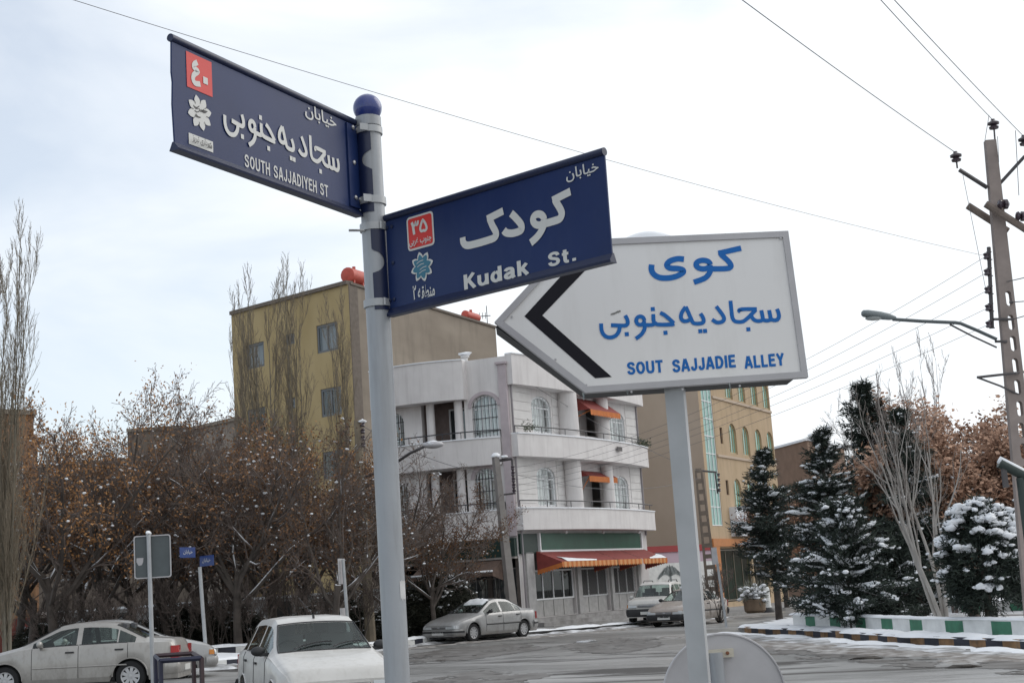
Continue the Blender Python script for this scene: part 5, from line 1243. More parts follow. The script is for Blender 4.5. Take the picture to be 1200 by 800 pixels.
# ---- far street-name post with two blue plates
b_ = base(238, 42.5); fpst = thing('street_sign_pole', 'thin pale post with two small blue street plates standing at the far kerb', 'pole', b_)
mb = MB(); ztp = at(232, 664, 42.5).z; mb.tube([b_ + Vector((.06, 0, 0)), (b_.x - .06, b_.y, ztp)], .055, 10); mb.build('post', M_galv2, fpst, smooth=40)
for (xa, xb, yc, hh, skew, lb) in ((211, 229, 647, 12, .6, 'small blue street plate on the left of the far thin post'), (234, 250, 657.5, 12, .5, 'small blue street plate on the right of the far thin post')):
    a, b = at(xa, yc, 42.4 - (skew if xa < 220 else 0)), at(xb, yc, 42.4 - (0 if xa < 220 else skew)); f_ = Frame((a.x, a.y), (b.x, b.y)); z = a.z; h = hh / 2 * 42.4 / F
    p = thing('street_name_plate', lb, 'street sign', f_.P(f_.len / 2, z - h, 0)); mb = MB(); fbox(mb, f_, 0, f_.len, z - h, z + h, -.02, 0); mb.build('plate', mat('blue_plate', (.02, .05, .19), .4), p)
    mb = MB(); text_on(mb, f_, '\uFEE5\uFE8E\uFE91\uFE8E\uFEF4\uFEA7', f_.len * .2, f_.len * .8, z - h * .4, z + h * .5, .004, .0); mb.build('lettering', M_reflect, p)

# ---- blue and maroon tube frame by the sedans
c0 = G(181, 836); Yb = 21.5
def bp(px, py, Y): return at(px, py, Y)
M_fr = mat('navy_tube', (0.012, 0.014, 0.038), .5, var=.2, scale=8); M_fr2 = mat('maroon_tube', (0.04, 0.02, 0.024), .55, var=.25, scale=6)
bf = thing('bicycle_stand', 'navy and maroon square tube frame standing on the road beside the silver sedan', 'bicycle stand', base(205, Yb))
P1, P2, P3, P4 = bp(182, 769, 21.2), bp(226.5, 764, 21.2), bp(236, 769, 18.7), bp(188, 773, 18.7)
P1.z = P2.z = P3.z = P4.z = (P1.z + P2.z) / 2
mb = MB(); mb.tube([P1, P2], .032, 4); mb.build('top_rail', M_fr2, bf); mb = MB(); mb.tube([P4, P3], .032, 4); mb.build('top_rail', M_fr, bf); mb = MB(); mb.tube([P1, P4], .032, 4); mb.build('cross_rail', M_fr, bf); mb = MB(); mb.tube([P2, P3], .032, 4); mb.build('cross_rail', M_fr2, bf)
for P_, m_ in ((P1, M_fr), (P2, M_fr2), (P3, M_fr2), (P4, M_fr)):
    mb = MB(); mb.tube([P_, (P_.x, P_.y, gz(P_.x))], .032, 4); mb.build('leg', m_, bf)

# ---- thin sign seen edge-on (behind the hatchback), two slim panels
b_ = base(405, 40); es = thing('edge_on_sign', 'slim pale sign seen almost edge on, standing behind the white hatchback', 'road sign', b_)
mb = MB(); mb.tube([b_ + Vector((.06, 0, 0)), (b_.x - .02, b_.y, at(403, 655, 40).z)], .045, 10); mb.build('post', M_galv2, es, smooth=40)
for (y0, y1) in ((654, 684), (712, 728)):
    z1, z0 = at(400, y0, 40).z, at(400, y1, 40).z; mb = MB(); mb.box((b_.x - .08, b_.y + .1, (z0 + z1) / 2), (.012, .5, z1 - z0), Matrix.Rotation(rad(-14), 3, 'Z')); mb.build('panel', M_alum, es)

# ---- power pole (perforated concrete) on the right
YP = 31.0; cb = base(1206, YP); top = at(1160, 165, YP)
tp = thing('power_pole', 'tall perforated concrete power pole with insulators at the right edge', 'utility pole', cb)
M_conc = mat('pole_concrete', (0.27, 0.225, 0.205), .9, var=.15, scale=2.5, bump=.3)
def pole_pt(z):
    t = (z - cb.z) / (top.z - cb.z); return Vector((cb.x + (top.x - cb.x) * t, YP, z)), (.27 * (1 - t) + .115 * t)
# faces: outline with slot holes, front and back, giving real see-through openings
fz = Frame((0, YP), (1, YP)); slots = []
for py in (350.5, 378.5, 403.5, 429.5, 455, 480, 505.5, 530, 556, 582, 608, 634):
    z = at(1180, py, YP).z; c, hw = pole_pt(z); slots.append((c.x + .04 * (1 if py < 500 else .6), z, .062, .165))
oh = []
for (sx, sz, sr, sh) in slots:
    pts = []
    for i in range(9): a = math.pi * i / 8; pts.append((sx + sr * math.cos(a), sz + sh - sr + sr * math.sin(a)))
    for i in range(9): a = math.pi + math.pi * i / 8; pts.append((sx + sr * math.cos(a), sz - sh + sr + sr * math.sin(a)))
    oh.append(pts)
p0, w0 = pole_pt(cb.z - .1); p1, w1 = pole_pt(top.z); ol = [(p0.x - w0, p0.z), (p0.x + w0, p0.z), (p1.x + w1, p1.z), (p1.x - w1, p1.z)]
mb = MB()
for o in (.085, -.085):
    f2 = Frame((0, YP - o), (1, YP - o)); wall_mesh(mb, f2, 0, 0, 0, 0, oh, 0.17 if o > 0 else 0.0, outline=ol)
mb.add([(ol[i][0], YP + s, ol[i][1]) for s in (.085, -.085) for i in range(4)], [(i, (i + 1) % 4, 4 + (i + 1) % 4, 4 + i) for i in range(4)])
mb.build('shaft', M_conc, tp)
M_ins = mat('brown_porcelain', (0.05, 0.035, 0.045), .25, coat=.3); M_steel = mat('dull_pole_steel', (0.075, 0.068, 0.07), .6, var=.2)
def insulator(p, s=1.0, axis=(0, 0, 1), parent=tp, snow=False):
    mb = MB(); mb.lathe([(.03 * s, 0), (.10 * s, .02 * s), (.11 * s, .06 * s), (.06 * s, .085 * s), (.07 * s, .1 * s), (.125 * s, .12 * s), (.13 * s, .16 * s), (.06 * s, .2 * s), (.045 * s, .24 * s), (.0001, .25 * s)], p, axis, 16)
    return mb.build('insulator', M_ins, parent, smooth=40)
i1 = at(1121, 190, YP); i2 = at(1165, 152, YP); i3 = at(1201, 171, YP - .3)
for P_ in (i1, i2, i3): insulator(P_)
mb = MB(); mb.tube([at(1124, 199, YP), at(1157, 220, YP)], .05, 4); mb.tube([i1, i1 - Vector((0, 0, .14))], .02, 6); mb.build('bracket_arm', M_steel, tp)
mb = MB(); mb.tube([at(1171, 216, YP), at(1201, 183, YP - .3)], .04, 4); mb.tube([i3, i3 - Vector((0, 0, .18))], .02, 6); mb.build('bracket_arm', M_steel, tp)
mb = MB(); mb.tube([i2, at(1167, 178, YP)], .02, 6); mb.build('insulator_pin', M_steel, tp)
for (a, b, dy, lab) in (((1134, 241), (1181, 271), .28, 0), ((1155, 239), (1204, 270), -.26, 1)):
    mb = MB(); mb.tube([at(a[0], a[1], YP + dy), at(b[0], b[1], YP + dy)], .085, 8); mb.build('crossarm', mat('weathered_timber', (0.17, 0.135, 0.115), .9, var=.2, scale=6), tp)
for (a, b) in (((1169, 240), (1183, 239)), ((1190, 253.5), (1202, 253.5))):
    pa, pb = at(a[0], a[1], YP - .3), at(b[0], b[1], YP - .3); d = (pb - pa); mb = MB(); L = d.length
    mb.lathe([(.03, 0), (.09, .02), (.11, .06), (.05, L * .5), (.11, L * .55), (.11, L * .8), (.03, L)], pa, d, 14); mb.build('insulator', M_ins, tp, smooth=40)
mb = MB(); a = at(1160.5, 290, YP); b = at(1165, 384, YP); mb.tube([a + Vector((-.05, -.05, 0)), b + Vector((-.06, -.05, 0))], .045, 4); mb.build('insulator_rack', M_steel, tp)
LVY = (300, 319, 340, 360.5, 380)
lv = []
for k, py in enumerate(LVY):
    px = 1156 + k * .7; p = at(px, py, YP - .05); lv.append(p); mb = MB(); mb.lathe([(.045, -.07), (.075, -.05), (.05, 0), (.075, .05), (.045, .07)], p, (0, 0, 1), 12); mb.build('spool_insulator', M_ins, tp, smooth=40)
    mb = MB(); mb.tube([p + Vector((0, 0, .085)), p + Vector((.12, 0, .085))], .012, 4); mb.tube([p - Vector((0, 0, .085)), p + Vector((.12, 0, -.085))], .012, 4); mb.build('clevis', M_steel, tp)
for (py, pa, pb) in ((354, 1183, 1187), (374, 1165, 1187), (400, 1166, 1180)):
    mb = MB(); mb.tube([at(pa, py, YP - .11), at(pb, py, YP - .11)], .03, 6); mb.build('clamp_band', M_steel, tp)
mb = MB(); mb.tube([at(1145, 442, YP - .2), at(1190, 437, YP - .2), at(1204, 435, YP + .3)], .03, 6); mb.tube([at(1145, 442, YP - .2), at(1172, 452, YP - .2), at(1204, 467, YP)], .022, 6); mb.build('stay_bracket', M_steel, tp)
# poster on the pole
pz = at(1196, 662, YP).z; c, hw = pole_pt(pz); fq = Frame((0, YP - .085), (1, YP - .085)); mb = MB(); uu = c.x; fpoly(mb, fq, [(uu - .12, pz - .12), (uu + .16, pz - .12), (uu + .16, pz + .12), (uu - .12, pz + .12)], .004, 0)
fpoly(mb, fq, [(uu - .12, pz - .0), (uu + .16, pz - .0), (uu + .16, pz + .1), (uu - .12, pz + .1)], .006, 1); mb.build('poster', [M_reflect, mat('lilac_print', (.32, .30, .5), .7)], tp)
# street lamp on an arm from the pole
lamp = thing('street_lamp', 'grey cobra head street lamp on a bent arm fixed to the power pole', 'street lamp', at(1167, 400, YP - .15))
mb = MB(); mb.tube([at(1168, 397.5, YP - .15), at(1145, 387, YP - .15), at(1126, 379, YP - .15), at(1120, 378, YP - .15), at(1080, 376.3, YP - .15), at(1046, 374, YP - .15)], .038, 8); mb.build('arm', mat('lamp_arm_steel', (.10, .115, .12), .5, metal=.2), lamp, smooth=60)
mb = MB(); mb.tube([at(1168, 407, YP - .15), at(1140, 394, YP - .15), at(1113, 380, YP - .15)], .02, 6); mb.build('stay', M_steel, lamp, smooth=60)
h0, h1 = at(1050, 374, YP - .15), at(1010, 369, YP - .15); d = (h1 - h0).normalized(); L = (h1 - h0).length
mb = MB(); vs = []; n = 14; prof = [(0, .05, .05), (.08, .07, .07), (.2, .10, .1), (.45, .14, .12), (.8, .15, .12), (.95, .12, .10), (1, .06, .06)]
for t, wy_, wz in prof:
    for j in range(n):
        a = 2 * math.pi * j / n; vs.append(h0 + d * (L * t) + Vector((0, wy_ * math.cos(a), wz * (.9 * math.sin(a) if math.sin(a) > 0 else .55 * math.sin(a)) + .02)))
mb.add(vs, [(i * n + j, i * n + (j + 1) % n, (i + 1) * n + (j + 1) % n, (i + 1) * n + j) for i in range(len(prof) - 1) for j in range(n)] + [tuple(range(n)), tuple(range((len(prof) - 1) * n, len(prof) * n))]); mb.build('lamp_head', mat('lamp_grey', (.17, .195, .20), .5), lamp, smooth=60)
mb = MB(); mb.ball(h0 + d * (L * .62) + Vector((0, 0, -.03)), .12, 14, sq=(1.8, 1, .45)); mb.build('lens', mat('lamp_lens', (.35, .37, .36), .2), lamp, smooth=180)
# second lamp-like tube end at the right margin
e0, e1 = at(1171, 542, 24), at(1204, 559, 24)
cp = base(1207, 24); t2 = thing('pipe_arm', 'thick dark green pipe arm with snow on it reaching in from the right margin', 'pipe', cp)
mb = MB(); mb.tube([e0, e1], .085, 12); mb.build('pipe', mat('dark_green_pipe', (.03, .045, .04), .5), t2, smooth=40)
mb = MB(); mb.tube([e0 + Vector((0, 0, .05)), e1 + Vector((0, 0, .05))], .065, 8); mb.build('snow', M_snow, t2, smooth=180)
mb = MB(); mb.tube([cp, Vector((cp.x, 24, e1.z))], .07, 10); mb.build('post', mat('dark_green_pipe', (.03, .045, .04), .5), t2, smooth=40)
mb = MB(); q_ = at(1177, 556, 24); mb.box(q_, (.07, .1, .42)); mb.build('bracket', M_steel, t2)

# ---- concrete pole in front of the white building
Yc = 56.0; c0, c1 = base(600, Yc, .14), at(580.5, 534, Yc)
M_conc2 = mat('pale_pole_concrete', (0.26, 0.24, 0.225), .9, var=.15, scale=2, bump=.2)
cpole = thing('concrete_pole', 'slanting grey concrete pole with snow cap in front of the white corner building', 'utility pole', c0)
mb = MB(); mb.tube([c0, c1], [.23, .15], 4, phase=math.pi / 4 + .5); mb.build('shaft', M_conc2, cpole)
mb = MB(); mb.tube([c1 + Vector((0, 0, -.2)), at(600, 537, Yc)], .06, 4); mb.build('top_arm', M_steel, cpole)
mb = MB(); mb.lump(c1, .2, random.Random(4), .5); mb.lump(at(591, 535, Yc), .13, random.Random(5), .5); mb.build('snow_cap', M_snow, cpole, smooth=180)
mb = MB(); mb.tube([at(600, 538, Yc), at(602.5, 577, Yc)], .04, 4); mb.tube([at(583, 580, Yc), at(601, 578, Yc)], .035, 4); mb.build('insulator_rack', M_steel, cpole)
lvb = []
for k in range(5):
    p = at(601 + k * .4, 548 + k * 7, Yc - .1); lvb.append(p); mb = MB(); mb.lathe([(.05, -.09), (.085, -.06), (.06, 0), (.085, .06), (.05, .09)], p, n=10); mb.build('spool_insulator', M_ins, cpole, smooth=40)
# ---- concrete pole with a lamp in the grove
Yw = 50.0; c0, c1 = base(432, Yw, .16), at(419, 492, Yw)
wp = thing('concrete_pole', 'weathered grey pole with a lamp arm standing among the bare trees behind the main pole', 'utility pole', c0)
mb = MB(); mb.tube([c0, c1], [.19, .13], 8); mb.build('shaft', mat('weathered_pole', (.20, .165, .12), .9, var=.2, scale=3), wp, smooth=40)
for k in range(4):
    mb = MB(); p = at(425 + k * .3, 497 + k * 8, Yw - .1); mb.lathe([(.05, -.08), (.08, -.05), (.06, 0), (.08, .05), (.05, .08)], p, n=10); mb.build('spool_insulator', M_ins, wp, smooth=40)
    if k == 0:
        mb = MB(); mb.lump(p + Vector((0, 0, .1)), .12, random.Random(6), .6); mb.build('snow_cap', M_snow, wp, smooth=180)
mb = MB(); mb.tube([at(425, 560, Yw), at(455, 548, Yw - 1), at(480, 531, Yw - 1.5), at(497, 523, Yw - 1.8), at(505, 521, Yw - 1.9)], .05, 6); la = mb.build('lamp_arm', M_steel, wp, smooth=60)
mb = MB(); mb.ball(at(508, 521, Yw - 1.9), .28, 14, sq=(1.25, .7, .45)); mb.build('lamp_head', M_alum, la, smooth=180)
mb = MB(); mb.lump(at(508, 519.5, Yw - 1.9), .24, random.Random(7), .4); mb.build('lamp_snow', M_snow, la, smooth=180)
# ---- lattice pole by the tan building
Yt = 76.0; c0, c1 = base(834, Yt, .14), at(818.5, 551, Yt); lp_ = thing('lattice_pole', 'perforated brown concrete pole beside the tan office building', 'utility pole', c0)
mb = MB(); up = (c1 - c0); n_ = 13
for s in (-1, 1): mb.tube([c0 + Vector((s * .26, 0, 0)), c1 + Vector((s * .15, 0, 0))], [.1, .07], 4, phase=math.pi / 4)
for k in range(n_ + 1):
    t = k / n_; w = .26 * (1 - t) + .15 * t; c = c0 + up * t; mb.box(c, (2 * w, .12, .22))
mb.build('shaft', mat('brown_pole_concrete', (.17, .14, .115), .9, var=.2), lp_)
mb = MB(); mb.tube([c1, at(840, 553, Yt)], .05, 4); mb.tube([at(838, 554, Yt), at(841, 578, Yt)], .04, 4); mb.build('top_arm', M_steel, lp_)
for k in range(4):
    mb = MB(); mb.lathe([(.05, -.08), (.09, -.05), (.06, 0), (.09, .05), (.05, .08)], at(842 + k * .3, 556 + k * 6, Yt), n=8); mb.build('spool_insulator', M_ins, lp_, smooth=40)
# ---- small sign post on the island and bare bush at it
b_ = base(846, 46, .2); ip = thing('sign_back', 'small pale sign back on a thin post at the left tip of the island', 'road sign', b_)
mb = MB(); mb.tube([b_, at(838, 642, 46)], .04, 8); mb.build('post', M_galv2, ip, smooth=40); f_ = Frame((at(834, 650, 45.9).x, 45.9), (at(840.5, 650, 45.9).x, 45.9)); mb = MB(); fbox(mb, f_, 0, f_.len, at(837, 661, 45.9).z, at(837, 641, 45.9).z, -.02, 0); mb.build('panel', M_alum, ip)

# ---- overhead wires (each its own)
M_wire = mat('wire', (0.13, 0.13, 0.14), .6)
def wire(name, label, a, b, sag, r, n=20, group=None):
    a, b = Vector(a), Vector(b); mb = MB(); pts = []
    for i in range(n + 1):
        t = i / n; p = a + (b - a) * t; p.z -= sag * 4 * t * (1 - t); pts.append(p)
    mb.tube(pts, r, 5, cap=False); o = mb.build(name, M_wire, smooth=180); return tag(o, label, 'wire', group)
# long thin service wire: fit its sag through the photo's mid point
a, b = at(60, -8, 16), at(1153, 299.5, YP - .1); m = at(560, 148, (a.y + b.y) / 2)
wire('overhead_wire', 'long thin wire crossing the whole sky from the top left to the power pole', a, b, 0.18, .0042)
wire('overhead_wire', 'thick wire running from the top edge to the left insulator of the power pole', at(800, -52, 20), i1 + Vector((0, 0, .22)), .05, .0085)
wire('overhead_wire', 'wire running from the top edge to the topmost insulator of the power pole', at(985, -52, 20), i2 + Vector((0, 0, .22)), .03, .008)
wire('overhead_wire', 'wire running from the top edge to the rightmost insulator of the power pole', at(1000, -52, 20), i3 + Vector((0, 0, .22)), .03, .008)
nm = ['topmost', 'second', 'third', 'fourth', 'lowest']
for k in range(5): wire('service_wire', '%s of the five low wires from the power pole rack to the concrete pole' % nm[k], lv[k], lvb[k], (.75, .7, .62, .5, .45)[k], .005, 28)
for k, (pa, pb) in enumerate((((1186, 354), (1215, 352)), ((1187, 374), (1215, 366)), ((1180, 330), (1215, 322)))): wire('service_wire', '%s short wire leaving the power pole towards the right edge' % ('upper', 'lower', 'slanting top')[k], at(pa[0], pa[1], YP - .1), at(pb[0], pb[1], YP - 2), 0, .011, 4)
wire('jumper_wire', 'slack jumper wire hanging from the left bracket beside the power pole', at(1128, 203, YP), at(1155, 338, YP - .1), .0, .006, 12)
wire('jumper_wire', 'slack jumper wire hanging down at the right bracket of the power pole', at(1190, 153, YP - .2), at(1194, 229, YP - .3), .0, .008, 12)
wire('jumper_wire', 'short vertical wire beside the top insulator of the power pole', at(1159, 135, YP), at(1154, 166, YP), 0, .007, 6)
wire('jumper_wire', 'short wire dropping from the insulator pin along the pole top', at(1169, 160, YP - .1), at(1170.5, 190, YP - .14), 0, .007, 6)
wire('service_wire', 'wire from the grove lamp pole to the concrete pole at the white building', at(427, 500, Yw), at(583, 556, Yc - .2), .3, .012, 14)
wire('service_wire', 'thin wire from the white building wall across the top floor to the lattice pole', FR.P(.6, 10.6, .4), at(820, 552, Yt), .3, .010, 14)
wire('service_wire', 'lower wire from the concrete pole past the balconies to the lattice pole', lvb[1], at(819, 560, Yt), .6, .010, 14)
# ================================================================== TREES AND SHRUBS
M_bark = mat('dark_bark', (0.05, 0.041, 0.035), .95, col2=(0.105, 0.086, 0.074), scale=3, bump=.4, snow=1.25)
M_twig = mat('brown_twigs', (0.145, 0.115, 0.10), .95, var=.3, scale=1.5)
M_barkpale = mat('pale_bark', (0.30, 0.275, 0.25), .9, col2=(0.40, 0.375, 0.35), scale=2.5, bump=.3)
M_barkgrey = mat('greenish_grey_bark', (0.13, 0.115, 0.085), .95, col2=(0.20, 0.18, 0.145), scale=3, bump=.3)
M_twigpop = mat('olive_twigs', (0.20, 0.165, 0.12), .95, var=.25)
M_leaf = mat('dry_brown_leaves', (0.085, 0.052, 0.036), .85, col2=(0.22, 0.115, 0.055), island=True)
M_leafo = mat('dry_orange_leaves', (0.13, 0.066, 0.036), .85, col2=(0.33, 0.17, 0.07), island=True)
M_needle = mat('conifer_needles', (0.010, 0.017, 0.014), .8, col2=(0.034, 0.048, 0.034), island=True)
M_needle2 = mat('brown_tinged_needles', (0.016, 0.013, 0.010), .85, col2=(0.035, 0.032, 0.022), island=True)

class Tree:
    def __init__(s, seed): s.r = random.Random(seed); s.trunk = MB(); s.twigs = MB(); s.leaves = MB(); s.snow = MB(); s.tips = []
    def rv(s): return Vector((s.r.gauss(0, 1), s.r.gauss(0, 1), s.r.gauss(0, 1)))
    def grow(s, p, d, L, r, lvl, sp):
        R = s.r; n = max(2, sp['seg'][lvl]); pts = [p.copy()]; rr = [r]; ends = sp['taper'][lvl]
        for i in range(n):
            d = (d + s.rv() * sp['wig'][lvl] + Vector((0, 0, sp['up'][lvl]))).normalized(); p = p + d * (L / n)
            if p.z < .4: p.z = .4; d.z = abs(d.z)
            pts.append(p.copy()); rr.append(max(sp['rmin'], r * (1 - (1 - ends) * (i + 1) / n)))
        mb = s.trunk if lvl <= sp['trunk_lvl'] else s.twigs
        mb.tube(pts, rr, (9, 6, 4, 3, 3)[lvl], cap=lvl < 2)
        if lvl in sp['snow_lvl']:
            run = []; on = R.random() < sp['snow_p']
            for i in range(n + 1):              # unbroken stretches of snow that follow the limb
                if R.random() < .5: on = R.random() < sp['snow_p']
                flat = i == 0 or abs((pts[i] - pts[i - 1]).normalized().z) < .86
                if on and flat and (lvl == 1 or R.random() < .75): run.append((pts[i] + Vector((0, 0, rr[i] * .8 + .004)), rr[i] * R.uniform(.4, .62) + R.uniform(.002, .009)))
                if (not (on and flat) or i == n):
                    if len(run) > 1: s.snow.tube([q[0] for q in run], [q[1] * (.5 if k in (0, len(run) - 1) else 1) for k, q in enumerate(run)], 5)
                    run = []
        if lvl == 2: s.leafy = R.random() < sp.get('leafy', 1)
        if lvl >= sp['leaf_lvl'] and getattr(s, 'leafy', True):
            for q in range(sp['leaf_n']):
                if R.random() < sp['leaf_p']:
                    c = pts[R.randrange(1, len(pts))] + s.rv() * sp['leaf_sp']; a = s.rv().normalized(); b = a.orthogonal().normalized(); w = R.uniform(*sp['leaf_sz']); a2 = a * w; b2 = b * w * .7
                    s.leaves.add([c - a2, c + b2 * .9, c + a2 * 1.1, c - b2], [(0, 1, 2, 3)])
            if R.random() < sp.get('tuft', 0): s.snow.lump(pts[-1] + Vector((0, 0, .02)), R.uniform(.022, .052), R, .6)
        if lvl + 1 < sp['levels']:
            m = sp['kids'][lvl]; m = int(m * R.uniform(.8, 1.25) + .5)
            for k in range(m):
                t = sp['t0'][lvl] + (1 - sp['t0'][lvl]) * ((k + R.random()) / m) ** (sp.get('bias', 1) if lvl == 0 else 1); f = t * n; i = min(int(f), n - 1); q = pts[i].lerp(pts[i + 1], f - i); ra = rr[i] + (rr[i + 1] - rr[i]) * (f - i)
                base_d = (pts[i + 1] - pts[i]).normalized(); side = base_d.orthogonal().normalized(); side.rotate(Matrix.Rotation(R.uniform(0, 2 * math.pi), 3, base_d))
                an = rad(R.gauss(sp['ang'][lvl], 9)); nd = base_d * math.cos(an) + side * math.sin(an)
                s.grow(q, nd, L * sp['ratio'][lvl] * R.uniform(.65, 1.15) * (1 - sp['short'][lvl] * t), max(sp['rmin'], min(ra * .75, r * sp['rr'][lvl])), lvl + 1, sp)
SP_GROVE = dict(levels=5, seg=[3, 7, 6, 5, 3], taper=[.8, .3, .3, .35, .5], wig=[.05, .17, .21, .25, .27], up=[.0, .10, .10, .09, .08], rmin=.006, trunk_lvl=1, snow_lvl=(1, 2), snow_p=.28,
                leaf_lvl=3, leaf_n=5, leaf_p=.42, leaf_sp=.13, leaf_sz=(.022, .052), kids=[7, 8, 8, 6], t0=[.55, .14, .12, .1], ang=[46, 44, 44, 40], ratio=[2.6, .50, .50, .52], short=[.1, .3, .35, .3], rr=[.50, .42, .45, .6], tuft=.05, leafy=.5)
def tree_proto(name, seed, H, r, sp, m_trunk, m_twig, m_leaf, lean=(0, 0), trunk_frac=.24, stems=1, spread=0):
    t = Tree(seed); R = t.r
    for k in range(stems):
        a = 2 * math.pi * k / max(1, stems) + R.random(); d = Vector((lean[0] + spread * math.cos(a) * (1 if stems > 1 else 0), lean[1] + spread * math.sin(a) * (1 if stems > 1 else 0), 1)).normalized()
        t.grow(Vector((.12 * math.cos(a) * (stems > 1), .12 * math.sin(a) * (stems > 1), -.05)), d, H * trunk_frac, r, 0, sp)
    # bring the crown to the wanted height
    zs = [v[2] for v in t.twigs.v] or [1]; k = H / max(zs)
    for mb in (t.trunk, t.twigs, t.leaves, t.snow): mb.v = [(v[0] * min(k, 1.12), v[1] * min(k, 1.12), v[2] * k) for v in mb.v]
    root = bpy.data.objects.new(name, None); COL.objects.link(root)
    t.trunk.build('trunk', m_trunk, root, smooth=60, local=True)
    c = t.twigs.build('crown', m_twig, root, smooth=180, local=True)
    if t.leaves.v: t.leaves.build('leaves', m_leaf, c, local=True)['kind'] = 'stuff'
    if t.snow.v: t.snow.build('snow', M_snow, root, smooth=180, local=True)['kind'] = 'stuff'
    return root
_first = {}
def put(proto, loc, rz, label, cat, group=None, sc=1.0, sz=None):
    if proto.name not in _first: _first[proto.name] = proto; o = proto
    else: o = copy_tree(proto)
    o.location = loc; o.rotation_euler = (0, 0, rz); o.scale = (sc, sc, sz or sc); o['label'] = label; o['category'] = cat
    if group: o['group'] = group
    elif 'group' in o: del o['group']
    return o

grove = [tree_proto('bare_tree', 11, 8.5, .135, dict(SP_GROVE, leafy=.85, leaf_p=.6), M_bark, M_twig, mat('bright_dry_leaves', (0.16, 0.075, 0.032), .85, col2=(0.42, 0.21, 0.075), island=True)), tree_proto('bare_tree', 23, 8.5, .12, SP_GROVE, M_bark, M_twig, M_leaf, lean=(.12, 0)),
         tree_proto('bare_tree', 37, 8.5, .13, dict(SP_GROVE, leaf_p=.2, ang=[42, 42, 46, 44]), M_bark, M_twig, M_leaf), tree_proto('bare_tree', 51, 8.5, .12, dict(SP_GROVE, leaf_p=.65), M_bark, M_twig, M_leafo, lean=(-.1, 0))]
GG = 'bare street trees of the grove on the left'
GT = [(0, 66, 45.5, .3, 1.03, 'orange leaved tree just right of the poplars, behind the silver sedan roof'), (1, 36, 48, 1.9, .92, 'dark leaning tree between the poplar trunks and the orange leaved tree'),
      (2, 118, 48, 2.6, 1.0, 'sparse snowy tree behind the middle of the silver sedan'), (3, 160, 52, .7, 1.0, 'leafy brown tree behind the back of the rectangular sign'),
      (1, 200, 49, 4.1, .96, 'brown tree between the rectangular sign and the far blue plates'), (0, 244, 51.5, 5.2, 1.0, 'brown leaved tree just right of the far thin post with blue plates'),
      (2, 279, 46.5, 3.3, .98, 'dark trunked tree directly behind the left edge of the white hatchback'), (3, 322, 49.5, 1.2, .98, 'leafy brown tree above the roof of the white hatchback'),
      (1, 388, 45.5, 5.6, .92, 'forked snowy tree beside the slim edge on sign'), (0, 352, 54, 2.2, 1.0, 'tree in the second row in front of the yellow block'),
      (2, 452, 50.5, .2, .82, 'bare tree half hidden behind the foreground pole'), (3, 506, 51.5, 4.4, .70, 'orange brown tree right of the foreground pole, before the shop awnings'), (2, 95, 55, 4.9, 1.08, 'second row tree with upright twigs left of the grey brown block'),
      (1, 268, 56, .9, 1.02, 'second row tree under the left windows of the yellow block'), (0, 20, 52, 3.0, 1.0, 'orange leaved tree at the left edge behind the poplars'), (3, 225, 55.5, 2.2, .98, 'second row brown tree in front of the dusty block'), (2, 410, 55, 3.9, .84, 'second row bare tree beside the grove lamp pole')]
for k, px, Y, rz, sc, lab in GT: put(grove[k], base(px, Y, .15), rz, lab, 'tree', GG, sc)

# poplars: narrow bundles of steep branches
SP_POP = dict(levels=4, seg=[12, 7, 5, 3], taper=[.10, .25, .3, .5], wig=[.03, .08, .12, .17], up=[.05, .16, .20, .16], rmin=.0065, trunk_lvl=0, snow_lvl=(), snow_p=0, leaf_lvl=9, leaf_n=0, leaf_p=0, leaf_sp=0, leaf_sz=(0, 0),
              kids=[17, 10, 5], t0=[.05, .06, .1], ang=[21, 20, 23], ratio=[.32, .46, .5], short=[.62, .3, .3], rr=[.26, .5, .6], bias=1.7)
pop = [tree_proto('poplar', 3, 14, .075, SP_POP, M_barkgrey, M_twigpop, M_leaf, trunk_frac=.97, stems=5, spread=.05), tree_proto('poplar', 8, 14, .065, SP_POP, M_barkgrey, M_twigpop, M_leaf, trunk_frac=.97, stems=5, spread=.045)]
GP = 'tall bare poplars'
put(pop[0], base(8, 38, .15), .4, 'tall bare poplar with a pale trunk at the left edge of the photo', 'poplar', GP, .62, .90)
put(pop[1], base(-14, 40, .15), 2.0, 'second bare poplar mostly cut off by the left edge', 'poplar', GP, .65, .86)
put(pop[0], base(318, 58, .15), 3.1, 'bare poplar rising in front of the left windows of the yellow block', 'poplar', GP, .85, 1.10)
put(pop[1], base(352, 59, .15), 1.1, 'taller bare poplar beside it, in front of the middle of the yellow block', 'poplar', GP, .8, 1.13)
put(pop[1], base(414, 60, .15), 4.1, 'thin bare poplar in front of the right hand windows of the yellow block', 'poplar', GP, .7, 1.05)
put(pop[0], base(300, 62, .15), 5.0, 'bare poplar at the left corner of the yellow block', 'poplar', GP, .6, 1.0)
GP2 = 'bare poplars behind the conifers'
SP_POP2 = dict(SP_POP, kids=[14, 7, 4])
pop2 = tree_proto('poplar', 17, 12, .06, SP_POP2, mat('grey_bark', (0.15, 0.125, 0.115), .95, var=.2, scale=3), mat('grey_twigs', (0.16, .13, .125), .95, var=.2), M_leaf, trunk_frac=.97, stems=4, spread=.05)
put(pop2, base(1016, 47, .2), .2, 'thin grey poplar top showing above the tallest dark conifer', 'poplar', GP2, .62, .64)
put(pop2, base(1062, 45, .2), 1.7, 'thin grey poplar between the dark conifers and the pale trunk', 'poplar', GP2, .6, .66)
put(pop2, base(1112, 50, .2), 3.0, 'highest grey poplar rising behind the orange leaved tree on the right', 'poplar', GP2, .7, .82)

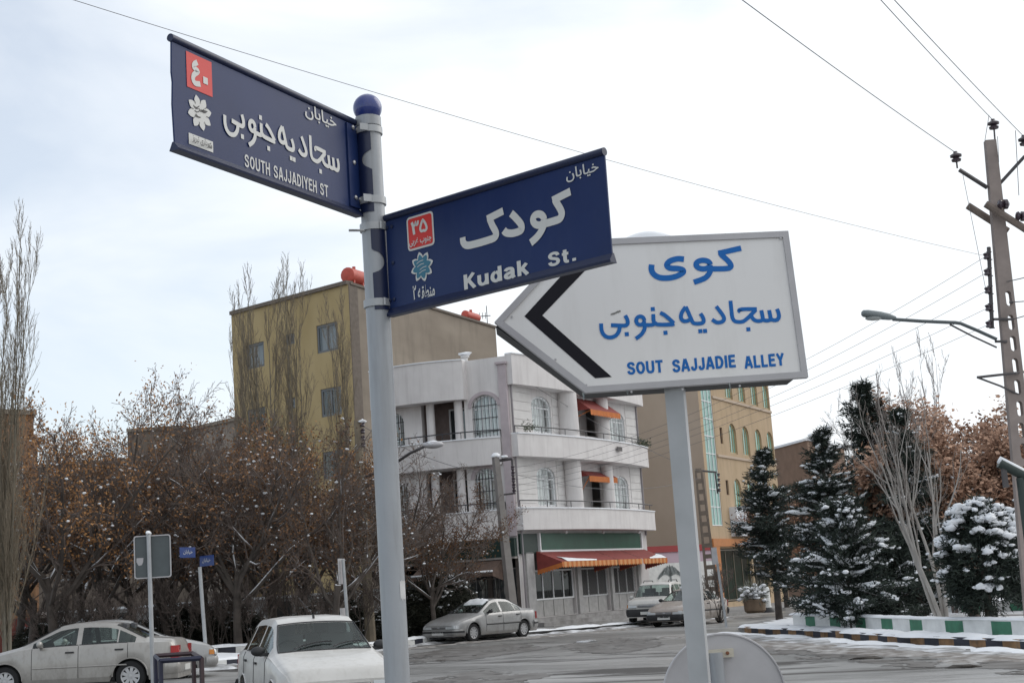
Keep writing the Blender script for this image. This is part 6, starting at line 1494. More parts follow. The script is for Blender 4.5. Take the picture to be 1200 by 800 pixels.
# pale many-stemmed tree on the island
SP_PALE = dict(SP_GROVE, levels=4, seg=[8, 6, 5, 3], kids=[5, 5, 4], t0=[.35, .25, .2], ang=[17, 20, 25], ratio=[.5, .48, .5], up=[.06, .16, .14, .1], wig=[.04, .07, .12, .17], taper=[.3, .3, .4, .5], snow_lvl=(), leaf_lvl=9, rmin=.007, trunk_lvl=1)
pale = tree_proto('pale_tree', 5, 8.2, .08, SP_PALE, M_barkpale, mat('pale_twigs', (.24, .21, .19), .95, var=.2), M_leaf, trunk_frac=.82, stems=5, spread=.17, lean=(-.17, 0))
put(pale, base(1098, 36.5, .2), .5, 'pale barked tree with many fanning stems on the island beside the planter wall', 'tree', None, .82, .76)
# rusty leaved tree behind
SP_RUST = dict(SP_GROVE, leafy=1, leaf_p=.95, leaf_n=12, leaf_sz=(.035, .085), leaf_sp=.17, snow_p=.2, tuft=.06, kids=[8, 8, 7, 5])
rust = tree_proto('rusty_tree', 41, 7.6, .15, SP_RUST, M_bark, M_twig, mat('rust_leaves', (0.25, 0.135, 0.085), .85, col2=(0.52, 0.33, 0.23), island=True))
GR = 'rust leaved trees behind the island'
put(rust, base(1134, 44, .2), .4, 'large rust coloured tree left of the power pole', 'tree', GR, 1.0, .93)
put(rust, base(1185, 50, .2), 2.5, 'rust coloured tree right behind the power pole', 'tree', GR, .95, .84)
put(rust, base(918, 75, .2), 4.0, 'distant rust coloured tree before the brown building', 'tree', GR, .8, .8)

# ---- conifers
def conifer(name, seed, H, R0, m_needle, whorls=26, snow=.35, z0=.10, shape=.85, droop=.25, lump=(.07, .17), twist=0.0, nb=30, hang=0.0):
    t = Tree(seed); R = t.r
    t.trunk.tube([(0, 0, -.05), (.03, 0, H * .4), (0, .02, H * .98)], [H * .020, H * .014, .02], 8)
    for w in range(whorls):
        f = min(.985, (w + R.uniform(-.6, 1.4)) / whorls) if w else .02; z = H * (z0 + (1 - z0) * f); Lb = R0 * max(.10, (1 - f) ** shape) * R.uniform(.75, 1.2)
        if f < .15: Lb *= .55 + 3 * f
        for k in range(R.randint(6, 8)):
            a = R.uniform(0, 2 * math.pi); L = Lb * R.uniform(.5, 1.2); z = H * (z0 + (1 - z0) * min(.985, max(0, f + R.uniform(-.03, .03)))); d = Vector((math.cos(a), math.sin(a), R.uniform(.0, .75) if f > .25 else R.uniform(-.1, .4))).normalized()
            p = Vector((0, 0, z)); pts = [p]; n = max(3, int(L / .22))
            for i in range(n):
                d = (d + Vector((0, 0, -droop * .12 * (1 if i < n * .7 else -1.3))) + t.rv() * .06).normalized(); p = p + d * (L / n); pts.append(p.copy())
            t.twigs.tube(pts, [max(.006, .03 * (1 - i / len(pts)) * (L / 1.5 + .3)) for i in range(len(pts))], 4, cap=False)
            if R.random() < snow * 1.5 and len(pts) > 3:        # a band of snow lying along the branch
                for rep in range(2):
                    i0_ = R.randint(1, len(pts) - 2); i1_ = min(len(pts), i0_ + R.randint(2, 4)); off_ = Vector((-d.y, d.x, 0)) * R.gauss(0, .10); Q = []; rq = []
                    for q_ in pts[i0_ - 1:i1_]:
                        Q.append(q_ + off_ * R.uniform(.6, 1.4) + Vector((R.gauss(0, .02), R.gauss(0, .02), .055 + R.gauss(0, .015)))); rq.append(R.uniform(.03, .085) * lump[1] / .16)
                    rq[0] *= .3; rq[-1] *= .35; Q2 = [Q[0]]; r2 = [rq[0]]
                    for a_, b_, ra_, rb_ in zip(Q[:-1], Q[1:], rq[:-1], rq[1:]): Q2 += [a_.lerp(b_, .5) + Vector((R.gauss(0, .02), R.gauss(0, .02), R.gauss(0, .012))), b_]; r2 += [(ra_ + rb_) / 2 * R.uniform(.7, 1.25), rb_]
                    t.snow.tube(Q2, r2, 6)
            for i in range(1, len(pts)):
                side = Vector((-d.y, d.x, 0)); reach = .22 * (1 - .5 * i / len(pts)) * min(1.5, L)
                for s_ in (-1, 0, 1):
                    c = pts[i] + side * (s_ * reach * R.uniform(.6, 1.2)) + Vector((0, 0, R.gauss(0, .04)))
                    for q in range(nb // 3 + 2):
                        dd = (d * .7 + side * s_ * .5 + t.rv() * .75 + Vector((0, 0, .15 - hang))).normalized(); ln = R.uniform(.11, .26); e = dd.orthogonal().normalized(); e.rotate(Matrix.Rotation(R.random() * 6.3, 3, dd)); e *= ln * .10; b_ = c + t.rv() * .07
                        t.leaves.add([b_ - e, b_ + e, b_ + dd * ln], [(0, 1, 2)])
                    if R.random() < .55 * snow * (.35 + .65 * i / len(pts)) * (.5 if s_ else 1): [t.snow.lump(c + d * R.gauss(0, .12) + Vector((R.gauss(0, .06), R.gauss(0, .06), .045 + R.gauss(0, .025))), R.uniform(*lump) * R.choice((.18, .26, .36, .5)), R, .6) for q_ in range(R.randint(2, 6))]
    root = bpy.data.objects.new(name, None); COL.objects.link(root)
    t.trunk.build('trunk', M_bark, root, smooth=60, local=True); c = t.leaves.build('crown', m_needle, root, local=True); t.twigs.build('branches', M_bark, c, smooth=180, local=True)
    if t.snow.v: t.snow.build('snow', M_snow, root, smooth=180, local=True)['kind'] = 'stuff'
    return root
c1 = conifer('conifer', 2, 7.0, 1.6, M_needle, 22, .36, .20, .75, lump=(.06, .15)); put(c1, base(908, 53, .2), .3, 'slender dark snowy conifer in front of the tan office building', 'conifer', None, 1.0, .87)
c2 = conifer('conifer', 9, 6.6, 2.05, M_needle, 26, .5, .04, .8, lump=(.07, .17)); put(c2, base(977, 43, .2), .9, 'broad snowy conifer left of centre in the island group', 'conifer', None, 1.0, .86)
c3 = conifer('conifer', 14, 8.4, 1.95, M_needle, 30, .13, .04, .62, lump=(.06, .14)); put(c3, base(1034, 46, .2), 2.2, 'tallest dark conifer of the island with little snow', 'conifer', None, .95, .88)
c4 = conifer('conifer', 21, 6.8, 1.5, M_needle, 24, .25, .04, .6, lump=(.06, .15)); put(c4, base(1074, 42, .2), 4.0, 'dark conifer directly behind the pale many stemmed trunk', 'conifer', None, 1.0, .88)
c5 = conifer('conifer', 33, 3.6, 1.7, M_needle, 15, .55, .05, .7, lump=(.08, .19)); put(c5, base(992, 40, .2), 1.4, 'low spreading snow laden conifer behind the planter wall', 'conifer')
c5b = conifer('conifer', 35, 2.6, 1.4, M_needle, 12, .22, .05, .6, lump=(.07, .16)); put(c5b, base(1050, 40.5, .2), 2.9, 'low dark bushy conifer just left of the pale trunk', 'conifer')
# clipped rounded conifer loaded with snow
def round_shrub(name, seed, H, R0, m, n=520, snow=.5, z0=.25, lump=(.09, .2), trunk=True):
    t = Tree(seed); R = t.r
    if trunk: t.trunk.tube([(0, 0, -.05), (.02, .01, H * .5), (0, 0, H * .85)], [.11, .08, .03], 8)
    for k in range(n):
        while True:
            x, y, z = R.uniform(-1, 1), R.uniform(-1, 1), R.uniform(-1, 1)
            q = x * x + y * y + z * z
            if .35 < q < 1: break
        prof = 1 - .1 * z if z < 0 else 1 - .35 * z; c = Vector((x * R0 * prof, y * R0 * prof, H * (z0 + (1 - z0) * (z + 1) / 2))); out = Vector((x, y, z * .6 + .2)).normalized()
        for q_ in range(26):
            dd = (out * .8 + t.rv() * .6).normalized(); ln = R.uniform(.10, .2); e = dd.orthogonal().normalized(); e.rotate(Matrix.Rotation(R.random() * 6.3, 3, dd)); e *= ln * .12; b_ = c + t.rv() * .09
            t.leaves.add([b_ - e, b_ + e, b_ + dd * ln], [(0, 1, 2)])
        if q > .62 and R.random() < snow * max(0, min(1, z + .75)):
            for q_ in range(R.randint(3, 8)): t.snow.lump(c + out * .06 + Vector((R.gauss(0, .10), R.gauss(0, .10), .05 + R.gauss(0, .025))), R.uniform(*lump) * R.choice((.2, .3, .45, .75)), R, .6)
    root = bpy.data.objects.new(name, None); COL.objects.link(root)
    if trunk: t.trunk.build('trunk', M_bark, root, smooth=60, local=True)
    t.leaves.build('crown', m, root, local=True)
    if t.snow.v: t.snow.build('snow', M_snow, root, smooth=180, local=True)['kind'] = 'stuff'
    return root
rs1 = round_shrub('round_conifer', 6, 2.95, .92, M_needle, 620, .6, .14); put(rs1, base(1151, 33.5, .2), 0, 'rounded dark conifer loaded with thick snow beside the power pole', 'conifer', None, 1.0)
rs2 = round_shrub('round_conifer', 7, 3.0, .75, M_needle, 420, .55, .12); put(rs2, base(1211, 36, .2), 1.0, 'snow loaded conifer cut off by the right edge behind the power pole', 'conifer', None, 1.0)
# shrubs: evergreen bush beside the sedan, low dark bushes under the grove
M_bush = mat('dark_shrub_leaves', (0.014, 0.018, 0.011), .75, col2=(0.045, 0.045, 0.028), island=True)
bu = round_shrub('evergreen_bush', 12, 1.9, 1.15, M_bush, 420, .16, .0, (.05, .10), False)
GB = 'dark bushes under the bare trees'
for px, Y, rz, sc, sz, lab in ((515, 53.6, 0, 1.15, 1.18, 'tall snow dotted evergreen bush left of the silver sedan by the side shops'), (478, 53.8, 2, 1.0, .85, 'dark bush just right of the foreground pole'), (445, 52, 4, .8, .5, 'low dark bush hidden behind the foreground pole'),
                               (336, 54, 1, 1.0, .5, 'low dark bush behind the roof of the white hatchback'), (170, 50, 3, 1.2, .55, 'low dark bush behind the back of the silver sedan'), (120, 53, 5, 1.2, .7, 'low dark bush behind the silver sedan windows'), (215, 54, 2.4, 1.3, .8, 'dark bush beyond the far thin post'), (265, 55, .2, 1.2, .75, 'dark bush between the far thin post and the white hatchback'), (390, 53, 3.3, 1.3, .8, 'dark bush behind the slim edge on sign'), (55, 50, .5, 1.1, .6, 'low dark bush near the poplar trunk')):
    put(bu, base(px, Y, .14), rz, lab, 'bush', GB, sc, sz)
# snow covered potted bush by the shop
pb = base(881, 64, .2); pt = thing('potted_bush', 'snow dusted pale bush in a brown pot before the tan shop', 'potted plant', pb)
mb = MB(); mb.lathe([(.36, 0), (.46, .1), (.48, .55), (.42, .58)], pb, n=14); mb.build('pot', mat('brown_pot', (.17, .12, .08), .8, var=.2), pt, smooth=40)
r_ = random.Random(3); mb = MB(); ms = MB()
for k in range(420):
    d = Vector((r_.gauss(0, 1), r_.gauss(0, 1), r_.gauss(.35, .8))).normalized(); c = pb + Vector((0, 0, .75)) + d * r_.uniform(.2, .62); e = d.orthogonal().normalized() * .03; mb.add([c - e, c + e, c + d * .22], [(0, 1, 2)])
    if k % 9 == 0: ms.lump(c + Vector((0, 0, .05)), .12, r_, .6)
mb.build('foliage', mat('grey_green_leaves', (.12, .125, .10), .8, var=.3), pt); ms.build('snow', M_snow, pt, smooth=180)
# bare bush around the small island sign
SP_B = dict(SP_PALE, levels=4, seg=[5, 4, 3, 3], kids=[7, 6, 4], rmin=.006, ang=[30, 34, 34], wig=[.12, .16, .2, .2])
bbush = tree_proto('bare_bush', 77, 2.2, .018, SP_B, M_bark, M_twig, M_leaf, trunk_frac=.7, stems=7, spread=.4)
put(bbush, base(838, 58, .15), 0, 'thin bare bush at the corner before the tan shop', 'bush')
GS = 'bare shrubs under the grove'
r_ = random.Random(31)
for k, (px, Y, lab) in enumerate(((62, 46, 'nearest the poplars'), (92, 46, 'behind the front window of the beige sedan'), (140, 44.5, 'behind the rear window of the beige sedan'), (182, 49, 'just behind the grey sign back'), (214, 47.5, 'left of the far thin post'), (252, 47.5, 'right of the far thin post'), (296, 47, 'left of the white hatchback roof'),
                              (345, 48, 'above the white hatchback roof'), (372, 46, 'left of the slim edge on sign'), (418, 48.5, 'between the slim sign and the foreground pole'), (120, 50, 'in the second row behind the beige sedan'), (270, 51, 'in the second row behind the dark trunk'))):
    put(bbush, base(px, Y, .15), k * 1.3, 'bare twiggy shrub under the grove ' + lab, 'shrub', GS, 1.0 + .25 * r_.random(), .95 + .4 * r_.random())
# ================================================================== CARS
M_silver = mat('silver_beige_paint', (0.335, 0.32, 0.30), .30, metal=.3, var=.05, scale=2, coat=.4, grime=((.19, .175, .155), .5, 10, (1, 1, .5), .55))
M_silver2 = mat('silver_grey_paint', (0.325, 0.325, 0.325), .30, metal=.3, var=.06, scale=2, coat=.4, grime=((.19, .175, .155), .5, 10, (1, 1, .5), .55))
M_carwhite = mat('white_car_paint', (0.54, 0.525, 0.50), .35, var=.06, scale=2, coat=.3, grime=((.32, .295, .26), .4, 10, (1, 1, .5), .6))
M_beige = mat('beige_car_paint', (0.30, 0.255, 0.225), .35, metal=.25, var=.06, scale=2, coat=.4, grime=((.19, .175, .155), .5, 10, (1, 1, .5), .55))
M_rubber = mat('tyre_rubber', (0.012, 0.012, 0.013), .85)
M_blackpl = mat('black_plastic', (0.02, 0.02, 0.022), .55)
M_rim = mat('alloy_rim', (0.45, 0.45, 0.46), .35, metal=.6)
M_carin = mat('car_interior', (0.03, 0.03, 0.033), .8)
M_seat = mat('grey_seat_cloth', (0.09, 0.09, 0.095), .9)
G_car = glass('car_glass', (0.64, 0.73, 0.70), .045, .01)
M_head = mat('headlamp_glass', (0.45, 0.47, 0.48), .12, spec=.9, coat=.6)
M_tail = mat('tail_lamp_red', (0.36, 0.015, 0.015), .2, coat=.5)
M_amber = mat('amber_lamp', (.5, .18, .02), .3)
M_plate = mat('number_plate', (.6, .6, .58), .5)
M_mud = mat('road_grime', (0.10, 0.095, 0.085), .9)

def lerp_tab(tab, x):
    if x <= tab[0][0]: return tab[0][1]
    for a, b in zip(tab[:-1], tab[1:]):
        if x <= b[0]: return a[1] + (b[1] - a[1]) * (x - a[0]) / (b[0] - a[0])
    return tab[-1][1]
def soft(tab, x, w=.05):
    return sum(lerp_tab(tab, x + d * w) * k for d, k in ((-1, .25), (0, .5), (1, .25)))
def make_car(name, P):
    """car with its nose at x=0 heading towards -X, origin on the ground at mid length; y across"""
    root = bpy.data.objects.new(name, None); COL.objects.link(root)
    L, W = P['L'], P['W'] / 2; wf, wr = P['wheels']; RW_ = P['wr']; ga = P.get('arch', RW_ + .055)
    ws0, ws1, rw1, rw0 = P['ws0'], P['ws1'], P['rw1'], P['rw0']      # windscreen base/top, rear glass top/base
    pil = P['pillars']; doors = P['doors']
    brk = sorted(set([0, L] + [round(v, 3) for v in np.linspace(0, L, int(L / .055))] + [ws0, ws1, rw1, rw0] + [v for p in pil for v in p] + [v for d in doors for v in d]))
    xs = [brk[0]]
    for v in brk[1:]:
        if v - xs[-1] > .012: xs.append(v)
        elif v in (ws0, ws1, rw1, rw0, L): xs[-1] = v
    def sect(x):
        zt = soft(P['top'], x); zb = soft(P['belt'], x); w = W * soft(P['plan'], x, .08); wt = W * soft(P['twid'], x, .06); zl = P['sill']
        zb = min(zb, zt - .012); zl = max(zl, soft(P['under'], x, .03) if 'under' in P else zl)
        z0, z1, z2, z3 = zl, zl + .10, zl + (zb - zl) * .5, zb - .07
        for c in (wf, wr):
            if abs(x - c) < ga:
                za = RW_ + math.sqrt(ga * ga - (x - c) ** 2) * 1.0
                z0 = max(z0, za); z1 = max(z1, za + .012); z2 = max(z2, za + .03); z3 = max(z3, z2 + .02)
        zb2 = max(zb, z3 + .012); zt = max(zt, zb2 + .01); hw = zt - zb2
        edge = min(.07, hw * .45)     # roof edge roundness
        pts = [(w * .955, z0), (w * .99, z1), (w, z2), (w * .985, z3), (w * .945, zb2)]
        wb = w * .935
        for v in (.05, .5, .90, 1.0):
            pts.append((wb + (wt - wb) * v, zb2 + (hw - edge) * v))
        pts += [(wt * .93, zt - edge * .35), (wt * .55, zt - edge * .05), (0, zt)]
        return pts
    S = [sect(x) for x in xs]; n = len(xs); m = len(S[0])
    parts = {}
    def grab(key): 
        if key not in parts: parts[key] = MB()
        return parts[key]
    def V(i, j, s): return (xs[i] - L / 2, s * S[i][j][0], S[i][j][1])
    for i in range(n - 1):
        xm = (xs[i] + xs[i + 1]) / 2
        for j in range(m - 1):
            key = 'body'
            green = S[i][8][1] - S[i][4][1] > .10 or S[i + 1][8][1] - S[i + 1][4][1] > .10
            if j in (5, 6) and green and P['gl0'] < xm < P['gl1'] and not any(a < xm < b for a, b in pil): key = 'side'
            if j in (9, 10) and ws0 + .02 < xm < ws1 - .03: key = 'windscreen'
            if j in (9, 10) and rw1 + .03 < xm < rw0 - .02: key = 'rear_window'
            for di, d in enumerate(doors):
                if d[0] < xm < d[1] and 1 <= j <= 6: key = ('door', di) if key == 'body' else ('glass', di)
            for s in (1, -1):
                k2 = key
                if isinstance(key, tuple): k2 = key + (s,)
                elif key == 'side': k2 = ('glass', 'q', s)
                a, b, c, d_ = V(i, j, s), V(i + 1, j, s), V(i + 1, j + 1, s), V(i, j + 1, s)
                grab(k2).add([a, b, c, d_], [(0, 1, 2, 3) if s < 0 else (3, 2, 1, 0)])
    bm_ = grab('body')
    for i, flip in ((0, 0), (n - 1, 1)):
        ring = [V(i, j, 1) for j in range(m)] + [V(i, j, -1) for j in range(m - 2, -1, -1)]
        bm_.add(ring, [tuple(range(len(ring)))])
    body = bm_.build('body', P['paint'], root, smooth=38, local=True)
    weld(body)
    mb = MB(); mb.box((0, 0, P['sill'] + .03), (L - .5, W * 1.5, .06)); mb.box(((wf + wr) / 2 - L / 2, 0, P['sill'] + .12), (wr - wf - 2 * ga + .06, W * 1.86, .2))
    for c in (wf, wr): mb.box((c - L / 2, 0, RW_ + .22), (2 * ga - .02, W * 1.5, .5))
    mb.box(((ws0 + rw0) / 2 - L / 2, 0, P['sill'] + .32), (rw0 - ws0 - .1, W * 1.72, .06)); mb.build('floor_pan', M_rubber, body, local=True)
    # interior: dash, wheel, seats
    mb = MB(); zb = lerp_tab(P['belt'], ws0 + .3); mb.box((ws0 + .38 - L / 2, 0, zb - .12), (.42, W * 1.6, .22)); mb.build('dashboard', M_carin, root, local=True)
    for sx, wd in ((ws1 + .25, .46), (min(rw1 + .1, ws1 + 1.25), .46)):
        for sy in (-.36, .36):
            mb = MB(); rot = Matrix.Rotation(rad(14), 3, 'Y'); mb.box((sx - L / 2, sy, zb - .02), (.12, wd, .55), rot); mb.box((sx + .05 - L / 2, sy, zb + .33), (.09, .24, .16), rot); mb.box((sx - .26 - L / 2, sy, zb - .30), (.48, wd, .12)); mb.build('seat', M_seat, root, local=True)
    mb = MB(); c = Vector((ws0 + .72 - L / 2, .36 if P.get('lhd', 1) else -.36, zb + .02)); mb.tube([c + Vector((.06 * math.sin(a), .18 * math.cos(a), .17 * math.sin(a))) for a in np.linspace(0, 6.28, 17)], .014, 6, cap=False); mb.build('steering_wheel', M_carin, root, local=True)
    # glazing and doors
    for key, b_ in parts.items():
        if key in ('body',): continue
        if isinstance(key, tuple) and key[0] == 'door':
            d = b_; s = key[2]; o = d.build('door', P['paint'], root, smooth=38, local=True); weld(o)
            x0, x1 = doors[key[1]]; sm = MB()
            for xe in (x0, x1):      # shut line
                sm = MB(); q = sect(xe); sm.tube([(xe - L / 2, s * (q[j][0] + .0015), q[j][1]) for j in (1, 2, 3, 4)], .0055, 4)
                sm.build('shut_line', M_blackpl, o, local=True)
            xh = x1 - .17; q = sect(xh); zz = q[3][1] - .045; hm = MB(); hm.box((xh - L / 2, s * (q[3][0] + .012), zz), (.17, .03, .03)); hm.build('handle', P.get('handle', M_blackpl), o, local=True)
            if P.get('strip'):
                st = MB(); zz = P['strip'][0]; st.tube([(x - L / 2, s * (W * soft(P['plan'], x, .08) + .003), zz) for x in np.linspace(x0 + .02, x1 - .02, 8)], P['strip'][1], 4); st.build('rub_strip', P['strip'][2], o, smooth=60, local=True)
            g = parts.get(('glass', key[1], s))
            if g:
                go = g.build('side_window', G_car, o, smooth=60, local=True); weld(go)
                fr_ = MB(); xa, xb = x0 + .01, x1 - .01
                # thin dark seal along the belt line
                fr_.tube([(x - L / 2, s * (sect(x)[5][0] + .002), sect(x)[5][1]) for x in np.linspace(max(xa, P['gl0']), min(xb, P['gl1']), 10)], .009, 4); fr_.build('belt_seal', M_blackpl, o, smooth=60, local=True)
        elif isinstance(key, tuple) and key[0] == 'glass' and key[1] == 'q': weld(b_.build('quarter_window', G_car, root, smooth=60, local=True))
        elif key in ('windscreen', 'rear_window'):
            o = b_.build(key, G_car, root, smooth=60, local=True); weld(o)
            a, b2 = (ws0 + .02, ws1 - .03) if key == 'windscreen' else (rw1 + .03, rw0 - .02)
            sl = MB()
            for s in (1, -1): sl.tube([(x - L / 2, s * sect(x)[9][0], sect(x)[9][1] + .003) for x in np.linspace(a, b2, 8)], .011, 4)
            for x in (a, b2): sl.tube([(x - L / 2, y * sect(x)[9][0], sect(x)[9][1] + (.003 + (sect(x)[11][1] - sect(x)[9][1]) * (1 - abs(y) ** 2.2))) for y in np.linspace(-1, 1, 9)], .011, 4)
            sl.build('window_seal', M_blackpl, o, smooth=60, local=True)
            if key == 'windscreen' and P.get('wipers'):
                for y0, y1 in ((.42, -.12), (-.12, -.58)):
                    wp = MB(); pts = []
                    for t in np.linspace(0, 1, 6):
                        x = ws0 + .05 + .10 * math.sin(math.pi * t * .6) + (.0 if t < .2 else .02); q = sect(x); y = y0 + (y1 - y0) * t; pts.append((x - L / 2 - .012, y, q[9][1] + (q[11][1] - q[9][1]) * (1 - min(1, abs(y) / q[9][0]) ** 2) + .022))
                    wp.tube(pts, .009, 5); wp.build('wiper', M_blackpl, o, smooth=60, local=True)
    # wheels
    for c in (wf, wr):
        for s in (1, -1):
            y = s * (W * .86); wb_ = MB(); ax = (0, s, 0); wd = .19
            wb_.lathe([(RW_ * .60, -wd / 2), (RW_ * .93, -wd / 2), (RW_, -wd / 2 + .03), (RW_, wd / 2 - .03), (RW_ * .93, wd / 2), (RW_ * .66, wd / 2 + .004), (RW_ * .62, wd / 2 - .02)], (c - L / 2, y, RW_), ax, 28)
            wh = wb_.build('wheel', M_rubber, root, smooth=35, local=True); rb = MB(); rr = RW_ * .64
            rb.lathe([(rr * .22, wd / 2 - .012), (.0001, wd / 2 - .008)], (c - L / 2, y, RW_), ax, 14); rb.lathe([(rr, wd / 2 - .05), (rr, wd / 2 + .002), (rr * .88, wd / 2 - .004), (rr * .86, wd / 2 - .05)], (c - L / 2, y, RW_), ax, 28)
            ns = P.get('spokes', 7)
            for k in range(ns):
                a = 2 * math.pi * k / ns; e = Vector((math.cos(a), 0, math.sin(a))); f = Vector((-math.sin(a), 0, math.cos(a))); o_ = Vector((c - L / 2, y + s * (wd / 2 - .012), RW_)); w0, w1 = rr * .13, rr * .19
                rb.add([o_ + f * w0 + e * rr * .15, o_ - f * w0 + e * rr * .15, o_ - f * w1 + e * rr * .92, o_ + f * w1 + e * rr * .92], [(0, 1, 2, 3)])
            rb.build('rim', P.get('rim', M_rim), wh, smooth=30, local=True)
            db = MB(); db.lathe([(rr * .9, wd / 2 - .06), (.0001, wd / 2 - .06)], (c - L / 2, y, RW_), ax, 16); db.build('brake_disc', M_blackpl, wh, local=True)
            al = MB(); pts = [(c - L / 2 + (ga + .004) * math.cos(a), s * (W * soft(P['plan'], c, .08) * 1.0 - .004), RW_ + (ga + .004) * math.sin(a)) for a in np.linspace(0.0, math.pi, 15)]
            al.tube(pts, .016, 5); al.build('arch_lip', P.get('lip', P['paint']), body, smooth=60, local=True)
    # outline of the nose or tail seen from above, from the middle outwards, by arc length
    def contour(front):
        w0 = W * lerp_tab(P['plan'], 0 if front else L)
        C = [(0, y) for y in np.linspace(0, w0, 8)] + [(x, W * soft(P['plan'], x if front else L - x, .08)) for x in np.linspace(.02, .75, 14)]
        S_ = [0]
        for a, b in zip(C[:-1], C[1:]): S_.append(S_[-1] + math.hypot(b[0] - a[0], b[1] - a[1]))
        return C, S_
    CONT = {True: contour(True), False: contour(False)}
    def on_contour(front, a):
        C, S_ = CONT[front]; sg = 1 if a >= 0 else -1; q = min(abs(a), S_[-1] - .001)
        for k in range(len(C) - 1):
            if q <= S_[k + 1]:
                t = (q - S_[k]) / max(1e-6, S_[k + 1] - S_[k]); x = C[k][0] + (C[k + 1][0] - C[k][0]) * t; y = C[k][1] + (C[k + 1][1] - C[k][1]) * t
                d = Vector((C[k + 1][0] - C[k][0], C[k + 1][1] - C[k][1])).normalized(); nrm = Vector((-d.y, d.x)); break
        nx, ny = nrm.x, nrm.y * sg
        return (x if front else L - x), y * sg, (nx if front else -nx), ny
    def band(nm, m_, front, a0, a1, prof, par=root, n_=14, sm=40):
        """profile (offset, z) swept along the nose/tail outline from arc a0 to a1"""
        mb = MB(); vs = []; k_ = len(prof)
        for k in range(n_ + 1):
            x, y, nx, ny = on_contour(front, a0 + (a1 - a0) * k / n_)
            for o_, z in prof: vs.append((x - L / 2 + nx * o_, y + ny * o_, z))
        mb.add(vs, [(i * k_ + j, i * k_ + (j + 1) % k_, (i + 1) * k_ + (j + 1) % k_, (i + 1) * k_ + j) for i in range(n_) for j in range(k_)] + [tuple(range(k_)), tuple(range(n_ * k_, (n_ + 1) * k_))])
        return mb.build(nm, m_, par, smooth=sm, local=True)
    for key, xa, xb, zc, h, m_ in P['bumpers']:
        fr_ = key == 'front'; E_ = CONT[fr_][1][7] + xb; h2 = h / 2
        bo = band('bumper', m_, fr_, -E_, E_, [(-.04, zc - h2), (.012, zc - h2), (.042, zc - h2 * .5), (.05, zc + h2 * .4), (.03, zc + h2), (-.04, zc + h2)], n_=40)
        if P.get('bstrip'): band('bumper_strip', M_blackpl, fr_, -E_ - .02, E_ + .02, [(.03, zc - .01), (.062, zc), (.062, zc + .05), (.03, zc + .06)], bo, 40)
        band('number_plate', M_plate, fr_, -.26, .26, [(.04, zc - .07), (.062, zc - .07), (.062, zc + .045), (.04, zc + .045)], bo, 2)
    # lamps, grille, plates
    for s in (1, -1):
        a0, a1, z0, z1 = P['head']
        hl = band('headlight', M_head, True, s * a0, s * a1, [(-.04, z0), (.016, z0), (.012, z0 + (z1 - z0) * .5), (-.022, z1), (-.05, z1)])
        band('headlight_rim', M_blackpl, True, s * a0, s * a1, [(-.04, z0 - .012), (.018, z0 - .012), (.018, z0), (-.04, z0)], hl)
        band('indicator', P.get('ind', M_amber), True, s * (a1 + .01), s * (a1 + .14), [(-.04, z0 + .01), (.012, z0 + .01), (-.006, z1 - .012), (-.05, z1 - .012)])
        tz0, tz1, ta0, ta1 = P['tail']
        band('tail_light', M_tail, False, s * ta0, s * ta1, [(-.03, tz0), (.014, tz0), (.012, tz1), (-.03, tz1)])
        mb = MB(); q = sect(ws0 + P.get('mir', .42)); c = Vector((ws0 + P.get('mir', .42) - L / 2, s * (q[4][0] + .10), q[4][1] + .075)); mb.ball(c, .1, 14, sq=(.62, 1.0, .68)); mb.box(c + Vector((0, -s * .08, -.045)), (.07, .12, .05)); mb.build('wing_mirror', P.get('mirm', P['paint']), root, smooth=60, local=True)
    g = P['grille']; gr = band('grille', M_blackpl, True, -g[0], g[0], [(-.04, g[1]), (.012, g[1]), (-.008, g[2]), (-.05, g[2])])
    for k in range(P.get('nbar', 3)):
        zz = g[1] + (g[2] - g[1]) * (k + .7) / (P.get('nbar', 3) + .4); band('grille_bar', P.get('gbar', M_rim), True, -g[0] + .01, g[0] - .01, [(-.01, zz - .006), (.016, zz - .006), (.014, zz + .006), (-.01, zz + .006)], gr)
    if P.get('badge'): band('emblem_plate', M_rim, True, -.05, .05, [(-.02, g[1] + .02), (.022, g[1] + .02), (.012, g[2] - .01), (-.03, g[2] - .01)], gr, 2)
    if P.get('rails'):
        for s in (1, -1):
            mb = MB(); mb.tube([(ws1 + .3 - L / 2, s * .52, lerp_tab(P['top'], ws1 + .3) + .0), (ws1 + .45 - L / 2, s * .52, lerp_tab(P['top'], ws1 + .4) + .07), (rw1 - .2 - L / 2, s * .52, lerp_tab(P['top'], rw1 - .2) + .07), (rw1 - .05 - L / 2, s * .52, lerp_tab(P['top'], rw1 - .05))], .02, 6); mb.build('roof_rail', M_blackpl, root, smooth=60, local=True)
    if P.get('aerial'):
        x = ws1 + .10; mb = MB(); mb.tube([(x - L / 2, .0, lerp_tab(P['top'], x) - .0), (x + .02 - L / 2, 0, lerp_tab(P['top'], x) + .05)], .018, 6); mb.tube([(x + .02 - L / 2, 0, lerp_tab(P['top'], x) + .04), (x + .36 - L / 2, .14, lerp_tab(P['top'], x) + .30)], .004, 4); mb.build('aerial', M_blackpl, root, local=True)
    root['_L'] = L; del root['_L']
    return root, sect, L, W
def weld(o):
    import bmesh
    b = bmesh.new(); b.from_mesh(o.data); bmesh.ops.remove_doubles(b, verts=b.verts, dist=.0006); b.to_mesh(o.data); b.free(); o.data.update()
    o.data.shade_smooth(); o.data.set_sharp_from_angle(angle=rad(38))
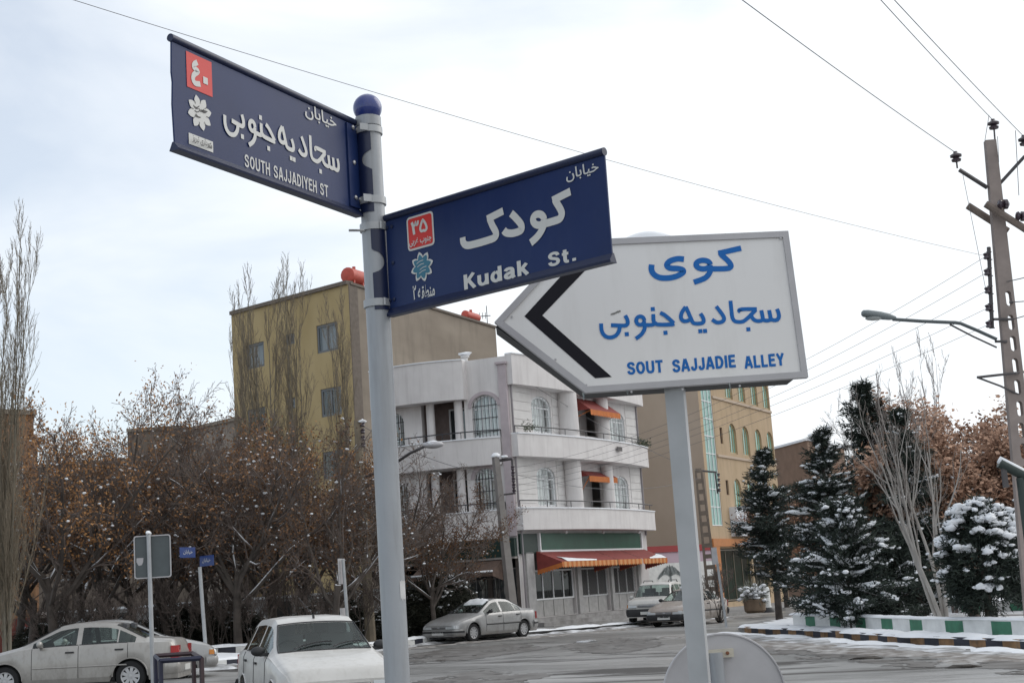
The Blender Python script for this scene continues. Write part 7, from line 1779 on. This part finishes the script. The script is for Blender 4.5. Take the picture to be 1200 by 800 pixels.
def park(car, x, y, head, label, cat='car'):
    """head = compass of the nose: 0 looks along -X, counted anticlockwise"""
    car.location = (x, y, gz(x) + .004); n = Vector((SLOPE, 0, 1)).normalized(); q = Vector((0, 0, 1)).rotation_difference(n).to_matrix() @ Matrix.Rotation(head, 3, 'Z')
    car.rotation_euler = q.to_euler(); car['label'] = label; car['category'] = cat
SEDAN = dict(L=4.26, W=1.70, wheels=(.82, 3.33), wr=.30, sill=.21, ws0=1.12, ws1=1.88, rw1=2.98, rw0=3.62, gl0=1.38, gl1=3.40, pillars=[(2.24, 2.34), (3.05, 3.08)], doors=[(1.36, 2.29), (2.29, 3.28)],
    top=[(0, .60), (.05, .68), (.25, .78), (.7, .89), (1.10, .975), (1.16, 1.0), (1.88, 1.36), (2.15, 1.40), (2.5, 1.405), (2.85, 1.38), (3.05, 1.33), (3.62, 1.045), (3.72, 1.03), (4.12, 1.0), (4.2, .93), (4.26, .66)],
    belt=[(0, .56), (.05, .62), (.25, .72), (1.1, .90), (1.4, .925), (3.3, .955), (4.1, .94), (4.2, .86), (4.26, .62)], plan=[(0, .78), (.08, .90), (.35, .975), (.9, 1), (3.4, 1), (4.0, .95), (4.2, .87), (4.26, .80)],
    twid=[(0, .66), (.3, .82), (1.1, .84), (1.3, .82), (1.9, .66), (3.0, .66), (3.6, .78), (4.2, .80), (4.26, .74)], paint=M_silver, bumpers=[('front', .02, .30, .36, .20, M_silver), ('rear', .02, .28, .42, .22, M_silver)], head=(.36, .74, .50, .63), tail=(.62, .86, .48, .84), grille=(.33, .52, .60), badge=True, spokes=9)
car, sec, L_, W_ = make_car('parked_sedan', dict(SEDAN, strip=(.53, .014, M_silver), handle=M_blackpl))
pr, pf = G(148, 811), G(5, 812)
park(car, (pr.x + pf.x) / 2 + .30, 30.6, rad(2), 'silver beige four door sedan seen side on at the left edge', 'car')
# second sedan behind it, nose to the right
car2, *_ = make_car('parked_sedan', dict(SEDAN, paint=M_silver2, rim=M_silver2, bumpers=[('front', .02, .30, .36, .20, M_silver2), ('rear', .02, .28, .42, .22, M_silver2)], spokes=5))
p = base(140, 34.4); park(car2, p.x, p.y, rad(180 + 17), 'silver sedan facing right, mostly hidden behind the beige sedan', 'car')
# white hatchback towards the camera
HATCH = dict(L=3.94, W=1.61, wheels=(.70, 3.05), wr=.275, sill=.19, ws0=.98, ws1=1.62, rw1=3.10, rw0=3.72, gl0=1.22, gl1=3.30, pillars=[(2.06, 2.15), (2.93, 3.0)], doors=[(1.20, 2.10), (2.10, 2.97)],
    top=[(0, .56), (.04, .66), (.12, .735), (.5, .835), (.95, .93), (1.02, .955), (1.62, 1.34), (1.8, 1.395), (2.3, 1.415), (3.0, 1.39), (3.15, 1.35), (3.72, .98), (3.86, .94), (3.92, .8), (3.94, .6)],
    belt=[(0, .53), (.04, .61), (.12, .68), (.95, .865), (1.2, .89), (3.2, .93), (3.8, .90), (3.92, .76), (3.94, .56)], plan=[(0, .86), (.06, .93), (.3, .98), (.9, 1), (3.3, 1), (3.8, .95), (3.94, .88)],
    twid=[(0, .80), (.15, .87), (.95, .86), (1.15, .84), (1.65, .70), (3.0, .68), (3.7, .8), (3.94, .8)], paint=M_carwhite, bumpers=[('front', .0, .26, .33, .20, M_blackpl), ('rear', .0, .26, .40, .20, M_blackpl)], head=(.42, .74, .47, .60), tail=(.55, .86, .5, .76), grille=(.38, .49, .565),
    wipers=True, aerial=True, mirm=M_blackpl, mir=.36, gbar=M_carwhite, spokes=5, rim=mat('dark_rim', (.12, .12, .12), .5, metal=.4))
car3, sec3, L3, W3 = make_car('hatchback', HATCH)
phi = rad(20); fc = at(399, 780, 19.3); cx, cy = fc.x - math.sin(phi) * 1.97, 19.3 + math.cos(phi) * 1.97
park(car3, cx, cy, math.atan2(-(-math.cos(phi)), -(math.sin(phi))) , 'dusty white hatchback facing the camera just left of the foreground pole', 'hatchback')
ds = mat('roof_dust', (.30, .28, .25), .8, var=.2)
# silver sedan at the far kerb
PEU = dict(L=4.42, W=1.70, wheels=(.86, 3.54), wr=.305, sill=.21, ws0=1.25, ws1=2.02, rw1=3.06, rw0=3.72, gl0=1.52, gl1=3.45, pillars=[(2.36, 2.45), (3.13, 3.16)], doors=[(1.50, 2.41), (2.41, 3.38)],
    top=[(0, .56), (.05, .64), (.3, .75), (.8, .85), (1.23, .94), (1.30, .965), (2.02, 1.34), (2.3, 1.395), (2.6, 1.40), (2.95, 1.37), (3.12, 1.32), (3.72, 1.04), (3.85, 1.025), (4.30, .99), (4.37, .92), (4.42, .66)],
    belt=[(0, .52), (.05, .58), (.3, .69), (1.2, .87), (1.5, .90), (3.4, .94), (4.25, .925), (4.37, .85), (4.42, .62)], plan=[(0, .80), (.08, .90), (.35, .97), (.9, 1), (3.5, 1), (4.1, .96), (4.36, .88), (4.42, .82)],
    twid=[(0, .68), (.3, .82), (1.2, .84), (1.45, .82), (2.05, .67), (3.05, .66), (3.7, .78), (4.36, .80), (4.42, .74)], paint=M_silver2, bumpers=[('front', .02, .36, .34, .20, M_silver2), ('rear', .02, .34, .46, .26, M_silver2)], head=(.33, .74, .46, .58), tail=(.64, .88, .42, .86), grille=(.30, .47, .56), badge=True, spokes=9,
    strip=(.55, .026, M_blackpl), bstrip=True, ind=M_head, mirm=M_blackpl)
car4, sec4, L4, W4 = make_car('parked_sedan', PEU)
f4, r4 = G(547, 752.3), G(619.5, 746); d4 = Vector((f4.x - r4.x, f4.y - r4.y, 0)).normalized(); mid = Vector(((f4.x + r4.x) / 2, (f4.y + r4.y) / 2, 0)); nrm = Vector((-d4.y, d4.x, 0));  nrm = nrm if nrm.y > 0 else -nrm
mid = mid + nrm * .74 - d4 * ((.86 + 3.54) / 2 - 2.21)
park(car4, mid.x, mid.y, math.atan2(-d4.y, -d4.x), 'silver sedan with black side strips parked before the white corner building', 'car')
ms = MB(); r_ = random.Random(5); vs = []; nxx = 9; nyy = 13     # patch of snow left on the front of its roof
for i in range(nxx):
    for j in range(nyy):
        x = 1.78 + .42 * i / (nxx - 1); y = -.46 + .92 * j / (nyy - 1); q = sec4(x); e = max(0, min(i, nxx - 1 - i, j, nyy - 1 - j)) ; z = q[11][1] - (q[11][1] - q[9][1]) * min(1, abs(y) / q[9][0]) ** 2.5; vs.append((x - L4 / 2, y, z + (.0 if e == 0 else .03 + .035 * r_.random()) - (.01 if e == 0 else 0)))
ms.add(vs, [(i * nyy + j, i * nyy + j + 1, (i + 1) * nyy + j + 1, (i + 1) * nyy + j) for i in range(nxx - 1) for j in range(nyy - 1)]); ms.build('snow', M_snow, car4, smooth=180, local=True)
# white off-roader and beige sedan by the shops
SUV = dict(L=4.35, W=1.80, wheels=(.82, 3.40), wr=.37, sill=.34, ws0=1.10, ws1=1.72, rw1=3.95, rw0=4.28, gl0=1.34, gl1=4.05, pillars=[(2.28, 2.38), (3.24, 3.34)], doors=[(1.32, 2.33), (2.33, 3.27)],
    top=[(0, .84), (.05, .96), (.15, 1.03), (.6, 1.08), (1.08, 1.12), (1.14, 1.15), (1.72, 1.62), (1.95, 1.70), (2.6, 1.72), (3.8, 1.70), (4.0, 1.66), (4.28, 1.12), (4.33, .95), (4.35, .7)],
    belt=[(0, .78), (.05, .88), (.15, .95), (1.1, 1.04), (4.1, 1.08), (4.3, 1.0), (4.35, .66)], plan=[(0, .86), (.06, .92), (.3, .97), (.9, 1), (4.0, 1), (4.3, .94), (4.35, .9)],
    twid=[(0, .78), (.15, .86), (1.1, .84), (1.3, .83), (1.75, .72), (3.9, .72), (4.28, .8), (4.35, .8)], paint=M_carwhite, bumpers=[('front', .0, .30, .52, .30, M_blackpl), ('rear', .0, .28, .60, .26, M_blackpl)], head=(.42, .76, .72, .87), tail=(.85, 1.1, .60, .90), grille=(.38, .73, .86), rails=True, strip=(.68, .05, M_blackpl), lip=M_blackpl, spokes=6, mirm=M_carwhite)
car5, *_ = make_car('off_roader', SUV)
phi = rad(27); p = base(752, 60.2)
def nose_at(car, px, Y, phi, L, label, cat):
    """nose centre at column px, distance Y; phi turns the nose from facing the camera towards the left"""
    f = base(px, Y); h = Vector((-math.sin(phi), -math.cos(phi), 0)); c = f - h * (L / 2); park(car, c.x, c.y, math.atan2(-h.y, -h.x), label, cat)
nose_at(car5, 755, 58.8, rad(17), 4.35, 'white off roader with roof rails beside the shop awnings', 'off-roader')
SAM = dict(PEU, L=4.5, paint=M_beige, bumpers=[('front', .02, .36, .35, .24, M_blackpl), ('rear', .02, .34, .46, .26, M_blackpl)], rim=M_silver2, strip=(.55, .03, M_blackpl), grille=(.32, .48, .57), head=(.36, .76, .47, .59))
car6, *_ = make_car('parked_sedan', SAM)
nose_at(car6, 775, 56.0, rad(31), 4.42, 'beige sedan with black bumpers in front of the white off roader', 'car')
mb = MB(); mb.lump((-.2, 0, 1.42), .3, random.Random(4), .3); mb.build('snow', M_snow, car6, smooth=180, local=True)
# cars standing behind the grove
car7 = copy_tree(car3); p = base(272, 58.3, .14); park(car7, p.x, p.y, rad(150), 'white hatchback parked beyond the grove, glimpsed left of the foreground hatchback', 'hatchback'); car7.location.z += .14
car8 = copy_tree(car2); p = base(222, 60.3, .14); park(car8, p.x, p.y, rad(15), 'grey sedan parked beyond the grove behind the far blue plates', 'car'); car8.location.z += .14
# white bollard by the shop, thin posts
bl = base(896, 66, .15); bo = thing('bollard', 'white bollard with dark foot beside the potted bush', 'bollard', bl); mb = MB(); mb.lathe([(.17, .22), (.15, .3), (.14, 1.05), (.1, 1.12), (.0001, 1.14)], bl, n=16); mb.build('body', M_white, bo, smooth=40); mb = MB(); mb.lathe([(.3, 0), (.28, .12), (.18, .22)], bl, n=16); mb.build('foot', M_blackpl, bo, smooth=40)
# lumps of dirty snow and a stone lying on the road
r_ = random.Random(12)
for px, py, s, lab in ((516, 774, .12, 'dark clod of slush lying on the road right of the foreground pole'), (687, 752, .35, 'dirty snow patch in the middle of the road'), (556, 768, .07, 'small dark clod on the road before the parked silver sedan'), (1013, 772, .25, 'brown slush clod on the road before the island kerb'), (1128, 782, .28, 'brown slush clod near the right edge of the road')):
    g_ = G(px, py); mb = MB(); mb.lump(g_ + Vector((0, 0, .01)), s, r_, .18); tag(mb.build('slush_clod', M_snowdirty if s > .3 else mat('dark_slush', (.05, .042, .036), .9), smooth=180), lab, 'slush')
